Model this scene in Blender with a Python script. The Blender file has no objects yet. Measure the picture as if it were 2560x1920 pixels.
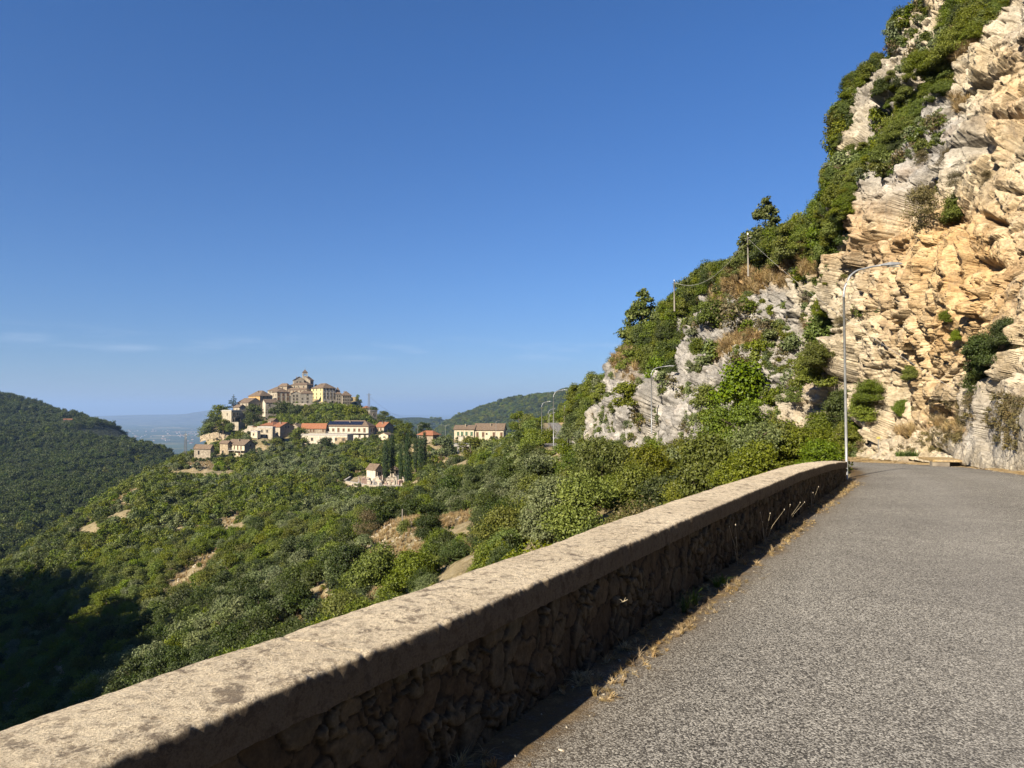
import bpy, math, random
import numpy as np
from mathutils import Vector, Matrix

# ------------------------------------------------------------------ camera, sky, sun, exposure
S = bpy.context.scene
COL = S.collection
F = 1800.0                      # focal length in pixels of the 2560 wide photograph
PITCH = math.atan(65.0 / F)
EYE = 1.6
cam_d = bpy.data.cameras.new("camera")
cam_d.sensor_width = 36.0
cam_d.lens = 36.0 * F / 2560.0
cam_d.clip_start = 0.05
cam_d.clip_end = 200000.0
cam = bpy.data.objects.new("camera", cam_d)
COL.objects.link(cam)
cam.location = (0, 0, EYE)
cam.rotation_euler = (math.pi / 2 + PITCH, 0, 0)
S.camera = cam

SUN_EL = math.radians(30.0)
SUN_AZ = math.radians(220.8)    # clockwise from +Y, where the sun stands
world = bpy.data.worlds.new("World")
S.world = world
world.use_nodes = True
wn = world.node_tree.nodes
wl = world.node_tree.links
wn.clear()
w_out = wn.new("ShaderNodeOutputWorld")
w_bg = wn.new("ShaderNodeBackground")
w_sky = wn.new("ShaderNodeTexSky")
w_sky.sky_type = 'NISHITA'
w_sky.sun_disc = False
w_sky.sun_elevation = SUN_EL
w_sky.sun_rotation = SUN_AZ
w_sky.altitude = 400
w_sky.air_density = 1.0
w_sky.dust_density = 0.2
w_sky.ozone_density = 8.0
w_bg.inputs[1].default_value = 0.055
# faint wisps of cloud in a low band of the sky
w_tc = wn.new("ShaderNodeTexCoord")
w_sep = wn.new("ShaderNodeSeparateXYZ")
w_map = wn.new("ShaderNodeMapping")
w_map.inputs['Scale'].default_value = (9, 9, 60)
w_n = wn.new("ShaderNodeTexNoise")
w_n.inputs['Scale'].default_value = 1.0
w_n.inputs['Detail'].default_value = 7
w_r = wn.new("ShaderNodeValToRGB")
w_r.color_ramp.elements[0].position = 0.53
w_r.color_ramp.elements[0].color = (0, 0, 0, 1)
w_r.color_ramp.elements[1].position = 0.80
w_r.color_ramp.elements[1].color = (1, 1, 1, 1)
w_b = wn.new("ShaderNodeValToRGB")     # band in elevation
for e in list(w_b.color_ramp.elements)[1:]:
    w_b.color_ramp.elements.remove(e)
w_b.color_ramp.elements[0].position = 0.062
w_b.color_ramp.elements[0].color = (0, 0, 0, 1)
for p_, v_ in ((0.078, 1), (0.09, 0.7), (0.105, 0)):
    e = w_b.color_ramp.elements.new(p_)
    e.color = (v_, v_, v_, 1)
w_m = wn.new("ShaderNodeMath"); w_m.operation = 'MULTIPLY'
w_m2 = wn.new("ShaderNodeMath"); w_m2.operation = 'MULTIPLY'; w_m2.inputs[1].default_value = 0.26
w_mix = wn.new("ShaderNodeMixRGB")
w_mix.inputs[2].default_value = (7.5, 8.2, 9.5, 1)
wl.new(w_tc.outputs['Generated'], w_map.inputs[0]); wl.new(w_map.outputs[0], w_n.inputs['Vector'])
wl.new(w_tc.outputs['Generated'], w_sep.inputs[0]); wl.new(w_sep.outputs[2], w_b.inputs[0])
wl.new(w_n.outputs[0], w_r.inputs[0])
wl.new(w_r.outputs[0], w_m.inputs[0]); wl.new(w_b.outputs[0], w_m.inputs[1])
wl.new(w_m.outputs[0], w_m2.inputs[0]); wl.new(w_m2.outputs[0], w_mix.inputs[0])
w_tint = wn.new("ShaderNodeValToRGB")   # deeper blue overhead, softer towards the horizon
w_tint.color_ramp.elements[0].position = 0.0
w_tint.color_ramp.elements[0].color = (0.67, 0.65, 0.74, 1)
w_tint.color_ramp.elements[1].position = 0.45
w_tint.color_ramp.elements[1].color = (0.57, 0.80, 1.0, 1)
_e = w_tint.color_ramp.elements.new(0.16); _e.color = (0.66, 0.74, 0.86, 1)
w_mul = wn.new("ShaderNodeVectorMath"); w_mul.operation = 'MULTIPLY'
w_sc = wn.new("ShaderNodeVectorMath"); w_sc.operation = 'SCALE'; w_sc.inputs['Scale'].default_value = 1.12
wl.new(w_sep.outputs[2], w_tint.inputs[0]); wl.new(w_sky.outputs[0], w_mul.inputs[0]); wl.new(w_tint.outputs[0], w_mul.inputs[1]); wl.new(w_mul.outputs[0], w_sc.inputs[0])
wl.new(w_sc.outputs[0], w_mix.inputs[1])
wl.new(w_mix.outputs[0], w_bg.inputs[0]); wl.new(w_bg.outputs[0], w_out.inputs[0])

sun_d = bpy.data.lights.new("sun", 'SUN')
sun_d.energy = 5.0
sun_d.angle = math.radians(0.5)
sun_d.color = (1.0, 0.88, 0.70)
sun = bpy.data.objects.new("sun", sun_d)
COL.objects.link(sun)
SD = Vector((math.sin(SUN_AZ) * math.cos(SUN_EL), math.cos(SUN_AZ) * math.cos(SUN_EL), math.sin(SUN_EL)))
sun.rotation_euler = (-SD).to_track_quat('-Z', 'Y').to_euler()

S.view_settings.view_transform = 'Standard'
S.view_settings.look = 'None'
S.view_settings.gamma = 1.0
S.view_settings.exposure = 1.15
S.cycles.max_bounces = 5
S.cycles.diffuse_bounces = 2
S.cycles.glossy_bounces = 2
S.cycles.transmission_bounces = 2
S.cycles.transparent_max_bounces = 8
S.cycles.volume_bounces = 0

# ------------------------------------------------------------------ helpers
rng = np.random.default_rng(7)
random.seed(7)
CA, SA = math.cos(PITCH), math.sin(PITCH)

def W(px, py, d):
    """world point seen at photo pixel (px,py) standing at forward distance d"""
    u = (np.asarray(px, float) - 1280.0) / F
    w = (960.0 - np.asarray(py, float)) / F
    ry = CA - SA * w
    rz = SA + CA * w
    t = np.asarray(d, float) / ry
    return np.stack(np.broadcast_arrays(u * t, ry * t, rz * t + EYE), -1)

def PX(x, y, z):
    """photo pixel of a world point"""
    dz = z - EYE
    c = y * CA + dz * SA
    v = -y * SA + dz * CA
    return 1280 + F * x / c, 960 - F * v / c

def tag(o, label=None, cat=None, group=None, kind=None):
    if label: o['label'] = label
    if cat: o['category'] = cat
    if group: o['group'] = group
    if kind: o['kind'] = kind
    return o

def empty(name, loc, rz=0.0, parent=None):
    o = bpy.data.objects.new(name, None)
    o.empty_display_size = 0.2
    COL.objects.link(o)
    o.location = loc
    o.rotation_euler = (0, 0, rz)
    if parent: o.parent = parent
    return o

def mesh_np(name, V, Fq, mats=None, smooth=False, mi=None, cols=None):
    """V (n,3); Fq (m,3 or 4) ints"""
    me = bpy.data.meshes.new(name)
    V = np.ascontiguousarray(V, np.float32)
    Fq = np.ascontiguousarray(Fq, np.int32)
    n, k = Fq.shape
    me.vertices.add(len(V)); me.vertices.foreach_set('co', V.ravel())
    me.loops.add(n * k); me.loops.foreach_set('vertex_index', Fq.ravel())
    me.polygons.add(n)
    me.polygons.foreach_set('loop_start', np.arange(0, n * k, k, dtype=np.int32))
    me.polygons.foreach_set('loop_total', np.full(n, k, np.int32))
    if mats:
        for m in (mats if isinstance(mats, (list, tuple)) else [mats]): me.materials.append(m)
    if mi is not None: me.polygons.foreach_set('material_index', np.asarray(mi, np.int32))
    me.polygons.foreach_set('use_smooth', np.full(n, smooth, bool))
    me.update(calc_edges=True)
    if cols:
        for cn, arr in cols.items():
            a = me.attributes.new(cn, 'FLOAT', 'POINT'); a.data.foreach_set('value', np.asarray(arr, np.float32))
    return me

def link(name, me, parent=None, loc=None, rz=None):
    o = bpy.data.objects.new(name, me)
    COL.objects.link(o)
    if parent: o.parent = parent
    if loc is not None: o.location = loc
    if rz is not None: o.rotation_euler = (0, 0, rz)
    return o

def grid_faces(nr, nc):
    i = np.arange((nr - 1) * (nc - 1))
    r, c = i // (nc - 1), i % (nc - 1)
    a = r * nc + c
    return np.stack([a, a + 1, a + nc + 1, a + nc], -1)

class MB:
    """collects simple solids into one mesh"""
    def __init__(s): s.v = []; s.f = []; s.m = []
    def poly(s, pts, m=0):
        b = len(s.v); s.v += [tuple(p) for p in pts]; s.f.append(tuple(range(b, b + len(pts)))); s.m.append(m)
    def hexa(s, p, m=0):
        b = len(s.v); s.v += [tuple(q) for q in p]
        for f in ((0, 3, 2, 1), (4, 5, 6, 7), (0, 1, 5, 4), (1, 2, 6, 5), (2, 3, 7, 6), (3, 0, 4, 7)):
            s.f.append(tuple(b + i for i in f)); s.m.append(m)
    def box(s, x0, x1, y0, y1, z0, z1, m=0):
        s.hexa([(x0, y0, z0), (x1, y0, z0), (x1, y1, z0), (x0, y1, z0), (x0, y0, z1), (x1, y0, z1), (x1, y1, z1), (x0, y1, z1)], m)
    def tube(s, pts, rad, n=8, m=0, cap=True):
        pts = [Vector(p) for p in pts]
        if not isinstance(rad, (list, tuple)): rad = [rad] * len(pts)
        b = len(s.v)
        for i, p in enumerate(pts):
            t = (pts[min(i + 1, len(pts) - 1)] - pts[max(i - 1, 0)]).normalized()
            a = Vector((0, 0, 1)) if abs(t.z) < .9 else Vector((1, 0, 0))
            u = t.cross(a).normalized(); w = t.cross(u)
            for k in range(n):
                an = 2 * math.pi * k / n
                s.v.append(tuple(p + (u * math.cos(an) + w * math.sin(an)) * rad[i]))
        for i in range(len(pts) - 1):
            for k in range(n):
                s.f.append((b + i * n + k, b + i * n + (k + 1) % n, b + (i + 1) * n + (k + 1) % n, b + (i + 1) * n + k)); s.m.append(m)
        if cap:
            s.f.append(tuple(b + k for k in range(n))); s.m.append(m)
            s.f.append(tuple(b + (len(pts) - 1) * n + k for k in reversed(range(n)))); s.m.append(m)
    def mesh(s, name, mats, smooth=False):
        me = bpy.data.meshes.new(name)
        me.from_pydata(s.v, [], s.f)
        for m in (mats if isinstance(mats, (list, tuple)) else [mats]): me.materials.append(m)
        me.polygons.foreach_set('material_index', s.m)
        if smooth: me.polygons.foreach_set('use_smooth', [True] * len(s.f))
        me.update()
        return me
    def obj(s, name, mats, parent=None, loc=None, rz=None, smooth=False):
        return link(name, s.mesh(name, mats, smooth), parent, loc, rz)

# ---- noise
_perm = rng.permutation(256).astype(np.int64)
_pp = np.concatenate([_perm, _perm, _perm])
_val = rng.random(256) * 2 - 1
def _h(ix, iy, iz):
    return _pp[_pp[_pp[ix & 255] + (iy & 255)] + (iz & 255)]
def vnoise(P, s=1.0, off=0.0):
    P = np.asarray(P, float) * s + off
    i = np.floor(P).astype(np.int64); f = P - i
    f = f * f * f * (f * (f * 6 - 15) + 10)
    out = 0
    for dx in (0, 1):
        wx = f[..., 0] if dx else 1 - f[..., 0]
        for dy in (0, 1):
            wy = f[..., 1] if dy else 1 - f[..., 1]
            for dz in (0, 1):
                wz = f[..., 2] if dz else 1 - f[..., 2]
                out = out + wx * wy * wz * _val[_h(i[..., 0] + dx, i[..., 1] + dy, i[..., 2] + dz)]
    return out
def fbm(P, s=1.0, o=5, off=0.0, gain=.5, ridged=False):
    a = 1; t = 0; out = 0
    for k in range(o):
        n = vnoise(P, s * 2 ** k, off + 17.3 * k)
        out = out + a * ((1 - 2 * np.abs(n)) if ridged else n)
        t += a; a *= gain
    return out / t
def blocks(P, s, seed=0, aniso=(1, 1, 1)):
    """faceted cells: every Voronoi cell is a tilted plane; returns (offset, distance to border)"""
    Q = P * np.array(aniso) * s
    i = np.floor(Q).astype(np.int64)
    n = len(Q)
    d1 = np.full(n, 1e9); d2 = np.full(n, 1e9); val = np.zeros(n)
    for dx in (-1, 0, 1):
        for dy in (-1, 0, 1):
            for dz in (-1, 0, 1):
                a, b, c = i[:, 0] + dx, i[:, 1] + dy, i[:, 2] + dz
                h = _h(a + seed, b, c); h2 = _h(b, c + 31, a + seed); h3 = _h(c, a + 57, b + seed)
                vx = a + .5 + .45 * _val[h] - Q[:, 0]; vy = b + .5 + .45 * _val[h2] - Q[:, 1]; vz = c + .5 + .45 * _val[h3] - Q[:, 2]
                d = vx * vx + vy * vy + vz * vz
                cv = _val[(h + 91) & 255] * .55 + .9 * (vx * _val[(h2 + 7) & 255] + vy * _val[(h3 + 77) & 255] + vz * _val[(h + 133) & 255])
                m = d < d1
                d2 = np.where(m, d1, np.minimum(d2, d)); val = np.where(m, cv, val); d1 = np.where(m, d, d1)
    return val, np.sqrt(d2) - np.sqrt(d1)

def sstep(a, b, x):
    t = np.clip((x - a) / (b - a), 0, 1); return t * t * (3 - 2 * t)

def tps(pts, vals, q, lam=1e-3):
    pts = np.asarray(pts, float); vals = np.asarray(vals, float); n = len(pts)
    def U(r2): return np.where(r2 > 1e-12, r2 * np.log(np.maximum(r2, 1e-12)), 0) * .5
    K = U(((pts[:, None] - pts[None]) ** 2).sum(-1)) + lam * np.eye(n)
    Pm = np.hstack([np.ones((n, 1)), pts])
    A = np.block([[K, Pm], [Pm.T, np.zeros((3, 3))]])
    w = np.linalg.solve(A, np.concatenate([vals, np.zeros(3)]))
    out = np.zeros(len(q))
    for k in range(0, len(q), 100000):
        qq = q[k:k + 100000]
        out[k:k + 100000] = U(((qq[:, None] - pts[None]) ** 2).sum(-1)) @ w[:n] + w[n] + qq @ w[n + 1:]
    return out

# ---- materials
def new_mat(name):
    m = bpy.data.materials.new(name); m.use_nodes = True
    nt = m.node_tree; nt.nodes.clear()
    out = nt.nodes.new("ShaderNodeOutputMaterial")
    bs = nt.nodes.new("ShaderNodeBsdfPrincipled")
    bs.inputs['Specular IOR Level'].default_value = .25
    nt.links.new(bs.outputs[0], out.inputs[0])
    return m, nt, bs, out
def nd(nt, t, **kw):
    n = nt.nodes.new(t)
    for k, v in kw.items():
        if k in n.inputs: n.inputs[k].default_value = v
        else: setattr(n, k, v)
    return n
def ramp(nt, fac, stops, interp='LINEAR'):
    r = nt.nodes.new("ShaderNodeValToRGB"); cr = r.color_ramp; cr.interpolation = interp
    while len(cr.elements) > 1: cr.elements.remove(cr.elements[-1])
    cr.elements[0].position = stops[0][0]; cr.elements[0].color = (*stops[0][1], 1)
    for p, c in stops[1:]:
        e = cr.elements.new(p); e.color = (*c, 1)
    nt.links.new(fac, r.inputs[0]); return r.outputs[0]
def noise(nt, vec, scale, detail=6, rough=.6, dist=0):
    n = nd(nt, "ShaderNodeTexNoise"); n.inputs['Scale'].default_value = scale; n.inputs['Detail'].default_value = detail
    n.inputs['Roughness'].default_value = rough; n.inputs['Distortion'].default_value = dist
    if vec is not None: nt.links.new(vec, n.inputs['Vector'])
    return n.outputs[0]
def mix(nt, fac, a, b, mode='MIX'):
    n = nt.nodes.new("ShaderNodeMixRGB"); n.blend_type = mode
    for i, v in ((0, fac), (1, a), (2, b)):
        if hasattr(v, 'node'): nt.links.new(v, n.inputs[i])
        else: n.inputs[i].default_value = v if i == 0 else (*v, 1)
    return n.outputs[0]
def math_n(nt, op, a, b=None, clamp=False):
    n = nt.nodes.new("ShaderNodeMath"); n.operation = op; n.use_clamp = clamp
    for i, v in ((0, a), (1, b)):
        if v is None: continue
        if hasattr(v, 'node'): nt.links.new(v, n.inputs[i])
        else: n.inputs[i].default_value = v
    return n.outputs[0]
def bump(nt, bs, h, strength=.5, dist=.05):
    b = nd(nt, "ShaderNodeBump"); b.inputs['Strength'].default_value = strength; b.inputs['Distance'].default_value = dist
    nt.links.new(h, b.inputs['Height']); nt.links.new(b.outputs[0], bs.inputs['Normal']); return b
def pos(nt, world_=True, scale=None):
    if world_: o = nt.nodes.new("ShaderNodeNewGeometry").outputs['Position']
    else: o = nt.nodes.new("ShaderNodeTexCoord").outputs['Object']
    if scale:
        m = nt.nodes.new("ShaderNodeMapping"); m.inputs['Scale'].default_value = scale
        nt.links.new(o, m.inputs[0]); o = m.outputs[0]
    return o
def simple(name, c1, c2=None, scale=3, rough=.85, bs_=.3, bd=.02, metal=0, world_=False, spread=.35):
    m, nt, bs, out = new_mat(name)
    p = pos(nt, world_)
    n = noise(nt, p, scale, 7, .65)
    c2 = c2 or tuple(x * .6 for x in c1)
    nt.links.new(ramp(nt, n, [(.5 - spread / 2, c2), (.5 + spread / 2, c1)]), bs.inputs['Base Color'])
    bs.inputs['Roughness'].default_value = rough; bs.inputs['Metallic'].default_value = metal
    if bs_: bump(nt, bs, n, bs_, bd)
    return m
# ------------------------------------------------------------------ road line
WD = np.array([.514, .857]); WD /= np.linalg.norm(WD)      # direction of the parapet
WN = np.array([-WD[1], WD[0]])                             # to the left of it (valley side)
WP = np.array([.57, 4.66])                                 # a point on the parapet's inner face
road_c = np.array([(-14.2, -30), (-8.3, -18.0), (-2.6, -8.2), (2.71, 3.375 - .01), (5.85, 8.6), (8.75, 13.4), (11.2, 18), (12.9, 22.6), (13.4, 27.5), (12.7, 33),
                   (11.6, 42), (11.9, 52), (11.6, 62), (8.6, 74), (6.5, 86), (6.3, 100), (7.8, 120), (9.6, 150), (10.5, 185)])
road_z = np.array([0, 0, 0, 0, 0, 0, -.04, -.22, -.5, -.8, -1.15, -1.4, -1.9, -2.3, -2.6, -2.8, -2.8, -2.4, -1.7])
def dens(pts, step):
    """catmull-rom resample"""
    P = np.asarray(pts, float); out = []
    for i in range(len(P) - 1):
        p0, p1, p2, p3 = P[max(i - 1, 0)], P[i], P[i + 1], P[min(i + 2, len(P) - 1)]
        k = max(2, int(np.linalg.norm(p2[:2] - p1[:2]) / step))
        for t in np.linspace(0, 1, k, endpoint=False):
            out.append(.5 * ((2 * p1) + (-p0 + p2) * t + (2 * p0 - 5 * p1 + 4 * p2 - p3) * t * t + (-p0 + 3 * p1 - 3 * p2 + p3) * t ** 3))
    out.append(P[-1]); return np.array(out)
ROADL = dens(np.column_stack([road_c, road_z]), .5)
def road_near(x, y):
    """distance to the road's centre line and the road's height there"""
    x = np.ravel(x); y = np.ravel(y); bd = np.full(x.shape, 1e9); bz = np.zeros(x.shape)
    R = ROADL[::3]
    sel = np.nonzero((y < 260) & (np.abs(x) < 80))[0]
    for k in range(0, len(sel), 20000):
        s_ = sel[k:k + 20000]
        d = (x[s_, None] - R[None, :, 0]) ** 2 + (y[s_, None] - R[None, :, 1]) ** 2
        j = d.argmin(1); bd[s_] = np.sqrt(d[np.arange(len(s_)), j]); bz[s_] = R[j, 2]
    return bd, bz

# ------------------------------------------------------------------ the near slope and the village hill
# columns: photo x -> (distance, height)
def zc(px, pairs, tail):
    return px, [(d, EYE - (py - 1025.0) / F * d) for d, py in pairs], tail
colsA = [
 (-2600, [(2, -2), (20, -9), (60, -18), (120, -30), (200, -40), (300, -55)], [(400, -110), (700, -160)]),
 (-1200, [(2, -2), (20, -11), (60, -26), (120, -44), (200, -58), (260, -70)], [(400, -120), (700, -160)]),
 (-500, [(2, -2), (20, -12), (60, -30), (110, -48), (170, -60), (230, -66)], [(400, -118), (700, -170)]),
 zc(0, [(2.4, 1900), (20, 2300), (60, 2030), (110, 1835), (180, 1625), (230, 1510), (290, 1420)], [(330, -82), (420, -112), (700, -170)]),
 zc(150, [(2.4, 1900), (20, 2200), (60, 1990), (110, 1760), (180, 1500), (240, 1370), (320, 1300)], [(370, -75), (460, -105), (700, -160)]),
 zc(300, [(2.4, 1900), (20, 2100), (60, 1850), (100, 1690), (150, 1500), (220, 1330), (300, 1235), (350, 1195)], [(400, -60), (500, -95), (700, -150)]),
 zc(430, [(2.8, 1800), (20, 2050), (50, 1830), (90, 1670), (130, 1500), (200, 1350), (300, 1215), (380, 1145), (430, 1120)], [(480, -50), (580, -90), (750, -140)]),
 zc(560, [(2.8, 1800), (20, 1980), (50, 1760), (85, 1600), (130, 1450), (200, 1320), (300, 1215), (390, 1150), (450, 1120), (520, 1085), (560, 1065)], [(620, -40), (760, -110)]),
 zc(700, [(3, 1800), (20, 1950), (45, 1700), (75, 1580), (110, 1460), (170, 1340), (280, 1220), (380, 1160), (430, 1118), (480, 1090), (540, 1055), (600, 1015)], [(650, 0), (720, -40), (800, -100)]),
 zc(800, [(3.2, 1700), (20, 1850), (45, 1650), (70, 1550), (100, 1450), (150, 1340), (230, 1260), (300, 1205), (390, 1150), (450, 1100), (500, 1060), (560, 1015), (610, 985)], [(660, 5), (720, -35), (800, -100)]),
 zc(900, [(3.5, 1600), (20, 1750), (42, 1590), (68, 1490), (95, 1390), (150, 1310), (230, 1235), (290, 1205), (390, 1140), (450, 1095), (500, 1065), (560, 1025), (600, 1015)], [(660, -10), (720, -50), (800, -110)]),
 zc(1000, [(3.5, 1550), (18, 1700), (40, 1530), (66, 1420), (90, 1312), (100, 1306), (130, 1320), (200, 1255), (280, 1205), (390, 1130), (460, 1095), (520, 1075)], [(600, -40), (700, -90), (800, -130)]),
 zc(1100, [(3.8, 1500), (18, 1640), (36, 1490), (60, 1370), (90, 1295), (120, 1290), (200, 1220), (300, 1160), (390, 1115), (450, 1100)], [(540, -45), (680, -90), (800, -130)]),
 zc(1250, [(4, 1450), (15, 1560), (30, 1440), (50, 1350), (80, 1260), (150, 1185), (250, 1125), (380, 1100)], [(450, -40), (600, -90), (800, -130)]),
 zc(1340, [(4.5, 1420), (15, 1480), (30, 1370), (50, 1280), (75, 1180), (120, 1120), (200, 1085), (260, 1075)], [(330, -30), (600, -90), (800, -130)]),
 zc(1450, [(5, 1400), (13, 1440), (25, 1320), (40, 1240), (60, 1160), (90, 1100), (200, 1050), (300, 1000)], [(500, 0), (800, -50)]),
 zc(1600, [(6, 1350), (12, 1350), (20, 1270), (30, 1210), (45, 1150), (60, 1105), (90, 1090), (200, 900)], [(400, 20), (800, 0)]),
 zc(1800, [(7.5, 1320), (12, 1300), (18, 1240), (25, 1190), (35, 1130), (60, 1100), (90, 1070), (200, 900)], [(400, 30), (800, 0)]),
 zc(2060, [(10, 1240), (15, 1230), (20, 1180), (25, 1145), (35, 1110), (60, 1085), (200, 1000)], [(400, 30), (800, 0)]),
 zc(2300, [(10, 1330), (15, 1230), (20, 1175), (25, 1145), (35, 1110), (60, 1085), (200, 1000)], [(400, 30), (800, 0)]),
 (3400, [(2, -.2), (10, -.1), (20, 0), (60, 0)], [(200, 10), (800, 0)]),
 (5200, [(2, -.2), (10, -.1), (20, 0), (60, 0)], [(200, 10), (800, 0)]),
]
LD = np.linspace(math.log(1.6), math.log(900), 260)
azc = np.array([math.atan((c[0] - 1280) / F) for c in colsA])
AZ = np.linspace(azc[0], azc[-1], 700)
_tab = np.array([np.interp(np.exp(LD), [p[0] for p in c[1] + c[2]], [p[1] for p in c[1] + c[2]]) for c in colsA])
TA = np.array([np.interp(AZ, azc, _tab[:, k]) for k in range(len(LD))])        # (260,700)
def blur(a, s, ax):
    k = np.exp(-.5 * (np.arange(-3 * s, 3 * s + 1) / s) ** 2); k /= k.sum()
    pad = [(0, 0), (0, 0)]; pad[ax] = (3 * s, 3 * s)
    return np.apply_along_axis(lambda v: np.convolve(v, k, 'valid'), ax, np.pad(a, pad, mode='edge'))
TA = blur(blur(TA, 3, 0), 7, 1)
PADS = []      # level places for houses: x, y, z, inner radius, outer radius
def zA(x, y, pads=True, fine=True):
    x = np.asarray(x, float); y = np.asarray(y, float); shp = x.shape; x = x.ravel(); y = y.ravel()
    yy = np.maximum(y, .3)
    az = np.arctan2(x, yy); ld = np.log(np.clip(yy, 1.7, 890))
    a = np.clip((az - AZ[0]) / (AZ[1] - AZ[0]), 0, len(AZ) - 1.001); b = np.clip((ld - LD[0]) / (LD[1] - LD[0]), 0, len(LD) - 1.001)
    ai = a.astype(int); bi = b.astype(int); fa = a - ai; fb = b - bi
    z = (TA[bi, ai] * (1 - fa) + TA[bi, ai + 1] * fa) * (1 - fb) + (TA[bi + 1, ai] * (1 - fa) + TA[bi + 1, ai + 1] * fa) * fb
    q = (x - WP[0]) * WN[0] + (y - WP[1]) * WN[1] - .5          # distance beyond the parapet
    zn = np.where(q < 0, -.25, -.35 - .75 * np.maximum(q - .5, 0) + .006 * np.maximum(q - 12, 0) ** 1.5)
    w = sstep(14, 30, np.hypot(x, y))
    w = np.where(y < 0, 0, w)
    z = zn * (1 - w) + z * w
    z = np.where((w < 1) & (q > 0) & (zn > z), np.minimum(zn, z + 2), z) if False else z
    if fine:
        P3 = np.stack([x, y, 0 * x], -1)
        amp = np.clip(np.hypot(x, y) / 60, .25, 1) * np.where(q > 0, 1, .05)
        z = z + fbm(P3, .045, 4) * 3.0 * amp * sstep(20, 70, np.hypot(x, y)) + fbm(P3, .35, 4, 5) * .5 * amp
    if pads:
        for (px_, py_, pz, r0, r1) in PADS:
            d = np.hypot(x - px_, y - py_); t = 1 - sstep(r0, r1, d); z = z * (1 - t) + pz * t
    rd, rz = road_near(x, y)
    t = 1 - sstep(3.6, 8.5, rd)
    t = np.where((q > 0) & (y < 18), t * 0, t)
    z = z * (1 - t) + (rz - .03) * t
    return z.reshape(shp)

# ------------------------------------------------------------------ valley hillside on the left
def hill_mesh(name, cols, mats, nd_=160, na=260, amp=8, sc=.006, tail=None):
    az_ = np.array([math.atan((c[0] - 1280) / F) for c in cols])
    d0 = min(c[1][0][0] for c in cols); d1 = max(c[1][-1][0] for c in cols)
    L = np.linspace(math.log(d0), math.log(d1), nd_); A = np.linspace(az_[0], az_[-1], na)
    tab = np.array([np.interp(np.exp(L), [p[0] for p in c[1]], [p[1] for p in c[1]]) for c in cols])
    T = np.array([np.interp(A, az_, tab[:, k]) for k in range(nd_)])
    T = blur(blur(T, 3, 0), 4, 1)
    def h(x, y):
        x = np.asarray(x, float); y = np.asarray(y, float)
        a = np.clip((np.arctan2(x, y) - A[0]) / (A[1] - A[0]), 0, na - 1.001); b = np.clip((np.log(np.maximum(y, 1)) - L[0]) / (L[1] - L[0]), 0, nd_ - 1.001)
        ai = a.astype(int); bi = b.astype(int); fa = a - ai; fb = b - bi
        z = (T[bi, ai] * (1 - fa) + T[bi, ai + 1] * fa) * (1 - fb) + (T[bi + 1, ai] * (1 - fa) + T[bi + 1, ai + 1] * fa) * fb
        P3 = np.stack([x, y, 0 * x], -1)
        return z + fbm(P3, sc, 4, 3, .5, True) * amp
    Y = np.exp(L)[:, None] * np.ones((1, na)); X = np.tan(A)[None] * Y
    Z = h(X, Y)
    me = mesh_np(name, np.stack([X, Y, Z], -1).reshape(-1, 3), grid_faces(nd_, na), mats, True)
    o = link(name, me); tag(o, kind='structure')
    return o, h
def zp(d, py): return (d, EYE - (py - 1025.0) / F * d)
colsB = [
 (-2600, [(300, -150), (480, -90), (700, -40), (1000, 30), (1400, 70), (2000, -150), (2600, -350)]),
 (-900, [(300, -150), (420, -110), (600, -60), (900, 10), (1300, 70), (2000, -150), (2600, -350)]),
 (-200, [(300, -150), zp(420, 1420), zp(600, 1250), zp(800, 1130), zp(1000, 1050), zp(1300, 960), (2000, -150), (2600, -350)]),
 (0, [(300, -150), zp(400, 1420), zp(550, 1270), zp(700, 1180), zp(850, 1110), zp(1050, 1050), zp(1250, 990), (1900, -150), (2600, -350)]),
 (60, [(300, -150), zp(400, 1420), zp(550, 1270), zp(700, 1190), zp(850, 1120), zp(1050, 1060), zp(1250, 998), (1900, -150), (2600, -350)]),
 (130, [(300, -150), zp(400, 1420), zp(550, 1270), zp(700, 1190), zp(850, 1120), zp(1000, 1085), zp(1200, 1022), (1900, -180), (2600, -350)]),
 (220, [(300, -160), zp(420, 1400), zp(600, 1240), zp(750, 1160), zp(900, 1110), zp(1100, 1055), (1700, -200), (2600, -350)]),
 (300, [(300, -170), zp(450, 1370), zp(600, 1260), zp(750, 1180), zp(900, 1125), zp(1050, 1085), (1500, -180), (2600, -350)]),
 (380, [(300, -180), zp(480, 1340), zp(600, 1260), zp(750, 1190), zp(950, 1112), (1300, -150), (2600, -350)]),
 (440, [(300, -190), zp(500, 1320), zp(650, 1230), zp(800, 1160), zp(900, 1125), (1200, -180), (2600, -350)]),
 (560, [(300, -190), (500, -150), (650, -120), (800, -110), (900, -115), (1200, -220), (2600, -350)]),
 (900, [(300, -200), (500, -180), (650, -180), (800, -180), (900, -190), (1200, -250), (2600, -350)]),
 (1500, [(300, -200), (500, -200), (650, -200), (800, -210), (900, -220), (1200, -280), (2600, -350)]),
]

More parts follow.
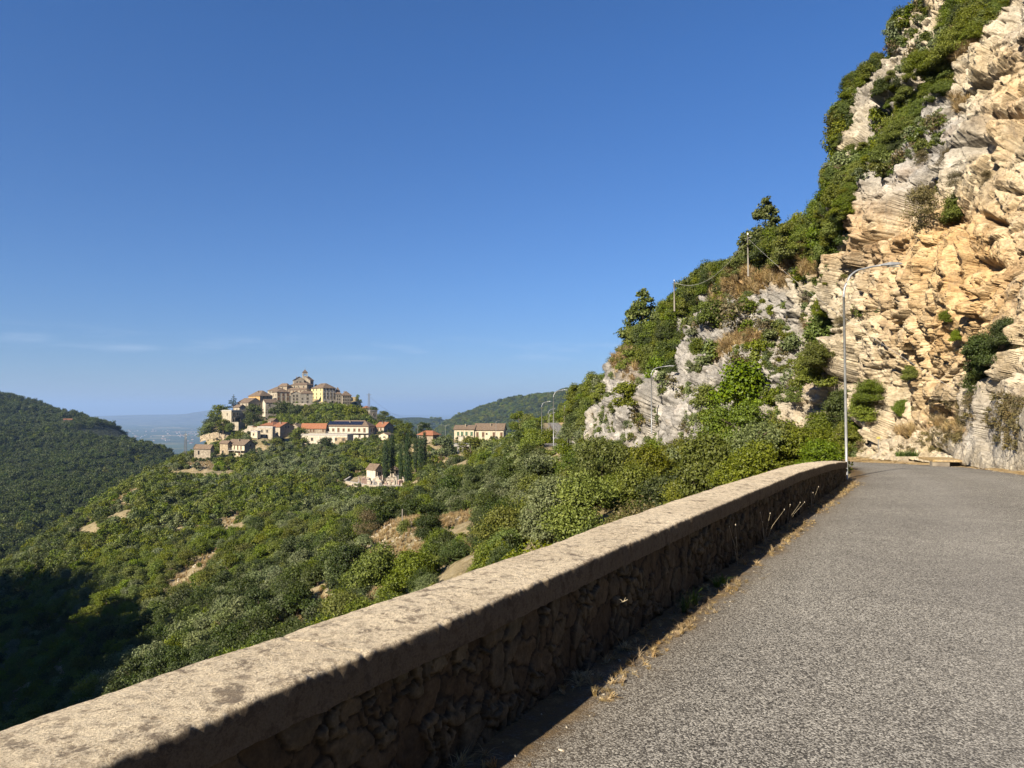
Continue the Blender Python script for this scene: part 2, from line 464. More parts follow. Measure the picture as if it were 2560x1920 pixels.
# far wooded hills
colsC = [   # long hill in the right distance, 2.5 km
 (700, [(1500, -340), (2000, -330), (2600, -330), (4200, -350)]),
 (1000, [(1500, -330), (2000, -250), (2600, -200), (4200, -350)]),
 (1080, [(1500, -300), zp(1900, 1130), zp(2300, 1100), zp(2500, 1085), (4200, -350)]),
 (1140, [(1500, -280), zp(1900, 1120), zp(2500, 1055), (4200, -350)]),
 (1200, [(1500, -250), zp(1900, 1110), zp(2500, 1025), (4200, -350)]),
 (1270, [(1500, -250), zp(1900, 1100), zp(2500, 998), (4200, -350)]),
 (1345, [(1500, -250), zp(1900, 1080), zp(2500, 986), (4200, -350)]),
 (1375, [(1500, -250), zp(1900, 1080), zp(2500, 990), (4200, -350)]),
 (1440, [(1500, -250), zp(1900, 1080), zp(2500, 980), (4200, -350)]),
 (1600, [(1500, -250), zp(1900, 1060), zp(2500, 960), (4200, -350)]),
 (2600, [(1500, -250), zp(1900, 1040), zp(2500, 960), (4200, -350)]),
]
colsD = [   # lower hill with a bare crest behind the village, 4 km
 (700, [(3000, -345), (4000, -320), (6000, -350)]),
 (880, [(3000, -340), zp(4000, 1062), (6000, -350)]),
 (990, [(3000, -330), zp(4000, 1046), (6000, -350)]),
 (1035, [(3000, -320), zp(4000, 1041), (6000, -350)]),
 (1080, [(3000, -320), zp(4000, 1047), (6000, -350)]),
 (1140, [(3000, -320), zp(4000, 1056), (6000, -350)]),
 (1300, [(3000, -320), zp(4000, 1075), (6000, -350)]),
 (1700, [(3000, -320), zp(4000, 1085), (6000, -350)]),
]

# ------------------------------------------------------------------ ground materials
def m_ground():
    m, nt, bs, out = new_mat("dry_grass_and_limestone_soil")
    p = pos(nt)
    n1 = noise(nt, p, .05, 5, .6); n2 = noise(nt, p, .6, 7, .65); n3 = noise(nt, p, 7, 6, .7)
    c = ramp(nt, n2, [(.30, (.20, .16, .075)), (.46, (.40, .31, .16)), (.60, (.50, .41, .25)), (.72, (.52, .47, .38))])
    g = ramp(nt, n3, [(.3, (.35, .35, .35)), (.7, (1, 1, 1))])
    c = mix(nt, 1, c, g, 'MULTIPLY')
    green = math_n(nt, 'MULTIPLY', ramp(nt, n1, [(.46, (0, 0, 0)), (.62, (1, 1, 1))]), .3)
    c = mix(nt, green, c, (.05, .065, .02))
    nt.links.new(c, bs.inputs['Base Color']); bs.inputs['Roughness'].default_value = .95
    bump(nt, bs, math_n(nt, 'ADD', n2, math_n(nt, 'MULTIPLY', n3, .3)), .9, .5)
    return m
def m_plain():
    m, nt, bs, out = new_mat("patchwork_plain")
    p = pos(nt)
    v = nd(nt, "ShaderNodeTexVoronoi"); v.inputs['Scale'].default_value = .0025; nt.links.new(p, v.inputs['Vector'])
    s = nt.nodes.new("ShaderNodeSeparateColor"); nt.links.new(v.outputs['Color'], s.inputs[0])
    c = ramp(nt, s.outputs[0], [(0, (.03, .055, .02)), (.45, (.05, .08, .03)), (.7, (.12, .12, .05)), (.9, (.3, .25, .14))], 'CONSTANT')
    n = noise(nt, p, .0012, 8, .65)
    c = mix(nt, ramp(nt, n, [(.42, (1, 1, 1)), (.56, (0, 0, 0))]), c, (.028, .05, .02))
    nt.links.new(c, bs.inputs['Base Color']); bs.inputs['Roughness'].default_value = 1
    return m
def m_farwood(name, a, b, sc, bd):
    m, nt, bs, out = new_mat(name)
    p = pos(nt)
    v = nd(nt, "ShaderNodeTexVoronoi"); v.inputs['Scale'].default_value = sc; nt.links.new(p, v.inputs['Vector'])
    n = noise(nt, p, sc * .15, 8, .65)
    nt.links.new(mix(nt, 1, ramp(nt, n, [(.3, a), (.7, b)]), ramp(nt, v.outputs['Distance'], [(0, (1, 1, 1)), (.8, (.5, .5, .5))]), 'MULTIPLY'), bs.inputs['Base Color'])
    bs.inputs['Roughness'].default_value = 1
    bump(nt, bs, math_n(nt, 'SUBTRACT', n, v.outputs['Distance']), 1, bd)
    return m
M_ground = m_ground()
M_plain = m_plain()
M_far = m_farwood("far_wooded_hill", (.018, .035, .012), (.05, .075, .025), .09, 9)
M_floor = m_farwood("forest_floor", (.012, .02, .008), (.04, .05, .02), .3, 2)

# plain as one sheet to the horizon
ang = np.linspace(0, 2 * math.pi, 97)[:-1]
rr = np.array([0, 1200, 3000, 6000, 12000, 24000, 42000, 60000.])
V = [(0, 0, -352)]
for r in rr[1:]: V += [(r * math.cos(a), r * math.sin(a), -352) for a in ang]
me = bpy.data.meshes.new("ground")
fc = [(0, 1 + k, 1 + (k + 1) % 96) for k in range(96)]
for j in range(len(rr) - 2):
    for k in range(96):
        a = 1 + j * 96 + k; b = 1 + j * 96 + (k + 1) % 96
        fc.append((a, a + 96, b + 96, b))
me.from_pydata(V, [], fc); me.materials.append(M_plain)
tag(link("ground", me), kind='structure')

# distant ridges across the plain
def ridge(name, d, pts, depth, mat, back=None):
    n = 220
    xs = np.linspace(pts[0][0], pts[-1][0], n)
    py = np.interp(xs, [p[0] for p in pts], [p[1] for p in pts])
    crest = EYE - (py - 1025) / F * d
    prof = np.array([(-1, 0), (-.75, .12), (-.5, .42), (-.25, .8), (0, 1), (.3, .8), (.7, .2), (1, 0)])
    rows = []
    for t, f in prof:
        Y = np.full(n, d + t * depth); X = (xs - 1280) / F * d
        Z = -353 + (crest + 353) * f
        Z = Z + vnoise(np.stack([X, Y, 0 * X], -1), 1 / 900.) * (crest + 353) * .12 * (f if abs(t) > .01 else .15)
        rows.append(np.stack([X, Y, Z], -1))
    me = mesh_np(name, np.concatenate(rows), grid_faces(len(prof), n), mat, True)
    return tag(link(name, me), kind='structure')
M_ridge = m_farwood("distant_ridge", (.03, .05, .03), (.14, .14, .08), .002, 60)
ridge("distant_hills", 22000, [(-900, 1052), (100, 1046), (220, 1042), (330, 1037), (450, 1036), (510, 1030), (535, 1022), (560, 1031), (620, 1040), (900, 1049), (1300, 1054), (2600, 1060)], 4500, M_ridge)
ridge("distant_mountain", 38000, [(-900, 1044), (300, 1040), (600, 1036), (800, 1030), (850, 1012), (885, 1006), (900, 1011), (918, 1013), (940, 1026), (1000, 1037), (1100, 1040), (2600, 1044)], 4000, M_ridge)

hillB, zB = hill_mesh("valley_hillside", colsB, M_floor, amp=19, sc=.0042)
hillC, zC = hill_mesh("far_hill", colsC, M_far, amp=30, sc=.0025)
hillD, zD = hill_mesh("far_low_hill", colsD, M_far, amp=25, sc=.002)

# mountain shoulder behind the camera, whose shadow falls into the valley
crest = dens(np.array([(-60., -190, 60), (-100, -100, 42), (-136, -34, 48), (-165, -12, 59), (-217, 0, 75), (-330, 42, 92), (-520, 70, 112)]), 12)
crest2 = dens(np.array([(-50., -190, 70), (40, -220, 110), (160, -160, 150), (260, 0, 180)]), 12)
gx, gy = np.meshgrid(np.linspace(-620, 320, 150), np.linspace(-420, 160, 110))
gz = np.full(gx.shape, -400.0)
for c in np.vstack([crest, crest2]):
    gz = np.maximum(gz, c[2] - .85 * np.hypot(gx - c[0], gy - c[1]) ** 1.0)
P3 = np.stack([gx, gy, 0 * gx], -1)
gz = gz + fbm(P3, .02, 5) * 7
# keep it clear of the road
d_r, _ = road_near(gx, gy); d_r = d_r.reshape(gx.shape)
gz = np.where((gy > -35) & (gx > -60), np.minimum(gz, -4 - .05 * np.hypot(gx, gy)), gz)
me = mesh_np("mountain_shoulder", np.stack([gx, gy, gz], -1).reshape(-1, 3), grid_faces(110, 150), M_floor, True)
tag(link("mountain_shoulder", me), kind='structure')
# ------------------------------------------------------------------ road
def m_asphalt():
    m, nt, bs, out = new_mat("worn_coarse_asphalt")
    p = pos(nt)
    # coarse pale aggregate in dark binder
    v = nd(nt, "ShaderNodeTexVoronoi"); v.inputs['Scale'].default_value = 125; v.inputs['Randomness'].default_value = 1; nt.links.new(p, v.inputs['Vector'])
    s = nt.nodes.new("ShaderNodeSeparateColor"); nt.links.new(v.outputs['Color'], s.inputs[0])
    n = noise(nt, p, 70, 6, .7); big = noise(nt, p, .55, 6, .6); mid = noise(nt, p, 5, 5, .6)
    stones = ramp(nt, math_n(nt, 'ADD', math_n(nt, 'MULTIPLY', s.outputs[0], .6), math_n(nt, 'MULTIPLY', n, .45)),
                  [(.24, (.03, .027, .022)), (.42, (.10, .093, .08)), (.58, (.215, .202, .175)), (.80, (.47, .45, .395))])
    b = ramp(nt, big, [(.3, (.74, .73, .72)), (.7, (1.06, 1.05, 1.02))])
    c = mix(nt, 1, stones, b, 'MULTIPLY')
    tr_ = nd(nt, "ShaderNodeAttribute", attribute_name='track'); c = mix(nt, math_n(nt, 'MULTIPLY', tr_.outputs['Fac'], .16), c, (.34, .325, .29))
    b2 = ramp(nt, mid, [(.3, (.86, .86, .86)), (.7, (1.08, 1.08, 1.08))])
    c = mix(nt, 1, c, b2, 'MULTIPLY')
    # darker, browner margin (attribute)
    a = nd(nt, "ShaderNodeAttribute", attribute_name='edge')
    e = math_n(nt, 'MULTIPLY', a.outputs['Fac'], ramp(nt, noise(nt, p, 2.5, 6, .7), [(.25, (.4, .4, .4)), (.6, (1, 1, 1))]))
    c = mix(nt, e, c, mix(nt, .72, c, (.11, .085, .06)))
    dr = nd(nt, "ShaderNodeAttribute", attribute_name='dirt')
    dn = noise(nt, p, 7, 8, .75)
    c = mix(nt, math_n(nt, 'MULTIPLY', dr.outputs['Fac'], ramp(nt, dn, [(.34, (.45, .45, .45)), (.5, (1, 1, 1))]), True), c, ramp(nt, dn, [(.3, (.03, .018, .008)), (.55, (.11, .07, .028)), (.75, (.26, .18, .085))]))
    nt.links.new(c, bs.inputs['Base Color']); bs.inputs['Roughness'].default_value = .85
    bs.inputs['Specular IOR Level'].default_value = .35
    h = math_n(nt, 'ADD', math_n(nt, 'MULTIPLY', v.outputs['Distance'], -.6), math_n(nt, 'MULTIPLY', n, .6))
    bump(nt, bs, h, .75, .007)
    return m
M_asph = m_asphalt()
R = dens(np.column_stack([road_c, road_z]), .25)
T = np.gradient(R[:, :2], axis=0); T /= np.linalg.norm(T, axis=1)[:, None]
Nn = np.stack([-T[:, 1], T[:, 0]], -1)     # left
wl_ = np.interp(np.arange(len(R)), [0, len(R)], [2.5, 2.5])
# left border = parapet face where the parapet stands; right border measured from the photograph
left = R[:, :2] + Nn * 2.5
for i in range(len(R)):
    if R[i, 1] < 15.5:
        t = (R[i, :2] - WP) @ WD; left[i] = WP + WD * t + WN * .05
redge = dens(np.array([(-9.5, -32.), (-3.8, -20.0), (1.9, -10), (6.4, -1.6), (8.9, 3), (10.9, 8.2), (12.0, 13), (12.9, 17.7), (14.5, 22.5), (15.8, 27.4), (15.7, 33.5), (14.3, 42), (14.4, 52), (14.1, 62), (11.1, 74), (9, 86), (8.8, 100), (10.3, 120), (12.1, 150), (13, 185)]), .25)
right = np.array([redge[np.abs(np.linspace(0, 1, len(redge)) - k / (len(R) - 1)).argmin()] for k in range(len(R))])
# nearest point of the right border for every section
for i in range(len(R)):
    d = (redge - R[i, :2]); s_ = np.abs(d @ T[i]) + np.where((d @ Nn[i]) < 0, 0, 99) + np.hypot(*d.T) * .01
    right[i] = redge[s_.argmin()]
fr = np.concatenate([np.linspace(0, .14, 22)[:-1], np.linspace(.14, 1, 24)]); nc = len(fr)
wob = vnoise(np.stack([R[:, 0], R[:, 1], 0 * R[:, 0]], -1), 1.3) * .06 + vnoise(np.stack([R[:, 0], R[:, 1], 0 * R[:, 0]], -1), 5) * .025
right = right - Nn * wob[:, None]
_k = sstep(88, 125, R[:, 1])[:, None] * .42; _m = (left + right) / 2; left, right = left * (1 - _k) + _m * _k, right * (1 - _k) + _m * _k
X = left[:, None, 0] * (1 - fr) + right[:, None, 0] * fr; Y = left[:, None, 1] * (1 - fr) + right[:, None, 1] * fr
camber = .05 * (1 - (2 * fr - 1) ** 2)
Z = R[:, 2][:, None] + camber[None] * np.where(R[:, 1] > 10, .6, 1)[:, None]
edge = np.clip(1 - np.minimum(np.hypot(X - left[:, None, 0], Y - left[:, None, 1]) / .75, np.hypot(X - right[:, None, 0], Y - right[:, None, 1]) / .5), 0, 1)
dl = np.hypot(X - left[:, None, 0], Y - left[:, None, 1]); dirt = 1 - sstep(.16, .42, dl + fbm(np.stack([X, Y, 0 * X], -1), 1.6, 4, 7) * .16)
me = mesh_np("road", np.stack([X, Y, Z], -1).reshape(-1, 3), grid_faces(len(R), nc), M_asph, True, cols={'edge': edge.ravel(), 'dirt': dirt.ravel(), 'track': ((np.exp(-((fr - .30) / .07) ** 2) + np.exp(-((fr - .62) / .07) ** 2))[None] * np.ones((len(R), 1))).ravel()})
tag(link("road", me), kind='structure')

# dry verge on the cliff side
def m_verge():
    m, nt, bs, out = new_mat("dry_straw_verge")
    p = pos(nt); n = noise(nt, p, 9, 8, .75, .4); n2 = noise(nt, p, .8, 5)
    c = ramp(nt, n, [(.3, (.12, .08, .04)), (.5, (.36, .25, .11)), (.7, (.62, .47, .25))])
    c = mix(nt, math_n(nt, 'MULTIPLY', ramp(nt, n2, [(.5, (0, 0, 0)), (.62, (1, 1, 1))]), .5), c, (.42, .36, .28))
    nt.links.new(c, bs.inputs['Base Color']); bs.inputs['Roughness'].default_value = 1; bump(nt, bs, n, 1, .06)
    return m
M_verge = m_verge()
out_ = right - Nn * 3.2
nc = 9; fr = np.linspace(0, 1, nc); rin = right + Nn * .15
X = rin[:, None, 0] * (1 - fr) + out_[:, None, 0] * fr; Y = rin[:, None, 1] * (1 - fr) + out_[:, None, 1] * fr
Z = R[:, 2][:, None] - .012 + .0 * X + np.where(fr[None] > .04, vnoise(np.stack([X, Y, 0 * X], -1), 2.2) * .05 + fr[None] * .22, 0) 
me = mesh_np("verge", np.stack([X, Y, Z], -1).reshape(-1, 3), grid_faces(len(R), nc), M_verge, True)
tag(link("verge", me), kind='structure')

# ------------------------------------------------------------------ parapet wall
def m_coping():
    m, nt, bs, out = new_mat("weathered_concrete_coping")
    p = pos(nt)
    n = noise(nt, p, 120, 6, .8); n2 = noise(nt, p, 7, 9, .75, .3); n3 = noise(nt, p, 1.2, 5)
    c = ramp(nt, n, [(.33, (.17, .135, .09)), (.43, (.52, .43, .295)), (.56, (.78, .67, .48)), (.70, (.88, .79, .60))])
    st = math_n(nt, 'MULTIPLY', ramp(nt, n2, [(.55, (0, 0, 0)), (.61, (1, 1, 1))]), .72)
    c = mix(nt, st, c, (.085, .062, .045))
    st2 = math_n(nt, 'MULTIPLY', ramp(nt, noise(nt, p, 22, 7, .75), [(.50, (0, 0, 0)), (.60, (1, 1, 1))]), .6)
    c = mix(nt, st2, c, (.17, .13, .09))
    c = mix(nt, 1, c, ramp(nt, n3, [(.3, (.82, .8, .78)), (.7, (1.08, 1.08, 1.08))]), 'MULTIPLY')
    side_shade = nd(nt, "ShaderNodeAttribute", attribute_name='side')  # shade of the road-facing side, painted into the coping colour
    c = mix(nt, math_n(nt, 'MULTIPLY', side_shade.outputs['Fac'], .8), c, mix(nt, .6, c, (.10, .065, .04), 'MULTIPLY'))
    c = mix(nt, math_n(nt, 'MULTIPLY', side_shade.outputs['Fac'], .8), c, (.06, .04, .026))
    nt.links.new(c, bs.inputs['Base Color']); bs.inputs['Roughness'].default_value = .92
    bump(nt, bs, math_n(nt, 'ADD', n, math_n(nt, 'MULTIPLY', n2, .8)), 1, .010)
    return m
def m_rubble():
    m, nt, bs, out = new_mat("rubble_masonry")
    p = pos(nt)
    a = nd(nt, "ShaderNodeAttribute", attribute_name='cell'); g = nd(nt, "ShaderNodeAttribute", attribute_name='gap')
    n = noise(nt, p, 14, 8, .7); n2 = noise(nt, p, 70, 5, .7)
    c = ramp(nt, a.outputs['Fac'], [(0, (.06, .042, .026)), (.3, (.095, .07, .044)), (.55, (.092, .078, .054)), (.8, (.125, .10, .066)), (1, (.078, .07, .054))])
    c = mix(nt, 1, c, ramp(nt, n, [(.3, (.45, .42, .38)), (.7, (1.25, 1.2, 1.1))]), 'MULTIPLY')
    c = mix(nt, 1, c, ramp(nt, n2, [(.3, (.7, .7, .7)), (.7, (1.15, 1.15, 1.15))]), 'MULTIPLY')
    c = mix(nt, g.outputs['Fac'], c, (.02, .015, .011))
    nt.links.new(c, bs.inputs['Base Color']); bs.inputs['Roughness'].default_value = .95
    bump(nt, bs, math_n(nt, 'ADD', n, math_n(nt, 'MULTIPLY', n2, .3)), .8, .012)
    return m
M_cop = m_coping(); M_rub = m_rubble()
def wp(s, q):      # along the parapet, across it (q>0 valley side)
    return WP[0] + WD[0] * s + WN[0] * q, WP[1] + WD[1] * s + WN[1] * q
S0, S1 = -24.0, 13.7
TH = .50
def wtop(s): return np.interp(s, [-24, 3, 7.5, 10.5, 12, 13.7], [.68, .675, .655, .585, .52, .435])
wall = empty("stone_parapet_wall", (*wp(0, 0), 0))
tag(wall, "long low rubble stone parapet with a rough concrete coping along the road edge", "wall")
Wm = np.array([WP[0], WP[1], 0])
# coping: profile swept with irregular edges
nS = 2600; s = np.concatenate([np.linspace(S0, -6, 200)[:-1], np.linspace(-6, 6, 1500)[:-1], np.linspace(6, S1, 900)])
CD = .145
prof = [(-.004, -CD), (-.006, -CD * .55), (-.004, -.045)]
arc = [(-.001, -.022), (.006, -.010), (.018, -.002)]
topq = [(q, .0) for q in np.linspace(.035, TH - .03, 44)]
prof = prof + arc + topq + [(TH - .012, -.004), (TH + .002, -.02), (TH + .006, -.06), (TH + .006, -CD)]
Q = np.array([p[0] for p in prof]); H = np.array([p[1] for p in prof])
SS = s[:, None] * np.ones((1, len(Q))); QQ = Q[None] * np.ones((len(s), 1)); HH = wtop(s)[:, None] + H[None]
P3 = np.stack([SS, QQ, HH * 1.0], -1)
wav_in = fbm(np.stack([s, 0 * s, 0 * s], -1), .7, 3) * .011 + fbm(np.stack([s, 0 * s, 0 * s], -1), 11, 4, 3) * .005
wav_out = fbm(np.stack([s, 0 * s + 9, 0 * s], -1), .8, 3) * .045 + fbm(np.stack([s, 0 * s + 5, 0 * s], -1), 7, 4, 3) * .012
fq = np.clip(QQ / TH, 0, 1)
QQ = QQ + wav_in[:, None] * (1 - fq) + wav_out[:, None] * fq
nz = fbm(P3, 3, 4) * .007 + fbm(P3, 26, 4, 9) * .0045
chips = np.clip(fbm(np.stack([SS, 0 * SS, 0 * SS], -1), 4.2, 5, 40) - .20, 0, 1) * np.exp(-((QQ) / .035) ** 2)
HH = HH + nz - chips * .03 + np.where(Q[None] > .02, -.012 * (2 * fq - 1) ** 2, 0)
QQ = QQ + fbm(P3, 18, 4, 33) * .006 * (Q[None] < .03) + chips * .025
# casting joints
for sj in (-2.2, 9.4):
    g_ = np.exp(-((SS - sj - .02 * np.sin(QQ * 30)) / .012) ** 2); HH = HH - g_ * .005 * (Q[None] > .0); QQ = QQ + g_ * .006 * (Q[None] < .02)
X, Y = wp(SS, QQ)
V = np.stack([X, Y, HH], -1) - Wm
me = mesh_np("coping", V.reshape(-1, 3), grid_faces(len(s), len(Q))[:, ::-1], M_cop, True, cols={'side': ((Q[None] < .004) * np.ones((len(s), 1))).ravel()})  # side masks the vertical face that is painted dark as shade
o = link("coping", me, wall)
# end cap of the coping and of the masonry
mb = MB()
zt = float(wtop(S1))
def wl3(s_, q_, z_): a = wp(s_, q_); return (a[0] - Wm[0], a[1] - Wm[1], z_)
mb.hexa([wl3(S1 - .02, 0.0, zt - CD), wl3(S1 + .012, 0.0, zt - CD), wl3(S1 + .012, TH, zt - CD), wl3(S1 - .02, TH, zt - CD),
         wl3(S1 - .02, 0.01, zt - .01), wl3(S1 + .006, 0.01, zt - .014), wl3(S1 + .006, TH - .01, zt - .014), wl3(S1 - .02, TH - .01, zt - .01)])
mb.hexa([wl3(S1 - .3, .02, -.4), wl3(S1, .02, -.4), wl3(S1, TH - .02, -.4), wl3(S1 - .3, TH - .02, -.4),
         wl3(S1 - .3, .02, zt - CD - .002), wl3(S1, .02, zt - CD - .002), wl3(S1, TH - .02, zt - CD - .002), wl3(S1 - .3, TH - .02, zt - CD - .002)])
mb.obj("end_face", M_cop, wall)
# masonry face, stones in relief
s = np.concatenate([np.linspace(S0, -5, 300)[:-1], np.linspace(-5, 8, 1500)[:-1], np.linspace(8, S1, 450)])
v = np.linspace(0, 1, 70)
SS = s[:, None] * np.ones((1, 70)); base = -.12
ZZ = base + (wtop(s)[:, None] - CD + .02 - base) * v[None]
Pm = np.stack([SS, ZZ * 1.15, 0 * SS], -1).reshape(-1, 3)
Pm = Pm + np.stack([fbm(Pm, 3, 3, 2), fbm(Pm, 3, 3, 22), 0 * Pm[:, 0]], -1) * .10 + np.stack([fbm(Pm, 14, 3, 4), fbm(Pm, 14, 3, 27), 0 * Pm[:, 0]], -1) * .035
def cells2(P, sc, seed):
    i = np.floor(P[:, :2] * sc).astype(np.int64); n = len(P); d1 = np.full(n, 1e9); d2 = np.full(n, 1e9); cid = np.zeros(n)
    for dx in (-1, 0, 1):
        for dy in (-1, 0, 1):
            a, b = i[:, 0] + dx, i[:, 1] + dy; h = _h(a, b, a * 0 + seed); h2 = _h(b, a, a * 0 + seed + 9)
            d = (a + .5 + .42 * _val[h] - P[:, 0] * sc) ** 2 + (b + .5 + .42 * _val[h2] - P[:, 1] * sc) ** 2
            m = d < d1; d2 = np.where(m, d1, np.minimum(d2, d)); cid = np.where(m, _val[(h + 50) & 255], cid); d1 = np.where(m, d, d1)
    return np.sqrt(d2) - np.sqrt(d1), cid
e1, c1 = cells2(Pm, 6.0, 3); e2, c2 = cells2(Pm, 11.5, 8)
small = c1 > .05
ed = np.where(small, np.minimum(e1, e2 * .8), e1); cid = np.where(small, c2, c1)
gap = 1 - sstep(.02, .09, ed)
rel = sstep(.02, .11, ed) * .020 * (1 + .9 * cid) + fbm(Pm, 9, 5, 6) * .016 + .05 * (Pm[:, 0] * 2 % 1 - .5) * 0 + .016 * _val[(np.floor(cid * 9999).astype(np.int64)) & 255] * (fbm(Pm, 3, 2, 61))
QQ = .035 - rel.reshape(SS.shape) + (fbm(np.stack([SS, ZZ, 0 * SS], -1), .9, 2, 60) * .012)
X, Y = wp(SS, QQ)
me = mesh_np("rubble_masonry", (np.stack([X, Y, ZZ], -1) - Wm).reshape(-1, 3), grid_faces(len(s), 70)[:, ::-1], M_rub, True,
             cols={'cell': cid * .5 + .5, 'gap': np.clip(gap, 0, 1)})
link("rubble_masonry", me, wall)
# valley face
mb = MB()
for a in np.arange(S0, S1 - .31, 1.0):
    b = min(a + 1.0, S1 - .3)
    za, zb = float(wtop(a)) - CD - .004, float(wtop(b)) - CD - .004
    mb.hexa([wl3(a, TH - .12, -2.2), wl3(b, TH - .12, -2.2), wl3(b, TH, -2.2), wl3(a, TH, -2.2), wl3(a, TH - .12, za), wl3(b, TH - .12, zb), wl3(b, TH, zb), wl3(a, TH, za)])
mb.obj("valley_face", M_cop, wall)
# ------------------------------------------------------------------ rock cliff
# silhouette: photo row -> photo column of the skyline
sil = [(-700, 2560), (-300, 2400), (0, 2290), (60, 2215), (109, 2190), (177, 2160), (230, 2125), (278, 2100), (340, 2075), (405, 2062), (465, 2048), (520, 2030), (563, 2005), (620, 1940), (656, 1880),
       (700, 1810), (735, 1760), (780, 1690), (820, 1640), (860, 1590), (900, 1550), (940, 1520), (968, 1490), (1007, 1445), (1040, 1432), (1080, 1425), (1130, 1420), (1180, 1420)]
foot = [(1400, 1098), (1500, 1104), (1700, 1112), (1900, 1122), (2060, 1132), (2120, 1134), (2200, 1134), (2285, 1136), (2350, 1143), (2420, 1153), (2480, 1164), (2560, 1182), (2650, 1200), (2800, 1240), (3000, 1300), (3300, 1420), (3700, 1640)]
# depth control points: photo x, photo y, forward distance
dep = [(2120, 1128, 37), (2285, 1131, 30.5), (2420, 1143, 25.4), (2560, 1175, 20.2), (2800, 1240, 15.5), (3300, 1400, 8.5), (3600, 1500, 6.5),
       (2300, 1040, 32), (2430, 1060, 27.5), (2480, 1060, 24), (2560, 1060, 20.2), (2560, 900, 22), (2560, 700, 23.0), (2560, 500, 25.5), (2560, 250, 29.5), (2560, 0, 34), (2560, -400, 42),
       (3100, 900, 13), (3100, 400, 16), (3100, -300, 24), (3600, 800, 9), (3600, 0, 13), (3600, -500, 20),
       (2400, 900, 28), (2400, 650, 28.5), (2400, 350, 33.5), (2400, 50, 41), (2400, -300, 52),
       (2250, 900, 34), (2200, 700, 38), (2250, 450, 38.5), (2250, 200, 46), (2270, 0, 52),
       (2150, 400, 45), (2180, 150, 54), (2120, 900, 40), (2050, 1000, 42), (2100, 600, 46), (2060, 450, 52),
       (1960, 1080, 47), (1980, 900, 49), (1980, 700, 53), (1960, 580, 60),
       (1850, 1050, 53), (1850, 850, 57), (1850, 700, 68), (1700, 1080, 59), (1700, 950, 64), (1700, 800, 78), (1600, 1080, 68), (1600, 950, 75), (1600, 870, 92),
       (1500, 1090, 80), (1500, 1000, 92), (1430, 1090, 94), (1440, 1020, 100)]
NR, NC = 860, 1020
vv = np.linspace(0, 1, NR)
sy = np.array([p[0] for p in sil]); sx = np.array([p[1] for p in sil], float); sx += np.where(sy < 480, 46, np.where(sy < 960, 56, 14)) * np.where(sy < 60, .6, 1) + 22 * ((sy > 90) & (sy < 480))
fx = np.array([p[0] for p in foot]); fy = np.array([p[1] for p in foot])
# grid: t across (0 = skyline, 1 = far right), rows from foot up
XR = 3650.0
rowy = np.concatenate([np.linspace(1.0, 0, NR)])            # param
tj = np.linspace(0, 1, NC)
def colx(x0): return np.where(tj < .82, x0 + (2620 - x0) * (tj / .82), 2620 + (XR - 2620) * ((tj - .82) / .18) ** 1.3)
PXg = np.zeros((NR, NC)); PYg = np.zeros((NR, NC))
yl = np.concatenate([np.linspace(1120, -20, NR - 90)[:-1], np.linspace(-20, -560, 91)])
for i in range(NR):
    x0 = np.interp(yl[i], sy, sx)
    PXg[i] = colx(x0)
# foot below: stretch rows so that the bottom row follows the foot line
ff = np.interp(PXg, fx, fy)
top = -560.0
u = (1120 - yl)[:, None] / (1120 - top)
PYg = (ff + 14) * (1 - u) + top * u
for i in range(NR):       # skyline column must use its real row
    x0 = np.interp(PYg[i, 0], sy, sx)
    PXg[i] = colx(x0)
ff = np.interp(PXg, fx, fy); PYg = (ff + 14) * (1 - u) + top * u
Dg = np.exp(tps(np.array([(a / 1000., b / 1000.) for a, b, c in dep]), np.log([c for a, b, c in dep]), np.stack([PXg.ravel() / 1000, PYg.ravel() / 1000], -1), 2e-3)).reshape(NR, NC)
Pc = W(PXg, PYg, Dg)
def normals(P):
    a = np.gradient(P, axis=0); b = np.gradient(P, axis=1)
    n = np.cross(b, a); n /= np.linalg.norm(n, axis=-1)[..., None] + 1e-9
    return n
Nc = normals(Pc)
flip = np.sign((Nc * (np.array([0, 0, EYE]) - Pc)).sum(-1)); Nc = Nc * flip[..., None]
P = Pc.reshape(-1, 3); N = Nc.reshape(-1, 3)
px_, py_ = PXg.ravel(), PYg.ravel()
dist = Dg.ravel()
# regions of rock
def blob(x, y, rx, ry, rot=0):
    c, s_ = math.cos(rot), math.sin(rot); a = (px_ - x) * c + (py_ - y) * s_; b = -(px_ - x) * s_ + (py_ - y) * c
    return np.exp(-(a / rx) ** 2 - (b / ry) ** 2)
nbig = fbm(P, .12, 4, 11)
orange = .95 * blob(2490, 720, 110, 240, .45) + .7 * blob(2540, 250, 90, 200) + .75 * blob(2400, 600, 90, 90) + .7 * blob(2370, 1045, 80, 32) + .5 * blob(2180, 560, 120, 90) + .55 * blob(2250, 620, 120, 150) + .35 * blob(2350, 850, 160, 160) + .35 * blob(2140, 200, 70, 60)
orange = np.clip(orange * 1.2 + nbig * .4 - .10, 0, 1)
grey = 1.3 * blob(2320, 340, 130, 130, -.6) + 1.2 * blob(2220, 470, 70, 150, .4) + .55 * blob(1900, 780, 330, 200, -.5) + .8 * blob(2520, 1080, 120, 130) + .6 * blob(2200, 160, 60, 130, .3) + .5 * blob(1600, 970, 200, 120) + .7 * blob(2560, 60, 60, 100) + .35 * blob(2060, 1000, 100, 100)
grey = grey + .75 * sstep(2080, 1850, px_) * sstep(700, 850, py_ + (px_ - 1500) * .1) 
grey = np.clip(grey + fbm(P, .3, 4, 51) * .7 - .05, 0, 1) * (1 - .7 * np.clip(orange, 0, 1))
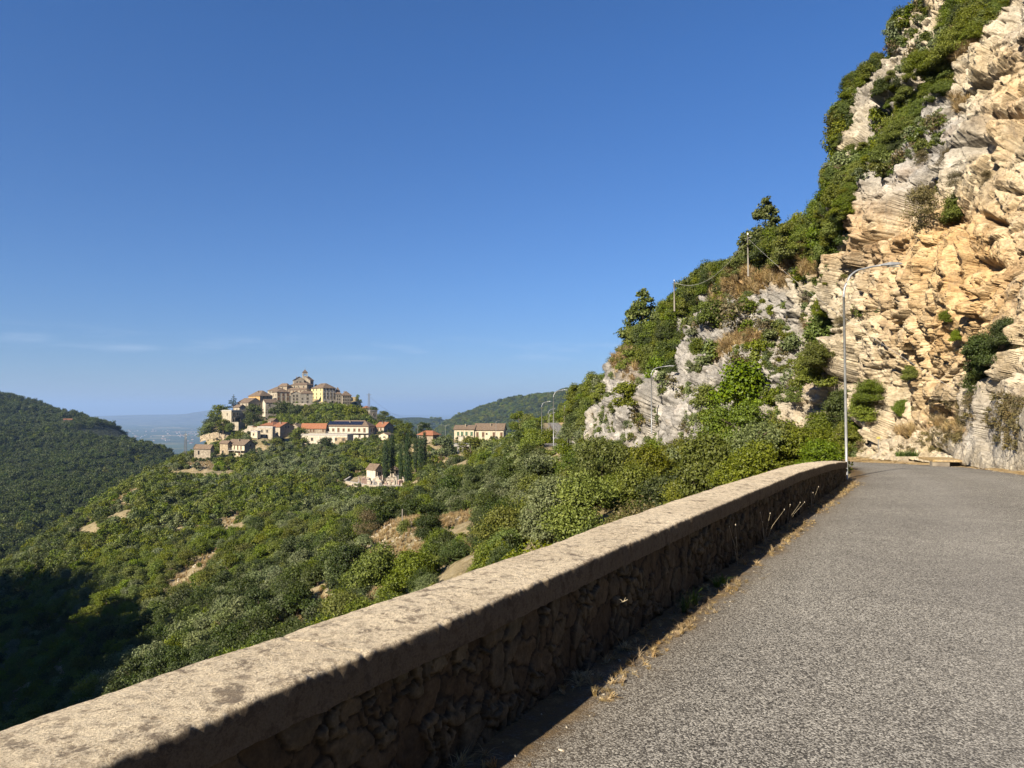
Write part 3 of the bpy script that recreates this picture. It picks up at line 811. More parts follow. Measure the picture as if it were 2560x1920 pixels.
masonry = np.clip(blob(2570, 1090, 135, 100) * 1.6 - .3, 0, 1) * (px_ > 2350)
# folded bedding: coordinate across the beds
fold = .9 * np.sin(P[:, 0] * .28 + .6) * 1.0 + fbm(P, .16, 3, 70) * 2.2
bx = P[:, 2] * .9 - .034 * np.clip(37 - P[:, 1], 0, 26) ** 2 + .22 * np.clip(P[:, 1] - 37, 0, 60) + fold * .7
strat = np.clip(.02 + .34 * sstep(2000, 2140, px_) + .8 * orange + .4 * blob(2200, 900, 250, 160) + .5 * blob(2150, 250, 90, 200), 0, 1) * (1 - masonry)
def saw(x): f = x - np.floor(x); return np.where(f < .8, f / .8, (1 - f) / .2)
layer1 = _val[(np.floor(bx / .62).astype(np.int64)) & 255]
layer2 = _val[(np.floor((bx + fbm(P, .8, 3, 23) * .30) / .24).astype(np.int64) + 77) & 255]
bx_ = bx + fbm(P, .8, 3, 23) * .22 * 1.0; w2 = sstep(-.15, .25, fbm(P, .5, 3, 88))
b1, e1 = blocks(P, .33, 5, (1, 1, .8)); b2, e2 = blocks(P, .9, 21, (1.1, 1.1, .8)); b3, e3 = blocks(P + fbm(P, 1, 2)[:, None] * .2, 2.4, 40)
far = sstep(35, 80, dist)
disp = fbm(P, .10, 3, 31) * 1.6 + fbm(P, .3, 3, 90, .5, True) * .35
disp = disp + b1 * .80 + b2 * .36 + b3 * .15
disp = disp + strat * ((saw(bx / .62) - .5) * .12 + layer1 * .20 + ((saw(bx_ / .21) - .5) * .02 + layer2 * .045) * w2)
disp = disp + fbm(P, 1.6, 4, 12) * .07 + fbm(P, 7, 3, 14) * .03
b4, e4 = blocks(P + fbm(P, 2, 2)[:, None] * .12, 5.5, 11, (1, 1, 1.5)); disp = disp + b4 * .055 * np.clip(1.6 - dist / 45, .2, 1)
disp = disp - .30 * (1 - sstep(0, .10, e1)) - .12 * (1 - sstep(0, .09, e2)) * (1 - .4 * strat)
# overhang shadow holes like in the photograph
hole = 1.6 * blob(2495, 385, 40, 15, .25) + 1.3 * blob(2530, 300, 45, 12, .1) + 1.0 * blob(2275, 815, 22, 6, .12) + 1.0 * blob(2455, 745, 30, 12, .2) + .8 * blob(2478, 668, 30, 14) + .9 * blob(2370, 1003, 28, 5, .06) + 1.2 * blob(2505, 560, 30, 8, .4) + .9 * blob(2220, 530, 16, 10, -.7)
disp = disp - hole * 1.3
recess = .9 * blob(2370, 1040, 62, 30)
disp = disp - recess
edgefade = np.clip(u.repeat(NC, 1).ravel() * 18, 0, 1)
disp = disp * (.25 + .75 * edgefade) * (1 - .75 * masonry)
mcell, mc = cells2(np.stack([P[:, 0] + P[:, 1], P[:, 2] * 1.3, 0 * P[:, 0]], -1), 2.2, 15)
disp = disp + masonry * (sstep(0, .12, mcell) * .06 + mc * .03)
scale_d = np.clip(dist / 30, .6, 1.7)
P2 = P + N * (disp * scale_d)[:, None]
P2 = P2.reshape(NR, NC, 3)
CLIFF = P2
# back of the ridge: the skyline edge rolls over and falls away behind
back = []
for k, (t, dz) in enumerate(((60, -60), (25, -16), (10, -4.5), (3, -.8))):
    e = P2[:, 0].copy(); dirn = e - np.array([0, 0, EYE]); dirn[:, 2] = 0; dirn /= np.linalg.norm(dirn, axis=1)[:, None]
    side = np.stack([dirn[:, 1], -dirn[:, 0], 0 * dirn[:, 0]], -1)
    back.append(e + dirn * t + side * t * .45 + np.array([0, 0, dz]))
full = np.concatenate([np.stack(back, 1), P2], 1)
def padb(a, val): return np.concatenate([np.full((NR, 4), val), a.reshape(NR, NC)], 1).ravel()
def m_rock():
    m, nt, bs, out = new_mat("weathered_limestone")
    p = pos(nt)
    ao = nd(nt, "ShaderNodeAttribute", attribute_name='orange'); ag = nd(nt, "ShaderNodeAttribute", attribute_name='grey'); ab = nd(nt, "ShaderNodeAttribute", attribute_name='bed')
    n = noise(nt, p, .9, 8, .68, .4); n2 = noise(nt, p, 6, 7, .7); n3 = noise(nt, p, .35, 6, .6)
    tan = ramp(nt, n, [(.28, (.18, .15, .105)), (.43, (.36, .31, .215)), (.60, (.51, .45, .335)), (.78, (.62, .57, .455))])
    orr = ramp(nt, n, [(.28, (.26, .155, .07)), (.46, (.45, .30, .145)), (.64, (.54, .41, .235)), (.80, (.58, .49, .345))])
    gr = ramp(nt, n, [(.28, (.11, .107, .10)), (.45, (.23, .22, .205)), (.60, (.35, .335, .31)), (.76, (.52, .50, .46))])
    c = mix(nt, ao.outputs['Fac'], tan, orr)
    c = mix(nt, ag.outputs['Fac'], c, gr)
    # bedding tint
    bw = noise(nt, None, 1, 5, .7)
    cb = nt.nodes.new("ShaderNodeCombineXYZ"); nt.links.new(math_n(nt, 'MULTIPLY', ab.outputs['Fac'], 3.2), cb.inputs[2])
    mp = nd(nt, "ShaderNodeVectorMath", operation='MULTIPLY_ADD'); mp.inputs[1].default_value = (.7, .7, .0); nt.links.new(p, mp.inputs[0]); nt.links.new(cb.outputs[0], mp.inputs[2])
    bn = noise(nt, mp.outputs[0], 1.0, 4, .6)
    sa = nd(nt, "ShaderNodeAttribute", attribute_name='strat')
    c = mix(nt, sa.outputs['Fac'], c, ramp(nt, bn, [(.32, (.66, .62, .58)), (.5, (1, 1, 1)), (.7, (1.12, 1.1, 1.06))]), 'MULTIPLY')
    # dark lichen streaks and cracks
    st = nd(nt, "ShaderNodeMapping"); st.inputs['Scale'].default_value = (1.3, 1.3, .35); nt.links.new(p, st.inputs[0])
    sn = noise(nt, st.outputs[0], 1.1, 7, .7, .3)
    c = mix(nt, math_n(nt, 'MULTIPLY', ramp(nt, sn, [(.55, (0, 0, 0)), (.68, (1, 1, 1))]), .6), c, (.12, .11, .10))
    c = mix(nt, math_n(nt, 'MULTIPLY', ramp(nt, n3, [(.58, (0, 0, 0)), (.72, (1, 1, 1))]), .25), c, (.34, .21, .11))
    c = mix(nt, 1, c, ramp(nt, n2, [(.3, (.62, .6, .58)), (.52, (1, 1, 1)), (.75, (1.15, 1.14, 1.1))]), 'MULTIPLY')
    dg = nd(nt, "ShaderNodeAttribute", attribute_name='grass')
    gn = ramp(nt, noise(nt, p, 4, 6, .7), [(.35, (.15, .10, .05)), (.6, (.40, .28, .14))])
    c = mix(nt, dg.outputs['Fac'], c, gn)
    nt.links.new(c, bs.inputs['Base Color']); bs.inputs['Roughness'].default_value = .9
    v = nd(nt, "ShaderNodeTexVoronoi", feature='DISTANCE_TO_EDGE'); v.inputs['Scale'].default_value = 2.6
    wv = nd(nt, "ShaderNodeVectorMath", operation='MULTIPLY_ADD'); wv.inputs[1].default_value = (1, 1, 1.6); nt.links.new(p, wv.inputs[0])
    nn = nd(nt, "ShaderNodeTexNoise"); nn.inputs['Scale'].default_value = 2; nt.links.new(p, nn.inputs['Vector']); nt.links.new(nn.outputs['Color'], wv.inputs[2])
    nt.links.new(wv.outputs[0], v.inputs['Vector'])
    cr = ramp(nt, v.outputs['Distance'], [(0, (0, 0, 0)), (.06, (1, 1, 1))])
    h = math_n(nt, 'ADD', math_n(nt, 'MULTIPLY', n, 1.6), math_n(nt, 'MULTIPLY', n2, .55))
    h = math_n(nt, 'ADD', h, math_n(nt, 'MULTIPLY', bn, math_n(nt, 'MULTIPLY', sa.outputs['Fac'], .9)))
    h = math_n(nt, 'ADD', h, math_n(nt, 'MULTIPLY', cr, .22))
    bump(nt, bs, h, .7, .12)
    return m
M_rock = m_rock()
# dry grass ledges (bare straw on the slope), in photo terms
ledge = 1.2 * blob(1950, 680, 26, 75, .75) + 1.2 * blob(1870, 745, 25, 90, 1.0) + blob(2040, 650, 22, 60, .6) + .9 * blob(1850, 880, 60, 26, -.4) + .9 * blob(1597, 925, 25, 45, .5) + .8 * blob(2430, 110, 25, 80, .6) + .6 * blob(2390, 250, 18, 40) + .7 * blob(2400, 1090, 50, 25) + .5 * blob(2240, 1070, 40, 15) + .5 * blob(2040, 830, 40, 60)
ledge = np.clip((ledge + fbm(P, .8, 4, 66) * .5 - .25) * 1.6, 0, 1)
me = mesh_np("cliff", full.reshape(-1, 3), grid_faces(NR, NC + 4), M_rock, True,
             cols={'orange': padb(orange, 0), 'grey': padb(grey, .4), 'bed': padb(bx, 0), 'strat': padb(strat, .1), 'grass': padb(ledge, .2)})
cliff = link("cliff", me)
tag(cliff, kind='structure')
def on_cliff(px, py):
    """world point and outward normal of the built cliff at a photo pixel"""
    k = ((PXg - px) ** 2 + (PYg - py) ** 2).argmin(); i, j = k // NC, k % NC
    return CLIFF[i, j], Nc[i, j], Dg[i, j]
# ------------------------------------------------------------------ village materials
def plaster(name, c, stain=.55):
    m, nt, bs, out = new_mat(name)
    p = pos(nt, False); n = noise(nt, p, .8, 8, .7); n2 = noise(nt, p, 5, 5, .7)
    st = nt.nodes.new("ShaderNodeMapping"); st.inputs['Scale'].default_value = (.9, .9, .15); nt.links.new(p, st.inputs[0]); n3 = noise(nt, st.outputs[0], 1.4, 6, .65)
    cc = ramp(nt, n, [(.3, tuple(x * stain for x in c)), (.55, c), (.8, tuple(min(1, x * 1.12) for x in c))])
    cc = mix(nt, 1, cc, ramp(nt, n3, [(.35, (.72, .7, .68)), (.6, (1.04, 1.04, 1.04))]), 'MULTIPLY')
    cc = mix(nt, 1, cc, ramp(nt, n2, [(.3, (.8, .8, .8)), (.6, (1.05, 1.05, 1.05))]), 'MULTIPLY')
    nt.links.new(cc, bs.inputs['Base Color']); bs.inputs['Roughness'].default_value = .93; bump(nt, bs, n2, .4, .04)
    return m
def stonework(name, a, b, sc=2.6):
    m, nt, bs, out = new_mat(name)
    p = pos(nt, False, (1, 1, 1.6)); v = nd(nt, "ShaderNodeTexVoronoi"); v.inputs['Scale'].default_value = sc; nt.links.new(p, v.inputs['Vector'])
    s = nt.nodes.new("ShaderNodeSeparateColor"); nt.links.new(v.outputs['Color'], s.inputs[0])
    c = ramp(nt, s.outputs[0], [(0, a), (1, b)]); n = noise(nt, p, .5, 7, .65)
    c = mix(nt, 1, c, ramp(nt, n, [(.3, (.6, .58, .55)), (.65, (1.1, 1.1, 1.08))]), 'MULTIPLY')
    c = mix(nt, ramp(nt, v.outputs['Distance'], [(.35, (0, 0, 0)), (.7, (.6, .6, .6))]), c, (.12, .10, .08))
    nt.links.new(c, bs.inputs['Base Color']); bs.inputs['Roughness'].default_value = .95; bump(nt, bs, v.outputs['Distance'], -.6, .06)
    return m
def tiles(name, a, b, c3, axis=0):
    m, nt, bs, out = new_mat(name)
    p = pos(nt, False); w = nd(nt, "ShaderNodeTexWave", bands_direction='X' if axis == 0 else 'Y'); w.inputs['Scale'].default_value = 1.25; w.inputs['Distortion'].default_value = .4
    nt.links.new(p, w.inputs['Vector'])
    n = noise(nt, p, 1.6, 7, .75); n2 = noise(nt, p, 9, 4, .8)
    c = ramp(nt, n, [(.28, a), (.5, b), (.75, c3)])
    c = mix(nt, 1, c, ramp(nt, n2, [(.3, (.55, .52, .5)), (.6, (1.1, 1.1, 1.1))]), 'MULTIPLY')
    c = mix(nt, 1, c, ramp(nt, w.outputs['Fac'], [(0, (.55, .55, .55)), (.6, (1, 1, 1))]), 'MULTIPLY')
    nt.links.new(c, bs.inputs['Base Color']); bs.inputs['Roughness'].default_value = .9; bump(nt, bs, w.outputs['Fac'], .7, .1)
    return m
VM = dict(
    cream=plaster("cream_plaster", (.42, .37, .285)), grey=plaster("grey_and_shaded_wall_plaster", (.26, .24, .20)), white=plaster("white_plaster", (.56, .51, .41), .7),  # grey also puts shade into the front walls of cream houses
    yellow=plaster("yellow_plaster", (.60, .535, .27), .85), orange=plaster("ochre_plaster", (.50, .32, .14), .7), pale=plaster("pale_cream_plaster", (.56, .50, .36), .75),
    tan=plaster("tan_plaster", (.32, .27, .20)), stone=stonework("grey_stonework", (.22, .19, .15), (.44, .39, .31)), tstone=stonework("tan_stonework", (.32, .25, .16), (.52, .43, .29)),
    roof=tiles("old_brown_tiles", (.10, .075, .055), (.20, .145, .10), (.33, .26, .185)), red=tiles("red_tiles", (.18, .08, .045), (.30, .135, .075), (.38, .21, .13)),
    orr=tiles("orange_tiles", (.20, .085, .045), (.34, .145, .075), (.42, .22, .13)),
    conc=simple("pale_concrete", (.42, .40, .36), (.26, .245, .22), 1.2, .9), dark=simple("dark_opening", (.018, .017, .016), (.008, .008, .008), 3, .5, 0),
    frame=simple("stone_surround", (.38, .33, .25), None, 6), brown=simple("brown_shutter", (.14, .075, .04), (.09, .05, .03), 8, .7), green=simple("green_shutter", (.07, .14, .08), (.05, .10, .06), 8, .7),
    metal=simple("grey_metal", (.35, .35, .34), (.25, .25, .25), 5, .45, .1, .01, .6), panel=simple("solar_panel_blue", (.014, .022, .05), (.01, .014, .032), 4, .15, 0), timber=simple("grey_wood", (.2, .16, .12), None, 6))
# windows: a surround with a dark pane or closed shutters; one mesh each, shared
def win_mesh(kind):
    mb = MB()      # lies in the plane y=0, looks to -y, width 1, height 1, sits on z=0
    mb.box(-.5, .5, -.03, .12, 0, 1, 0)                      # pane
    fr = .11
    mb.box(-.5 - fr, -.5, -.09, .12, -.04, 1.04, 1); mb.box(.5, .5 + fr, -.09, .12, -.04, 1.04, 1)
    mb.box(-.5 - fr, .5 + fr, -.09, .12, 1.04, 1.12, 1); mb.box(-.5 - fr * 1.4, .5 + fr * 1.4, -.15, .12, -.12, -.04, 1)
    pane = VM['dark']
    if kind in ('brown', 'green'):
        mb.box(-.5, -.02, -.075, -.032, 0, 1, 2); mb.box(.02, .5, -.075, -.032, 0, 1, 2)
    if kind == 'open':
        mb.box(-.03, .03, -.06, -.032, 0, 1, 1); mb.box(-1.0, -.5 - fr, -.12, -.06, 0, 1, 2); mb.box(.5 + fr, 1.0, -.12, -.06, 0, 1, 2)
    if kind == 'dark': mb.box(-.03, .03, -.06, -.032, 0, 1, 1)
    return mb.mesh("window_" + kind, [pane, VM['frame'], VM['green'] if kind == 'green' else VM['brown']])
WMESH = {k: win_mesh(k) for k in ('dark', 'brown', 'green', 'open')}
mbd = MB(); mbd.box(-.5, .5, -.05, .1, 0, 1, 0); mbd.box(-.6, -.5, -.1, .1, 0, 1.06, 1); mbd.box(.5, .6, -.1, .1, 0, 1.06, 1); mbd.box(-.5, .5, -.1, .1, 1, 1.06, 1)
DMESH = {'dark': mbd.mesh("door_dark", [VM['dark'], VM['frame']]), 'brown': mbd.mesh("door_brown", [VM['brown'], VM['frame']])}

def P3d(px, py, d): return Vector(W(px, py, d))
HOUSES = []
def house(name, label, cat, sc, cx, lx, rx, base, eave, d, th=45, roof='hip', rh=2.2, wall='cream', wallL=None, rm='roof', win=(), chim=0, found=5, over=.5, flatedge=None, extra=None, r0=None, rpar=None):
    """cx,lx,rx,base,eave in pixels of crop sc=(scale, ox, oy); corner nearest to the camera is cx"""
    k, ox, oy = sc
    cx, lx, rx = (ox + v * k for v in (cx, lx, rx)); base, eave = (oy + v * k for v in (base, eave))
    c = P3d(cx, base, d); top = P3d(cx, eave, d)
    t = math.radians(th); ct, st = math.cos(t), math.sin(t)
    kr = (rx - 1280) / F * (c.y * CA - 0) / c.y; kl = (lx - 1280) / F
    kr = (rx - 1280) / F
    Lr = (kr * c.y - c.x) / (ct - kr * st); Ll = (c.x - kl * c.y) / (st + kl * ct)
    Lr = max(Lr, 2.5); Ll = max(Ll, 2.5)
    H = top.z - c.z
    root = empty(name, c, t)
    tag(root, label, cat)
    mid = Vector((c.x + ct * Lr / 2 - st * Ll / 2, c.y + st * Lr / 2 + ct * Ll / 2))
    R_ = max(Lr, Ll) * .55
    PADS.append((mid.x, mid.y, c.z - .3, R_ + (r0 or 1), R_ + 12))
    HOUSES.append((mid.x, mid.y, R_ + 1.0, c.z, H))
    # walls
    mb = MB(); lo = -found
    A, B, C_, D = (0, 0), (Lr, 0), (Lr, Ll), (0, Ll)
    z = H
    def wallq(p, q, m, peak=None):
        if peak is None: mb.poly([(p[0], p[1], lo), (q[0], q[1], lo), (q[0], q[1], z), (p[0], p[1], z)], m)
        else:
            mb.poly([(p[0], p[1], lo), (q[0], q[1], lo), (q[0], q[1], z), ((p[0] + q[0]) / 2, (p[1] + q[1]) / 2, z + peak), (p[0], p[1], z)], m)
    pk_r = rh if roof == 'gy' else None; pk_l = rh if roof == 'gx' else None
    wallq(A, B, 0, pk_r); wallq(B, C_, 1, pk_l); wallq(C_, D, 0, pk_r); wallq(D, A, 1, pk_l)
    mb.obj("wall", [VM[wall], VM[wallL or wall]], root)
    # roof
    o_ = over; mb = MB(); th_ = .22
    x0, x1, y0, y1 = -o_, Lr + o_, -o_, Ll + o_
    def slab(pts):      # roof plane with thickness
        b = [(p[0], p[1], p[2] - th_) for p in pts]
        mb.poly(pts); mb.poly(b[::-1])
        n = len(pts)
        for i in range(n): mb.poly([b[i], b[(i + 1) % n], pts[(i + 1) % n], pts[i]])
    zz = H + .12
    if roof == 'hip':
        w_ = min(x1 - x0, y1 - y0) / 2
        dz = rh * o_ / max(w_ - o_, .5); zz = zz - min(dz, .3) + .1
        if (x1 - x0) >= (y1 - y0): r1, r2 = (x0 + w_, (y0 + y1) / 2, H + rh), (x1 - w_, (y0 + y1) / 2, H + rh)
        else: r1, r2 = ((x0 + x1) / 2, y0 + w_, H + rh), ((x0 + x1) / 2, y1 - w_, H + rh)
        a, b, c2, d2 = (x0, y0, zz), (x1, y0, zz), (x1, y1, zz), (x0, y1, zz)
        if (x1 - x0) >= (y1 - y0):
            slab([a, b, r2, r1]); slab([b, c2, r2]); slab([c2, d2, r1, r2]); slab([d2, a, r1])
        else:
            slab([a, b, r1]); slab([b, c2, r2, r1]); slab([c2, d2, r2]); slab([d2, a, r1, r2])
    elif roof == 'gx':      # ridge along x, gables at x ends
        my = Ll / 2; sl = rh / (Ll / 2); ze = H - sl * o_ + .15
        r1, r2 = (x0, my, H + rh + .15), (x1, my, H + rh + .15)
        slab([(x0, y0, ze), (x1, y0, ze), r2, r1]); slab([(x1, y1, ze), (x0, y1, ze), r1, r2])
    elif roof == 'gy':
        mx = Lr / 2; sl = rh / (Lr / 2); ze = H - sl * o_ + .15
        r1, r2 = (mx, y0, H + rh + .15), (mx, y1, H + rh + .15)
        slab([(x0, y1, ze), (x0, y0, ze), r1, r2]); slab([(x1, y0, ze), (x1, y1, ze), r2, r1])
    elif roof == 'shed':      # rises away from the camera along y
        slab([(x0, y0, H + .1), (x1, y0, H + .1), (x1, y1, H + rh), (x0, y1, H + rh)])
    elif roof == 'shedx':
        slab([(x0, y0, H + rh), (x1, y0, H + .1), (x1, y1, H + .1), (x0, y1, H + rh)])
    if roof in ('shed', 'shedx'):
        m2 = MB()
        if roof == 'shed': m2.poly([(0, 0, H), (0, Ll, H + rh - .1), (0, Ll, H)]); m2.poly([(Lr, 0, H), (Lr, Ll, H), (Lr, Ll, H + rh - .1)]); m2.poly([(0, Ll, H), (Lr, Ll, H), (Lr, Ll, H + rh - .1), (0, Ll, H + rh - .1)])
        else: m2.poly([(0, 0, H), (Lr, 0, H), (0, 0, H + rh - .1)]); m2.poly([(0, Ll, H), (0, 0, H), (0, 0, H + rh - .1), (0, Ll, H + rh - .1)])
        m2.obj("upper_wall", VM[wall], root)
    if roof == 'flat':
        mb.box(-.1, Lr + .1, -.1, Ll + .1, H, H + .22)
        for (a, b, c2, d2) in ((-.1, Lr + .1, -.1, .15), (-.1, Lr + .1, Ll - .15, Ll + .1), (-.1, .15, .15, Ll - .15), (Lr - .15, Lr + .1, .15, Ll - .15)): mb.box(a, b, c2, d2, H + .22, H + .95)
        ro = mb.obj("roof_terrace", VM['conc'], root)
    else: ro = mb.obj("roof", VM[rm], root)
    for i in range(chim):
        xx, yy = Lr * (.3 + .45 * ((i * .618) % 1)), Ll * (.35 + .4 * ((i * .381 + .3) % 1)); m2 = MB()
        hz_ = H + rh * .55
        m2.box(xx - .35, xx + .35, yy - .3, yy + .3, hz_ - 1, hz_ + 1.2); m2.box(xx - .45, xx + .45, yy - .4, yy + .4, hz_ + 1.2, hz_ + 1.35); m2.box(xx - .25, xx + .25, yy - .2, yy + .2, hz_ + 1.35, hz_ + 1.6)
        m2.obj("chimney", VM['tan'], ro)
    # windows: (face, z fraction of each row, x fractions, kind, w, h)
    for face, rows, xs, kind, ww, wh in win:
        L = Lr if face == 'R' else Ll
        for zf in rows:
            for xf in xs:
                nm = "window"; dat = WMESH.get(kind)
                if kind.startswith('door'): nm = "door"; dat = DMESH[kind[5:]]
                o = bpy.data.objects.new(nm, dat); COL.objects.link(o); o.parent = root
                if face == 'R': o.location = (L * xf, 0, H * zf); o.rotation_euler = (0, 0, 0)
                else: o.location = (0, L * (1 - xf), H * zf); o.rotation_euler = (0, 0, -math.pi / 2)
                o.scale = (ww * 1.2, 1.6, wh * 1.12)
    return root, Lr, Ll, H
def ev(n, a=.12, b=.88): return [a + (b - a) * i / max(n - 1, 1) for i in range(n)] if n > 1 else [(a + b) / 2]
Z1 = (.22604, 500, 900); Z2 = (.18083, 440, 1000); Z3 = (.22604, 840, 1000)

# --- upper village, from the crest down
church, Lr, Ll, H = house("church", "stone church on the very top of the hill, carrying the small bell turret", "church", Z1, 1218, 1105, 1254, 300, 222, 622, 66, 'gx', 3.4, 'stone', None, 'roof', [('L', [.55], [.5], 'dark', .9, 1.8), ('R', [.5], [.4], 'dark', .8, 1.5)], 0, 8)
# bell turret
bt = empty("bell_turret", P3d(500 + 1160 * .22604, 900 + 190 * .22604, 626), math.radians(20)); bt.scale = (.78, .78, .86); tag(bt, "small pale bell turret with tiled cap and cross above the church roof", "bell turret")
mb = MB(); w_, h_ = 2.7, 4.6
for sx_ in (-1, 1):
    for sy_ in (-1, 1): mb.box(sx_ * w_ - .7 * (sx_ > 0) - 0 * sx_, sx_ * w_ + .7 * (sx_ < 0), sy_ * w_ - .7 * (sy_ > 0), sy_ * w_ + .7 * (sy_ < 0), -3, h_)
mb.box(-w_ + .02, w_ - .02, -w_ + .02, w_ - .02, -3, 1.2); mb.box(-w_ + .01, w_ - .01, -w_ + .01, w_ - .01, h_ - 1.1, h_ - .02)
for a in (-1, 1):
    for s_ in (-1, 1):
        mb.box(-w_ + .7, -w_ + 1.25, a * (w_ - .4), a * (w_ - .1), 1.2, h_ - 1) if a < 0 else None
mb.obj("belfry", VM['cream'], bt)
mb = MB(); z0 = h_; e_ = w_ + .45
for a, b in (((-e_, -e_), (e_, -e_)), ((e_, -e_), (e_, e_)), ((e_, e_), (-e_, e_)), ((-e_, e_), (-e_, -e_))): mb.poly([(a[0], a[1], z0), (b[0], b[1], z0), (b[0] * .3, b[1] * .3, z0 + 2.3), (a[0] * .3, a[1] * .3, z0 + 2.3)]); mb.poly([(a[0] * .3, a[1] * .3, z0 + 2.3), (b[0] * .3, b[1] * .3, z0 + 2.3), (0, 0, z0 + 3.4)])
mb.poly([(-e_, -e_, z0), (-e_, e_, z0), (e_, e_, z0), (e_, -e_, z0)]); mb.obj("cap", VM['roof'], bt)
mb = MB(); mb.tube([(0, 0, z0 + 3.2), (0, 0, z0 + 5.6)], .10, 6); mb.box(-.6, .6, -.07, .07, z0 + 4.6, z0 + 4.8); mb.obj("cross", VM['metal'], bt)
mb = MB(); mb.tube([(0, 0, 2.0), (0, 0, 2.3), (0, 0, 3.0), (0, 0, 3.3)], [.75, .6, .4, .15], 12); mb.obj("bell", VM['metal'], bt)

U = []
def hs(*a, **k): r = house(*a, **k); U.append(r); return r
hs("stone_house", "stone house with a brown hipped roof directly left of the church", "house", Z1, 1040, 1025, 1150, 285, 216, 616, 20, 'gy', 2.6, 'stone', None, 'roof', [('R', [.5], [.3, .6], 'dark', .8, 1.1)], 1, 8)
hs("terrace_house", "tan house with a wide hipped roof and planted terrace below the church", "house", Z1, 1182, 1000, 1250, 338, 272, 606, 62, 'hip', 1.9, 'tan', None, 'roof', [('L', [.45], [.25, .5, .8], 'dark', 1, 1.5), ('R', [.4], [.5], 'dark', .9, 1.3)], 0, 8)
hs("dark_roofed_house", "house with a dark hipped roof left of the planted terrace house", "house", Z1, 962, 866, 1002, 335, 287, 608, 60, 'hip', 2.4, 'tan', None, 'roof', [('L', [.4], [.5], 'dark', .9, 1.2)], 0, 8)
hs("cream_house", "low cream house with brown roof left of the dark roofed house", "house", Z1, 856, 748, 962, 400, 338, 600, 58, 'hip', 3.4, 'cream', None, 'roof', [('L', [.55], [.25, .55, .85], 'dark', .9, 1.3)], 0, 8)
hs("row_house", "long narrow tan house under the terrace, between cream house and yellow palazzo", "house", Z1, 1180, 968, 1212, 372, 326, 600, 68, 'hip', 1.6, 'tan', None, 'roof', [('L', [.35], ev(5), 'brown', .9, 1.3)], 2, 8)
hs("shuttered_house", "cream house with brown shutters and low pyramid roof in the middle of the village", "house", Z1, 848, 792, 992, 462, 352, 585, 33, 'hip', 3.0, 'cream', None, 'roof', [('R', [.14, .58], [.15, .5, .85], 'brown', 1.3, 2.2), ('L', [.2, .6], [.4, .8], 'dark', .8, 1.3)], 0, 6)
mb = MB(); mb.box(0, 6, -1.2, 0, 0, .2)
hs("gabled_house", "grey gabled house between the shuttered house and the palazzo", "house", Z1, 1000, 988, 1118, 490, 372, 588, 12, 'gy', 2.0, 'grey', None, 'roof', [('R', [.08, .38, .7], [.3, .62], 'dark', 1.1, 1.5)], 0, 6)
hs("plain_house", "plain pale grey house touching the left side of the yellow palazzo", "house", Z1, 1118, 1110, 1246, 490, 368, 584, 14, 'hip', 2.0, 'grey', None, 'roof', [('R', [.1, .42, .78], [.55], 'dark', 1.2, 1.6), ('R', [.1, .42], [.1], 'dark', .9, 1.3)], 0, 6)
hs("yellow_palazzo", "tall four storey palazzo, bright yellow on its left side and grey cream in front", "palazzo", Z1, 1355, 1229, 1500, 480, 308, 590, 40, 'hip', 4.2, 'white', 'yellow', 'roof',
   [('R', [.32, .55, .82], [.12, .38, .64, .88], 'dark', 1.0, 1.7), ('R', [.0, ], [.2, .75], 'door_dark', 1.4, 2.0), ('L', [.32, .55, .82], [.2, .5, .85], 'dark', 1.0, 1.6)], 2, 6)
hs("tower_house", "narrow pointed-roof house seen over the right shoulder of the palazzo", "house", Z1, 1500, 1492, 1545, 400, 345, 600, 15, 'hip', 3.6, 'tan', None, 'roof', [], 0, 8)
hs("slim_house", "slim three storey beige house attached right of the palazzo", "house", Z1, 1500, 1494, 1562, 492, 372, 592, 12, 'hip', 1.4, 'grey', None, 'roof', [('R', [.1, .38, .68], [.3, .7], 'dark', 1.0, 1.5)], 0, 6)
hs("corner_house", "grey house with rows of windows at the right end of the upper village", "house", Z1, 1574, 1552, 1674, 498, 390, 590, 22, 'hip', 3.6, 'grey', 'cream', 'roof', [('R', [.12, .42, .74], ev(5), 'dark', .9, 1.4)], 2, 6)
hs("ochre_house", "ochre orange house with a brown hipped roof on the upper left of the village", "house", Z1, 662, 536, 802, 445, 395, 575, 48, 'hip', 4.4, 'tan', 'orange', 'roof', [('R', [.5], [.3, .6], 'dark', .9, 1.2)], 1, 8)
hs("arched_house", "cream house with three upper windows below the ochre house", "house", Z1, 535, 415, 692, 540, 470, 560, 45, 'gy', 3.6, 'grey', 'cream', 'roof', [('L', [.45], [.2, .5, .8], 'dark', 1.0, 1.5), ('R', [.5], [.2, .5, .8], 'dark', 1.0, 1.2)], 0, 8)
hs("tall_grey_house", "tall grey house with a sunlit narrow side behind the round dark tree", "house", Z1, 722, 688, 850, 655, 470, 556, 28, 'gx', 2.6, 'grey', 'white', 'roof', [('R', [.8], [.35], 'dark', 1, 1.4), ('L', [.6, .3], [.5], 'dark', .7, 1.2)], 0, 6)
hs("small_gabled_house", "small cream gabled house between the flat roofed house and the arched house", "house", Z1, 435, 372, 512, 600, 520, 552, 40, 'gy', 1.8, 'grey', 'cream', 'roof', [('L', [.5], [.6], 'dark', .9, 1.2)], 0, 8)
r = hs("flat_roofed_house", "cream stone house with flat roof terrace at the left end of the village", "house", Z1, 346, 222, 462, 692, 566, 540, 45, 'flat', 0, 'grey', 'cream', 'roof', [('L', [.6], [.65], 'dark', 1.0, 1.7), ('L', [.12], [.35], 'dark', 1.1, 1.6), ('R', [.62], [.25, .6], 'dark', 1.2, 1.8), ('R', [0.05], [.62], 'door_dark', 3.2, 2.8), ('R', [.1], [.2], 'dark', 1.0, 1.4)], 0, 6)
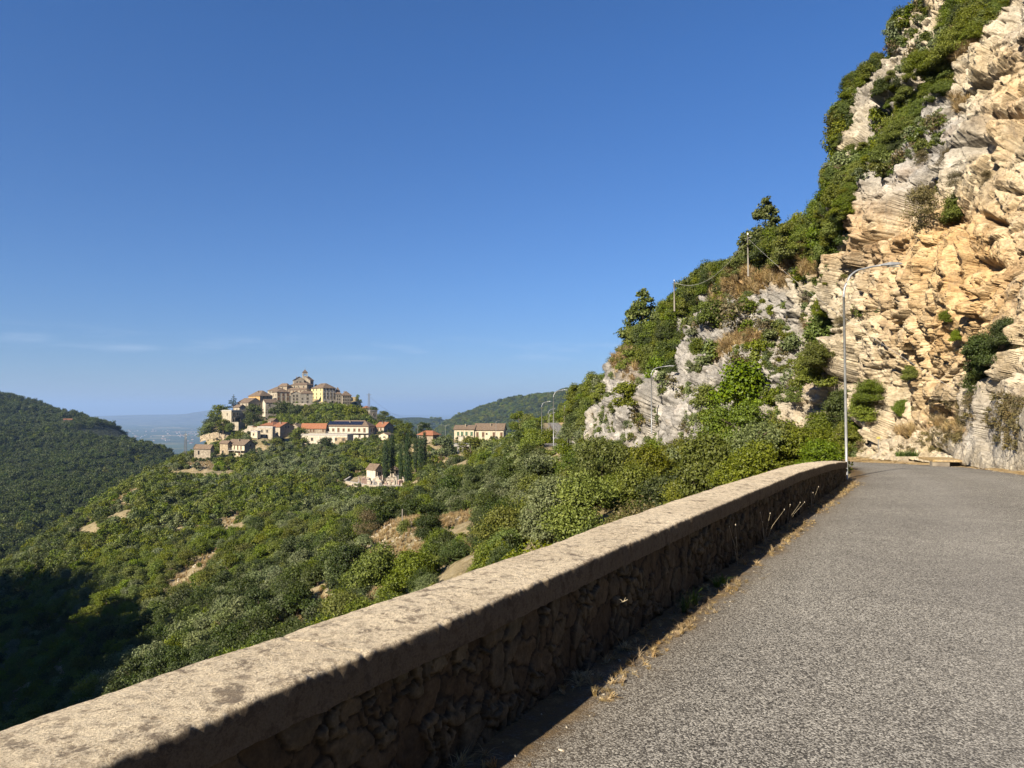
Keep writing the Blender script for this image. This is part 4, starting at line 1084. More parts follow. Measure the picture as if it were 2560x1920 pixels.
mb = MB(); mb.box(r[1] * .45, r[1] * .8, -1.1, 0, r[3] * .55, r[3] * .55 + .15); mb.box(r[1] * .45, r[1] * .8, -1.1, -1.02, r[3] * .55 + .15, r[3] * .55 + 1.0)
mb.obj("balcony", VM['metal'], r[0])
hs("red_roofed_villa", "pale villa with small red roof above the trees behind the lattice mast", "house", Z1, 1830, 1795, 1888, 590, 528, 560, 35, 'hip', 1.5, 'cream', None, 'red', [('R', [.5], [.4], 'dark', 1, 1.4)], 0, 8, .5)
hs("square_house", "square cream house standing just right of the lattice mast", "house", Z1, 1882, 1824, 1962, 650, 566, 540, 40, 'flat', 0, 'cream', None, 'red', [('L', [.5], [.5], 'dark', .9, 1.2), ('R', [.45], [.5], 'dark', 1, 1.3)], 0, 8)
# retaining wall under the palazzo
def slabwall(name, label, sc, pts, h, thick, d, mat, cat='wall'):
    k, ox, oy = sc; mb = MB(); base = P3d(ox + pts[0][0] * k, oy + pts[0][1] * k, d[0])
    root = empty(name, base); tag(root, label, cat)
    for i in range(len(pts) - 1):
        a = P3d(ox + pts[i][0] * k, oy + pts[i][1] * k, d[i]) - base; b = P3d(ox + pts[i + 1][0] * k, oy + pts[i + 1][1] * k, d[i + 1]) - base
        dr = (b - a); dr.z = 0; dr.normalize(); n = Vector((-dr.y, dr.x, 0)) * thick
        mb.hexa([a + Vector((0, 0, -h)), b + Vector((0, 0, -h)), b + n + Vector((0, 0, -h)), a + n + Vector((0, 0, -h)), a, b, b + n, a + n])
    mb.obj("masonry", VM[mat], root)
    mb2 = MB()
    for i in range(len(pts) - 1):
        a = P3d(ox + pts[i][0] * k, oy + pts[i][1] * k, d[i]) - base; b = P3d(ox + pts[i + 1][0] * k, oy + pts[i + 1][1] * k, d[i + 1]) - base
        dr = (b - a); dr.z = 0; dr.normalize(); n = Vector((-dr.y, dr.x, 0)); o0 = -n * .08; o1 = n * (thick + .08)
        u_ = Vector((0, 0, .16)); e_ = Vector((0, 0, .003))
        mb2.hexa([a + o0 + e_, b + o0 + e_, b + o1 + e_, a + o1 + e_, a + o0 + u_, b + o0 + u_, b + o1 + u_, a + o1 + u_])
    mb2.obj("coping", VM['conc'], root)
    return root
slabwall("retaining_wall", "grey stone retaining wall under the yellow palazzo", Z1, [(1035, 484), (1180, 478), (1400, 474)], 9, 1.5, (578, 574, 578), 'stone')
slabwall("retaining_wall", "cream retaining wall below the flat roofed house", Z1, [(350, 690), (425, 688), (500, 700)], 6, 1.2, (530, 528, 536), 'cream')
_n = 70; _x = np.linspace(500, 572, _n); _t = np.linspace(0, 1, _n)
_top = 1083 + 5 * fbm(np.stack([_x * .05, 0 * _x, 0 * _x], -1), 1, 4, 3) + 6 * (2 * _t - 1) ** 2; _rows = []
for _j, _f in enumerate(np.linspace(0, 1, 16)):
    _d = 506 - 5 * _f + 1.8 * fbm(np.stack([_x * .15, 0 * _x + _f * 3, 0 * _x], -1), 1, 4, 9); _rows.append(W(_x, _top + _f * 15, _d))
_rows = [_rows[0] + np.array([0, 4, -2])] + _rows; _c = np.concatenate(_rows).mean(0)
tag(link("rock_outcrop", mesh_np("rock_outcrop", np.concatenate(_rows) - _c, grid_faces(17, _n), VM['tstone'], False), loc=_c), "pale broken limestone outcrop on the slope below the flat roofed house", "rock")
slabwall("garden_wall", "cream garden wall with buttress below the retaining wall", Z1, [(455, 790), (520, 760), (528, 730), (588, 728)], 5, 1.0, (500, 496, 494, 492), 'cream')

# --- lower village
hs("red_gabled_house", "tan house with a red gabled roof and shaded gable end in the lower village", "house", Z1, 884, 806, 1042, 850, 738, 452, 52, 'gy', 2.6, 'tan', 'cream', 'orr', [('R', [.88], [.4, .6], 'dark', .8, 1.0), ('L', [.62, .1], [.3], 'dark', .8, 1.3)], 2, 6)
hs("tall_cream_house", "tall cream house front with a roof terrace left of the red gabled house", "house", Z1, 800, 640, 830, 948, 752, 438, 68, 'flat', 0, 'cream', None, 'red', [('L', [.75, .45], [.3, .65], 'dark', .9, 1.4), ('L', [.12], [.8], 'dark', .8, 1.6)], 0, 6)
hs("red_shed_roof_house", "cream house with a low sloping red roof above the tall cream house", "house", Z1, 690, 585, 780, 800, 768, 444, 68, 'shedx', 1.8, 'cream', None, 'orr', [('L', [.2], [.4], 'dark', .8, .8)], 0, 6)
hs("wide_red_roof_house", "house with a broad red roof behind the tall cream house", "house", Z1, 806, 672, 945, 760, 722, 466, 66, 'hip', 2.4, 'cream', None, 'orr', [('L', [.25], [.3, .6], 'dark', .8, .9)], 1, 6)
r = hs("cream_annex", "small cream annex on pillars at the left end of the lower houses", "annex", Z1, 634, 568, 648, 862, 800, 434, 66, 'flat', 0, 'pale', None, 'roof', [('L', [.45], [.4], 'dark', .8, 1.0)], 0, .2)
for xx in (.15, r[1] - .15):
    for yy in (.2, r[2] - .2): mb = MB(); mb.tube([(xx, yy, -5), (xx, yy, 0)], .16, 8); mb.obj("pillar", VM['conc'], r[0])
hs("grey_roofed_house", "little grey roofed house peeping over the wide red roof", "house", Z1, 812, 755, 868, 700, 668, 480, 50, 'gy', 1.2, 'tan', None, 'roof', [], 0, 6)
hs("low_brown_house", "low brown roofed house between the red gabled house and the solar roof house", "house", Z1, 1085, 1002, 1150, 772, 736, 470, 60, 'gx', 1.8, 'tan', None, 'roof', [('L', [.3], [.5], 'dark', .8, .8)], 2, 6)
hs("red_tiled_row_house", "tan row house with a long red tiled roof left of the solar panels", "house", Z1, 1388, 1128, 1405, 815, 745, 458, 80, 'gy', 2.4, 'tan', None, 'orr', [('L', [.25], [.38, .5], 'brown', .9, 1.8), ('L', [.3], [.9], 'brown', .9, 1.5)], 0, 6)
r = hs("solar_roof_house", "long white house with brown shutters and blue solar panels on its roof", "house", Z1, 1862, 1388, 1942, 872, 732, 452, 74, 'hip', 3.6, 'white', None, 'roof',
       [('L', [.58], [.07, .19, .43, .55, .68, .79], 'brown', 1.1, 1.5), ('L', [.5], [.31, .91], 'door_brown', 1.1, 2.4), ('L', [.12], [.8, .92], 'dark', 1.0, 1.4), ('R', [.58, .12], [.4, .75], 'brown', 1.1, 1.5)], 2, 6)
mb = MB(); Lr, Ll, H = r[1:]
# panel rows lie on the roof slope that faces the camera side (x = 0 side)
w_ = (Lr + 1.0) / 2; sl = 3.5 / w_
for rr_ in (0, 1):
    for i in range(22):
        y0 = Ll * .16 + i * (Ll * .80 / 22); y1 = y0 + Ll * .80 / 22 - .12
        xa, xb = (-.5 + w_ * (.20 + .30 * rr_)), (-.5 + w_ * (.47 + .30 * rr_))
        za, zb = H + (xa + .5) * sl + .18, H + (xb + .5) * sl + .18
        mb.hexa([(xa, y0, za), (xb, y0, zb), (xb, y1, zb), (xa, y1, za), (xa, y0, za + .06), (xb, y0, zb + .06), (xb, y1, zb + .06), (xa, y1, za + .06)])
mb.obj("solar_panel_rows", VM['panel'], r[0])
mb = MB(); mb.box(-1.6, 0, 0, Ll, H * .42, H * .42 + .22); mb.obj("balcony", VM['conc'], r[0])
mb = MB()
mb.box(-1.6, -1.54, 0, Ll, H * .42 + 1.05, H * .42 + 1.11)
for i in range(40): mb.box(-1.6, -1.54, i * Ll / 40, i * Ll / 40 + .07, H * .42 + .22, H * .42 + 1.05)
mb.obj("railing", VM['metal'], r[0])
r = hs("terrace_building", "low white flat building with a parapet terrace in front of the solar roof house", "building", Z1, 1628, 1122, 1700, 925, 838, 436, 80, 'flat', 0, 'white', None, 'roof', [('L', [.35], [.06, .24, .64, .76], 'dark', 1.1, 1.5), ('L', [.35], [.92], 'open', .8, 1.4)], 0, 6)
mb = MB(); mb.box(-.04, .0, .2, r[2] * .27, -.2, r[3] * .80); mb.obj("stone_facing", VM['tstone'], r[0])
hs("red_roof_cottage", "cream cottage with red roof and shaded gable right of the solar roof house", "house", Z1, 2034, 1938, 2142, 815, 738, 456, 52, 'gy', 2.8, 'grey', 'cream', 'orr', [('L', [.45], [.35, .65], 'brown', 1.0, 1.4), ('R', [.4], [.5], 'dark', .9, 1.4)], 1, 6)
hs("small_cream_shed", "small cream gabled shed below the red roof cottage", "shed", Z1, 2080, 1980, 2140, 880, 828, 430, 60, 'gx', 1.3, 'pale', None, 'roof', [('L', [.4], [.6], 'dark', 1.2, .6)], 0, 6)
r = hs("balcony_house", "cream house with a pillared loggia and balcony on the lower left slope", "house", Z1, 490, 300, 620, 1068, 938, 402, 52, 'gy', 2.6, 'stone', 'pale', 'roof',
       [('L', [.60], [.12, .28, .46, .82], 'brown', .8, 1.6), ('L', [.54], [.64], 'door_brown', .8, 2.2), ('L', [.08], [.3], 'door_dark', 1.6, 2.4), ('L', [.08], [.75], 'door_brown', 1.8, 2.4), ('R', [.86], [.55], 'dark', .9, .8)], 1, 7)
Lr, Ll, H = r[1:]
mb = MB(); mb.box(-2.4, 0, -.1, Ll, H * .47, H * .47 + .2); mb.obj("balcony", VM['conc'], r[0])
mb = MB(); mb.box(-2.4, 0, -.1, Ll, -.3, -.1)
for i in range(4):
    yy = i * (Ll - .3) / 3
    m3 = MB(); m3.box(-2.4, -2.1, yy, yy + .3, -4, H * .47 - .003); m3.obj("pillar", VM['pale'], r[0])
mb.obj("loggia_floor", VM['pale'], r[0])
mb = MB()
for zz in (H * .47 + .2, -.1):
    mb.box(-2.4, -2.35, 0, Ll, zz + .95, zz + 1.0)
    for i in range(24): mb.box(-2.4, -2.35, i * Ll / 24, i * Ll / 24 + .06, zz, zz + .95)
mb.obj("railing", VM['metal'], r[0])
hs("stone_annex", "rough stone annex left of the balcony house", "annex", Z1, 306, 228, 330, 1062, 918, 408, 60, 'gy', 1.2, 'stone', 'tstone', 'roof', [('L', [.1], [.4], 'door_dark', 1.0, 2.0)], 0, 6)
hs("stone_hut", "square grey stone hut standing alone at the left edge of the village slope", "hut", Z2, 474, 260, 488, 800, 664, 398, 66, 'gy', 1.7, 'stone', None, 'roof', [('L', [.3], [.3], 'door_dark', 1.0, 2.0)], 0, 5)

# --- houses right of the cypresses
r = hs("green_shuttered_house", "cream house with four green shuttered windows on the saddle right of the cypresses", "house", Z3, 1526, 1308, 1560, 432, 322, 392, 78, 'gy', 2.0, 'pale', None, 'roof', [('L', [.35], [.2, .4, .62, .88], 'green', .95, 1.7)], 1, 6)
hs("long_yellow_house", "longer pale yellow house with brown shutters joined to the green shuttered house", "house", Z3, 1852, 1532, 1882, 440, 328, 390, 80, 'gy', 3.2, 'pale', None, 'roof', [('L', [.3], [.1, .3, .67, .93], 'brown', .95, 2.0), ('L', [.5], [.42], 'dark', .7, .8)], 2, 6)
hs("orange_roofed_house", "house with orange hipped roof half hidden behind the cypresses", "house", Z3, 1072, 922, 1140, 470, 384, 350, 52, 'hip', 1.9, 'tan', None, 'orr', [('R', [.35], [.5], 'dark', 1.0, 1.3), ('L', [.4], [.5], 'brown', 1, 1.3)], 0, 5, .9)
# concrete platform on pillars
pf = empty("concrete_platform", P3d(840 + 1300 * .22604, 1000 + 492 * .22604, 332)); tag(pf, "concrete deck on tall grey pillars below the green shuttered house", "platform")
mb = MB(); mb.box(0, 9.5, 0, 12, -.9, 0); mb.obj("deck", VM['conc'], pf)
for xx in (1.6, 3.5):
    m2 = MB(); m2.box(xx, xx + 1.0, .6, 1.6, -6, -.9); m2.obj("pillar", VM['conc'], pf)
mb = MB(); mb.box(4.9, 9.4, 3, 11.9, -7, -.9); mb.obj("under_wall", VM['tan'], pf)
mb = MB(); mb.box(0, 9.5, .02, .08, .95, 1.0)
for i in range(30): mb.box(i * .32, i * .32 + .05, .02, .08, 0, .95)
mb.obj("railing", VM['metal'], pf)
sh = empty("white_shed", P3d(840 + 1352 * .22604, 1000 + 470 * .22604, 334)); tag(sh, "small white metal shed on the concrete deck", "shed")
mb = MB(); mb.box(0, 2.3, 0, 2.2, 0, 2.7); mb.obj("wall", VM['white'], sh); mb = MB(); mb.box(-.1, 2.4, -.1, 2.3, 2.703, 2.83); mb.obj("roof", VM['conc'], sh)
PADS.append((pf.location.x + 4, pf.location.y + 5, pf.location.z - 5.6, 7, 16))
HOUSES.append((pf.location.x + 4, pf.location.y + 4, 9, 0, 0))

# --- cemetery
ch = house("cemetery_chapel", "white gabled chapel with arched door beside the cypresses", "chapel", Z3, 436, 344, 528, 872, 768, 285, 48, 'gy', 1.9, 'tan', 'white', 'roof', [('R', [.18], [.5], 'dark', 1.5, 1.6), ('R', [.0], [.5], 'door_dark', 1.3, 2.3)], 0, 4, .35)
ch2 = house("family_tomb_house", "low tan burial house with brown roof behind the second cypress", "burial house", Z3, 640, 610, 700, 820, 770, 288, 45, 'hip', 1.4, 'cream', None, 'roof', [('R', [.1], [.5], 'door_dark', 1.0, 1.8)], 0, 4, .3)
slabwall("cemetery_wall", "low pale wall around the front of the cemetery", Z3, [(92, 896), (150, 905), (300, 935), (480, 950), (720, 952)], 3.5, .5, (281, 272, 262, 259, 262), 'cream')
slabwall("cemetery_side_wall", "stone side wall climbing from the cemetery corner", Z3, [(92, 896), (180, 838), (340, 835)], 2.0, .5, (281, 296, 305), 'stone')
PADS.append((W(840 + 400 * .226, 1213, 272)[0], 274, float(W(840 + 400 * .226, 1211, 274)[2]), 14, 24))
PADS.append((W(840 + 600 * .226, 1213, 272)[0], 274, float(W(840 + 600 * .226, 1211, 274)[2]), 14, 24))
HOUSES.append((float(W(840 + 400 * .226, 1213, 272)[0]), 276, 13, 0, 0)); HOUSES.append((float(W(840 + 600 * .226, 1213, 272)[0]), 274, 12, 0, 0)); HOUSES.append((float(W(840 + 230 * .226, 1213, 285)[0]), 284, 10, 0, 0))
M_mar = [simple("pale_marble", (.52, .46, .37), (.34, .30, .24), 3), simple("pink_granite", (.38, .27, .22), (.26, .19, .16), 5), simple("grey_granite", (.3, .29, .28), (.2, .2, .2), 5)]
rt = random.Random(4)
TKIND = [("gravestone", "gravestone", "rounded upright {} gravestone"), ("grave_slab", "grave", "flat {} grave slab with headstone"), ("family_tomb", "tomb", "small gabled {} family tomb"), ("grave_column", "grave column", "slender {} grave column")]
COLW = ["pale", "pink", "grey"]
tomb_n = 0
for row in range(5):
    for i in range(11):
        zx = 250 + row * 6 + i * 47 + rt.uniform(-12, 12)
        if row == 4 and i < 3: continue
        d = 264 + row * 4.2 + rt.uniform(-.8, .8)
        x = float(W(840 + zx * .22604, 1200, d)[0])
        k = rt.choices([0, 1, 2, 3], [4, 3, 2, 2])[0]; ci = rt.choices([0, 1, 2], [5, 2, 1])[0]
        tomb_n += 1
        nm, cat, lab = TKIND[k]
        zc_ = ('left', 'middle', 'right')[min(2, int((zx - 240) / 175))]; rw = ('front', 'front', 'middle', 'back', 'back')[row]
        root = empty(nm, (x, d, 0), rt.uniform(-.3, .9)); root['tombz'] = 1
        tag(root, lab.format(COLW[ci]) + f" in the {rw} rows at the {zc_} of the cemetery", cat, "graves of the hillside cemetery")
        mb = MB(); m2 = MB()
        if k == 0:
            h = rt.uniform(1.2, 1.9); w_ = rt.uniform(.4, .55); pts = [(-w_, h * .75)] + [(-w_ * math.cos(a), h * .75 + w_ * .8 * math.sin(a)) for a in np.linspace(.3, math.pi - .3, 7)] + [(w_, h * .75)]
            P_ = [(-w_, 0)] + pts + [(w_, 0)]
            mb.poly([(a, 0, b) for a, b in P_]); mb.poly([(a, .2, b) for a, b in P_][::-1])
            for q in range(len(P_)): a, b = P_[q], P_[(q + 1) % len(P_)]; mb.poly([(a[0], .2, a[1]), (b[0], .2, b[1]), (b[0], 0, b[1]), (a[0], 0, a[1])])
            m2.box(-w_ - .15, w_ + .15, -.25, .45, -1, .02)
        elif k == 1:
            mb.box(-.5, .5, 0, .18, 0, rt.uniform(.9, 1.3)); m2.box(-.55, .55, -2, -.003, -1, rt.uniform(.35, .6))
        elif k == 2:
            w_, h = rt.uniform(.6, 1.0), rt.uniform(1.6, 2.4); m2.box(-w_, w_, 0, 2 * w_, -1, h); m2.box(-.35, .35, -.05, -.003, 0, 1.6)
            mb.poly([(-w_ - .15, -.15, h + .003), (w_ + .15, -.15, h + .003), (0, -.15, h + .7)]); mb.poly([(-w_ - .15, 2 * w_, h + .003), (0, 2 * w_, h + .7), (w_ + .15, 2 * w_, h + .003)])
            mb.poly([(-w_ - .15, -.15, h + .003), (0, -.15, h + .7), (0, 2 * w_, h + .7), (-w_ - .15, 2 * w_, h + .003)]); mb.poly([(w_ + .15, -.15, h + .003), (w_ + .15, 2 * w_, h + .003), (0, 2 * w_, h + .7), (0, -.15, h + .7)])
        else:
            mb.tube([(0, 0, .5), (0, 0, 2.6), (0, 0, 2.7), (0, 0, 2.9)], [.22, .18, .3, .3], 8); m2.box(-.4, .4, -.4, .4, -1, .5)
        mb.obj({0: "stone", 1: "headstone", 2: "roof", 3: "shaft"}[k], M_mar[ci], root)
        m2.obj({0: "plinth", 1: "slab", 2: "wall", 3: "plinth"}[k], M_mar[ci], root)
TOMBS = [o for o in COL.objects if o.get('tombz')]

# --- masts and village lamps
def lattice(name, label, px, ptop, pbase, d, w):
    b = P3d(px, pbase, d); t = P3d(px, ptop, d); h = t.z - b.z + 4; mb = MB(); root = empty(name, b - Vector((0, 0, 4))); tag(root, label, "mast")
    n = int(h / 1.6); cs = [(-1, -1), (1, -1), (1, 1), (-1, 1)]
    def c(k, z): f = w * (1 - .45 * z / h); return (cs[k % 4][0] * f, cs[k % 4][1] * f, z)
    for k in range(4): mb.tube([c(k, 0), c(k, h)], .09, 4)
    for i in range(n):
        z0, z1 = i * h / n, (i + 1) * h / n
        for k in range(4): mb.tube([c(k, z0), c(k + 1, z1)], .05, 3); mb.tube([c(k, z1), c(k + 1, z1)], .05, 3)
    mb.obj("lattice", VM['metal'], root)
    m2 = MB(); m2.tube([(-1.6, 0, h - 1), (1.6, 0, h - 1)], .07, 4); m2.tube([(0, 0, h), (0, 0, h + 1.6)], .05, 4)
    for s_ in (-1.5, 1.5): m2.tube([(s_, 0, h - 1), (s_, 0, h - .4)], .12, 6)
    m2.obj("crossarm", VM['metal'], root)
lattice("lattice_mast", "tall grey lattice mast rising from the trees right of the upper village", 922, 984, 1040, 530, .8)
lattice("lattice_mast", "pale lattice mast on the slope left of the stone hut", 463.5, 1084, 1132, 400, .6)
def vlamp(name, label, px, ptop, pbase, d, double=False):
    b = P3d(px, pbase, d); h = P3d(px, ptop, d).z - b.z + 3; root = empty(name, b - Vector((0, 0, 3))); tag(root, label, "street lamp")
    mb = MB(); mb.tube([(0, 0, 0), (0, 0, h)], [.13, .09], 6); mb.obj("pole", VM['metal'], root)
    for s_ in ((-1, 1) if double else (1,)):
        m2 = MB(); m2.tube([(0, 0, h - .1), (s_ * .6, 0, h + .35), (s_ * 1.5, 0, h + .5)], .06, 5); m2.obj("arm", VM['metal'], root)
        m3 = MB(); m3.box(min(s_ * 1.45, s_ * 2.2), max(s_ * 1.45, s_ * 2.2), -.15, .15, h + .42, h + .56); m3.obj("lamp_head", VM['metal'], root)
vlamp("street_lamp", "single street lamp among the trees left of the orange roofed house", 1044.5, 1064, 1095, 370)
vlamp("street_lamp", "double armed street lamp on the saddle left of the green shuttered house", 1113.5, 1065, 1080, 385, True)
vlamp("street_lamp", "street lamp in front of the long yellow house", 1240, 1054, 1085, 380)
# ------------------------------------------------------------------ foliage
def m_leaf(name, a, b, c3, hue=.03, tr=.25, rough=.55):
    m, nt, bs, out = new_mat(name)
    nt.nodes.remove(bs)
    oi = nt.nodes.new("ShaderNodeObjectInfo"); p = pos(nt, False); n = noise(nt, p, 1.1, 3, .6)
    at = nd(nt, "ShaderNodeAttribute", attribute_name='leafv')
    c = ramp(nt, math_n(nt, 'ADD', math_n(nt, 'MULTIPLY', at.outputs['Fac'], .65), math_n(nt, 'MULTIPLY', n, .35)), [(.15, a), (.5, b), (.85, c3)])
    hs_ = nt.nodes.new("ShaderNodeHueSaturation")
    r = nt.nodes.new("ShaderNodeMapRange"); nt.links.new(oi.outputs['Random'], r.inputs[0]); r.inputs[3].default_value = .5 - hue; r.inputs[4].default_value = .5 + hue * .6; nt.links.new(r.outputs[0], hs_.inputs['Hue'])
    m7 = math_n(nt, 'FRACT', math_n(nt, 'MULTIPLY', oi.outputs['Random'], 7.13)); r2 = nt.nodes.new("ShaderNodeMapRange"); nt.links.new(m7, r2.inputs[0]); r2.inputs[3].default_value = .74; r2.inputs[4].default_value = 1.16; nt.links.new(r2.outputs[0], hs_.inputs['Value'])
    m3 = math_n(nt, 'FRACT', math_n(nt, 'MULTIPLY', oi.outputs['Random'], 31.7)); r3 = nt.nodes.new("ShaderNodeMapRange"); nt.links.new(m3, r3.inputs[0]); r3.inputs[3].default_value = .95; r3.inputs[4].default_value = 1.25; nt.links.new(r3.outputs[0], hs_.inputs['Saturation'])
    nt.links.new(c, hs_.inputs['Color'])
    d = nt.nodes.new("ShaderNodeBsdfDiffuse"); t = nt.nodes.new("ShaderNodeBsdfTranslucent"); g = nt.nodes.new("ShaderNodeBsdfGlossy"); g.inputs['Roughness'].default_value = rough
    nt.links.new(hs_.outputs[0], d.inputs[0]); nt.links.new(hs_.outputs[0], t.inputs[0])
    mx = nt.nodes.new("ShaderNodeMixShader"); mx.inputs[0].default_value = tr; nt.links.new(d.outputs[0], mx.inputs[1]); nt.links.new(t.outputs[0], mx.inputs[2])
    m2 = nt.nodes.new("ShaderNodeMixShader"); m2.inputs[0].default_value = .03; nt.links.new(mx.outputs[0], m2.inputs[1]); nt.links.new(g.outputs[0], m2.inputs[2])
    nt.links.new(m2.outputs[0], out.inputs[0])
    return m
LM = dict(oak=m_leaf("oak_leaves", (.046, .066, .011), (.105, .134, .022), (.185, .215, .040)),
          dark=m_leaf("holm_oak_leaves", (.020, .033, .009), (.050, .072, .017), (.10, .125, .031), .015),
          lime=m_leaf("hornbeam_leaves", (.06, .084, .013), (.125, .16, .027), (.205, .24, .048), .02),
          olive=m_leaf("olive_leaves", (.065, .085, .036), (.14, .17, .075), (.235, .265, .13), .015),
          pine=m_leaf("pine_needles", (.04, .058, .016), (.11, .135, .038), (.21, .23, .08), .012),
          cyp=m_leaf("cypress_foliage", (.010, .022, .008), (.022, .042, .012), (.045, .07, .02), .01, .1),
          cedar=m_leaf("cedar_needles", (.016, .034, .022), (.034, .062, .042), (.06, .095, .065), .01),
          dry=m_leaf("dry_scrub_leaves", (.06, .05, .025), (.13, .11, .05), (.22, .18, .09), .02),
          straw=m_leaf("straw", (.20, .145, .075), (.42, .32, .17), (.62, .50, .30), .01, .3),
          blade=m_leaf("green_blades", (.04, .07, .02), (.10, .16, .04), (.2, .27, .08), .01, .3))
M_bark = simple("bark", (.14, .11, .08), (.06, .045, .035), 4, .95)
def leaf_quads(C, Nrm, size, asp=.62, r=None, bend=.25):
    """diamond-ish leaf quads at centres C with normals Nrm"""
    r = r or rng; n = len(C)
    a = r.normal(size=(n, 3)); u = np.cross(Nrm, a); u /= np.linalg.norm(u, axis=1)[:, None] + 1e-9; w = np.cross(Nrm, u)
    s = (size if np.ndim(size) else np.full(n, size))[:, None]
    V = np.stack([C - u * s * .5 - Nrm * s * bend * .3, C - w * s * asp * .5 + Nrm * s * bend * .2, C + u * s * .5 - Nrm * s * bend * .3, C + w * s * asp * .5 + Nrm * s * bend * .2], 1)
    return V.reshape(-1, 3), np.arange(4 * n).reshape(n, 4)
def crown(name, seed, n, leaf, mat, H=1.0, shape='round', lobes=14, stems=True, solid=.30, gapy=0.0):
    """unit crown: width about 1, sits on z=0.. ; returns mesh"""
    r = np.random.default_rng(seed)
    L = []
    for i in range(lobes):
        a = r.uniform(0, 2 * math.pi)
        if shape == 'round': t = r.uniform(.12, .98); R0 = .34 * math.sqrt(max(.05, 1 - (2 * t - .9) ** 2 * .8)); rad = r.uniform(.12, .22)
        elif shape == 'bush': t = r.uniform(.05, .92); R0 = .36 * (1 - t * .75); rad = r.uniform(.11, .22)
        elif shape == 'cone': t = r.uniform(.03, .97); R0 = .36 * (1 - t) ** .75; rad = .065 + .10 * (1 - t) + r.uniform(0, .04)
        elif shape == 'pine': t = r.uniform(.02, .985); R0 = .42 * (1 - t) ** .8 * (1 if t > .1 else .7); rad = .030 + .055 * (1 - t) + r.uniform(0, .02)
        elif shape == 'column': t = (i + .5) / lobes; R0 = .05; rad = .24 * math.sin(math.pi * min(.97, max(.06, t * .86 + .10))) ** .6 + .02
        elif shape == 'layer': t = .12 + .85 * (i // 4) / max(1, lobes // 4); R0 = .42 * (1 - t) ** .9 + .02; rad = r.uniform(.1, .15) * (1.25 - t)
        rr_ = R0 * math.sqrt(r.uniform(.25, 1))
        sq = .45 if shape == 'layer' else r.uniform(.65, .95)
        L.append((rr_ * math.cos(a), rr_ * math.sin(a), t * H * .86 + .04, rad, sq))
    L = np.array(L)
    vol = L[:, 3] ** 2; pick = r.choice(len(L), n, p=vol / vol.sum()); l = L[pick]
    d = r.normal(size=(n, 3)); d /= np.linalg.norm(d, axis=1)[:, None]
    if shape != 'column': d[:, 2] = np.where(d[:, 2] < -.2, d[:, 2] * .5, d[:, 2])
    inner = r.random(n) < solid
    rad = l[:, 3] * np.where(inner, r.random(n) ** .4 * .9, 1 + .16 * r.normal(size=n))
    # clumpiness inside a lobe
    cl = vnoise(d * 2.2 + pick[:, None] * 3.7, 1.6, seed)
    keep = (cl > -.35 + gapy) | inner
    rad = rad * (1 + .22 * cl)
    C = l[:, :3] + d * rad[:, None] * np.stack([np.ones(n), np.ones(n), l[:, 4] * np.ones(n)], -1)
    if shape == 'column': C[:, 2] = l[:, 2] + d[:, 2] * l[:, 3] * 1.3 * .8
    C[:, 2] = np.maximum(C[:, 2], .01)
    Nv = d * .75 + r.normal(size=(n, 3)) * .55 + np.array([0, 0, .25]); Nv /= np.linalg.norm(Nv, axis=1)[:, None]
    C, Nv = C[keep], Nv[keep]; m = len(C)
    sz = leaf * r.uniform(.6, 1.35, m)
    V, Fq = leaf_quads(C, Nv, sz, .7, r)
    lv = np.repeat(np.clip(r.normal(.5, .2, m) + .22 * cl[keep], 0, 1), 4)
    return mesh_np(name, V, Fq, mat, False, cols={'leafv': lv})
def trunk_mesh(name, seed, h=.6, r0=.03, lim=5):
    r = random.Random(seed); mb = MB()
    pts = [(0, 0, -.15)]; x = y = 0
    for i in range(1, 6): x += r.uniform(-.02, .02); y += r.uniform(-.02, .02); pts.append((x, y, h * i / 5))
    mb.tube(pts, [r0 * (1 - .13 * i) for i in range(6)], 6)
    for k in range(lim):
        a = r.uniform(0, 6.28); i = r.randint(2, 4); p = pts[i]
        mb.tube([p, (p[0] + .12 * math.cos(a), p[1] + .12 * math.sin(a), p[2] + .12), (p[0] + .27 * math.cos(a), p[1] + .27 * math.sin(a), p[2] + .2)], [r0 * .5, r0 * .35, r0 * .12], 5)
    return mb.mesh(name, M_bark)
TM = [trunk_mesh("trunk_%d" % i, 30 + i) for i in range(3)]
# meshes: level 0 near, 1 middle, 2 far
def fam(tag_, mat, shape, lob, H, seeds, n=(20000, 5200, 900), lf=(.028, .047, .098), **k):
    return [[crown(f"{tag_}_crown", s + 100 * lv, n[lv], lf[lv], LM[mat], H, shape, lob, **k) for s in seeds] for lv in range(3)]
FAM = dict(
    oak=fam('oak', 'oak', 'round', 22, .92, (1, 2, 3)), dark=fam('holm_oak', 'dark', 'round', 22, .95, (4, 5)), lime=fam('hornbeam', 'lime', 'round', 20, .9, (6, 7)),
    olive=fam('olive', 'olive', 'bush', 18, .8, (8, 9), gapy=.1), shrub=fam('shrub', 'oak', 'bush', 16, .72, (10, 11)), dshrub=fam('dark_shrub', 'dark', 'bush', 16, .75, (12,)),
    lshrub=fam('lime_shrub', 'lime', 'bush', 16, .72, (13, 14)), dry=fam('dry_scrub', 'dry', 'bush', 14, .7, (15,), n=(4500, 1200, 260), gapy=.15))
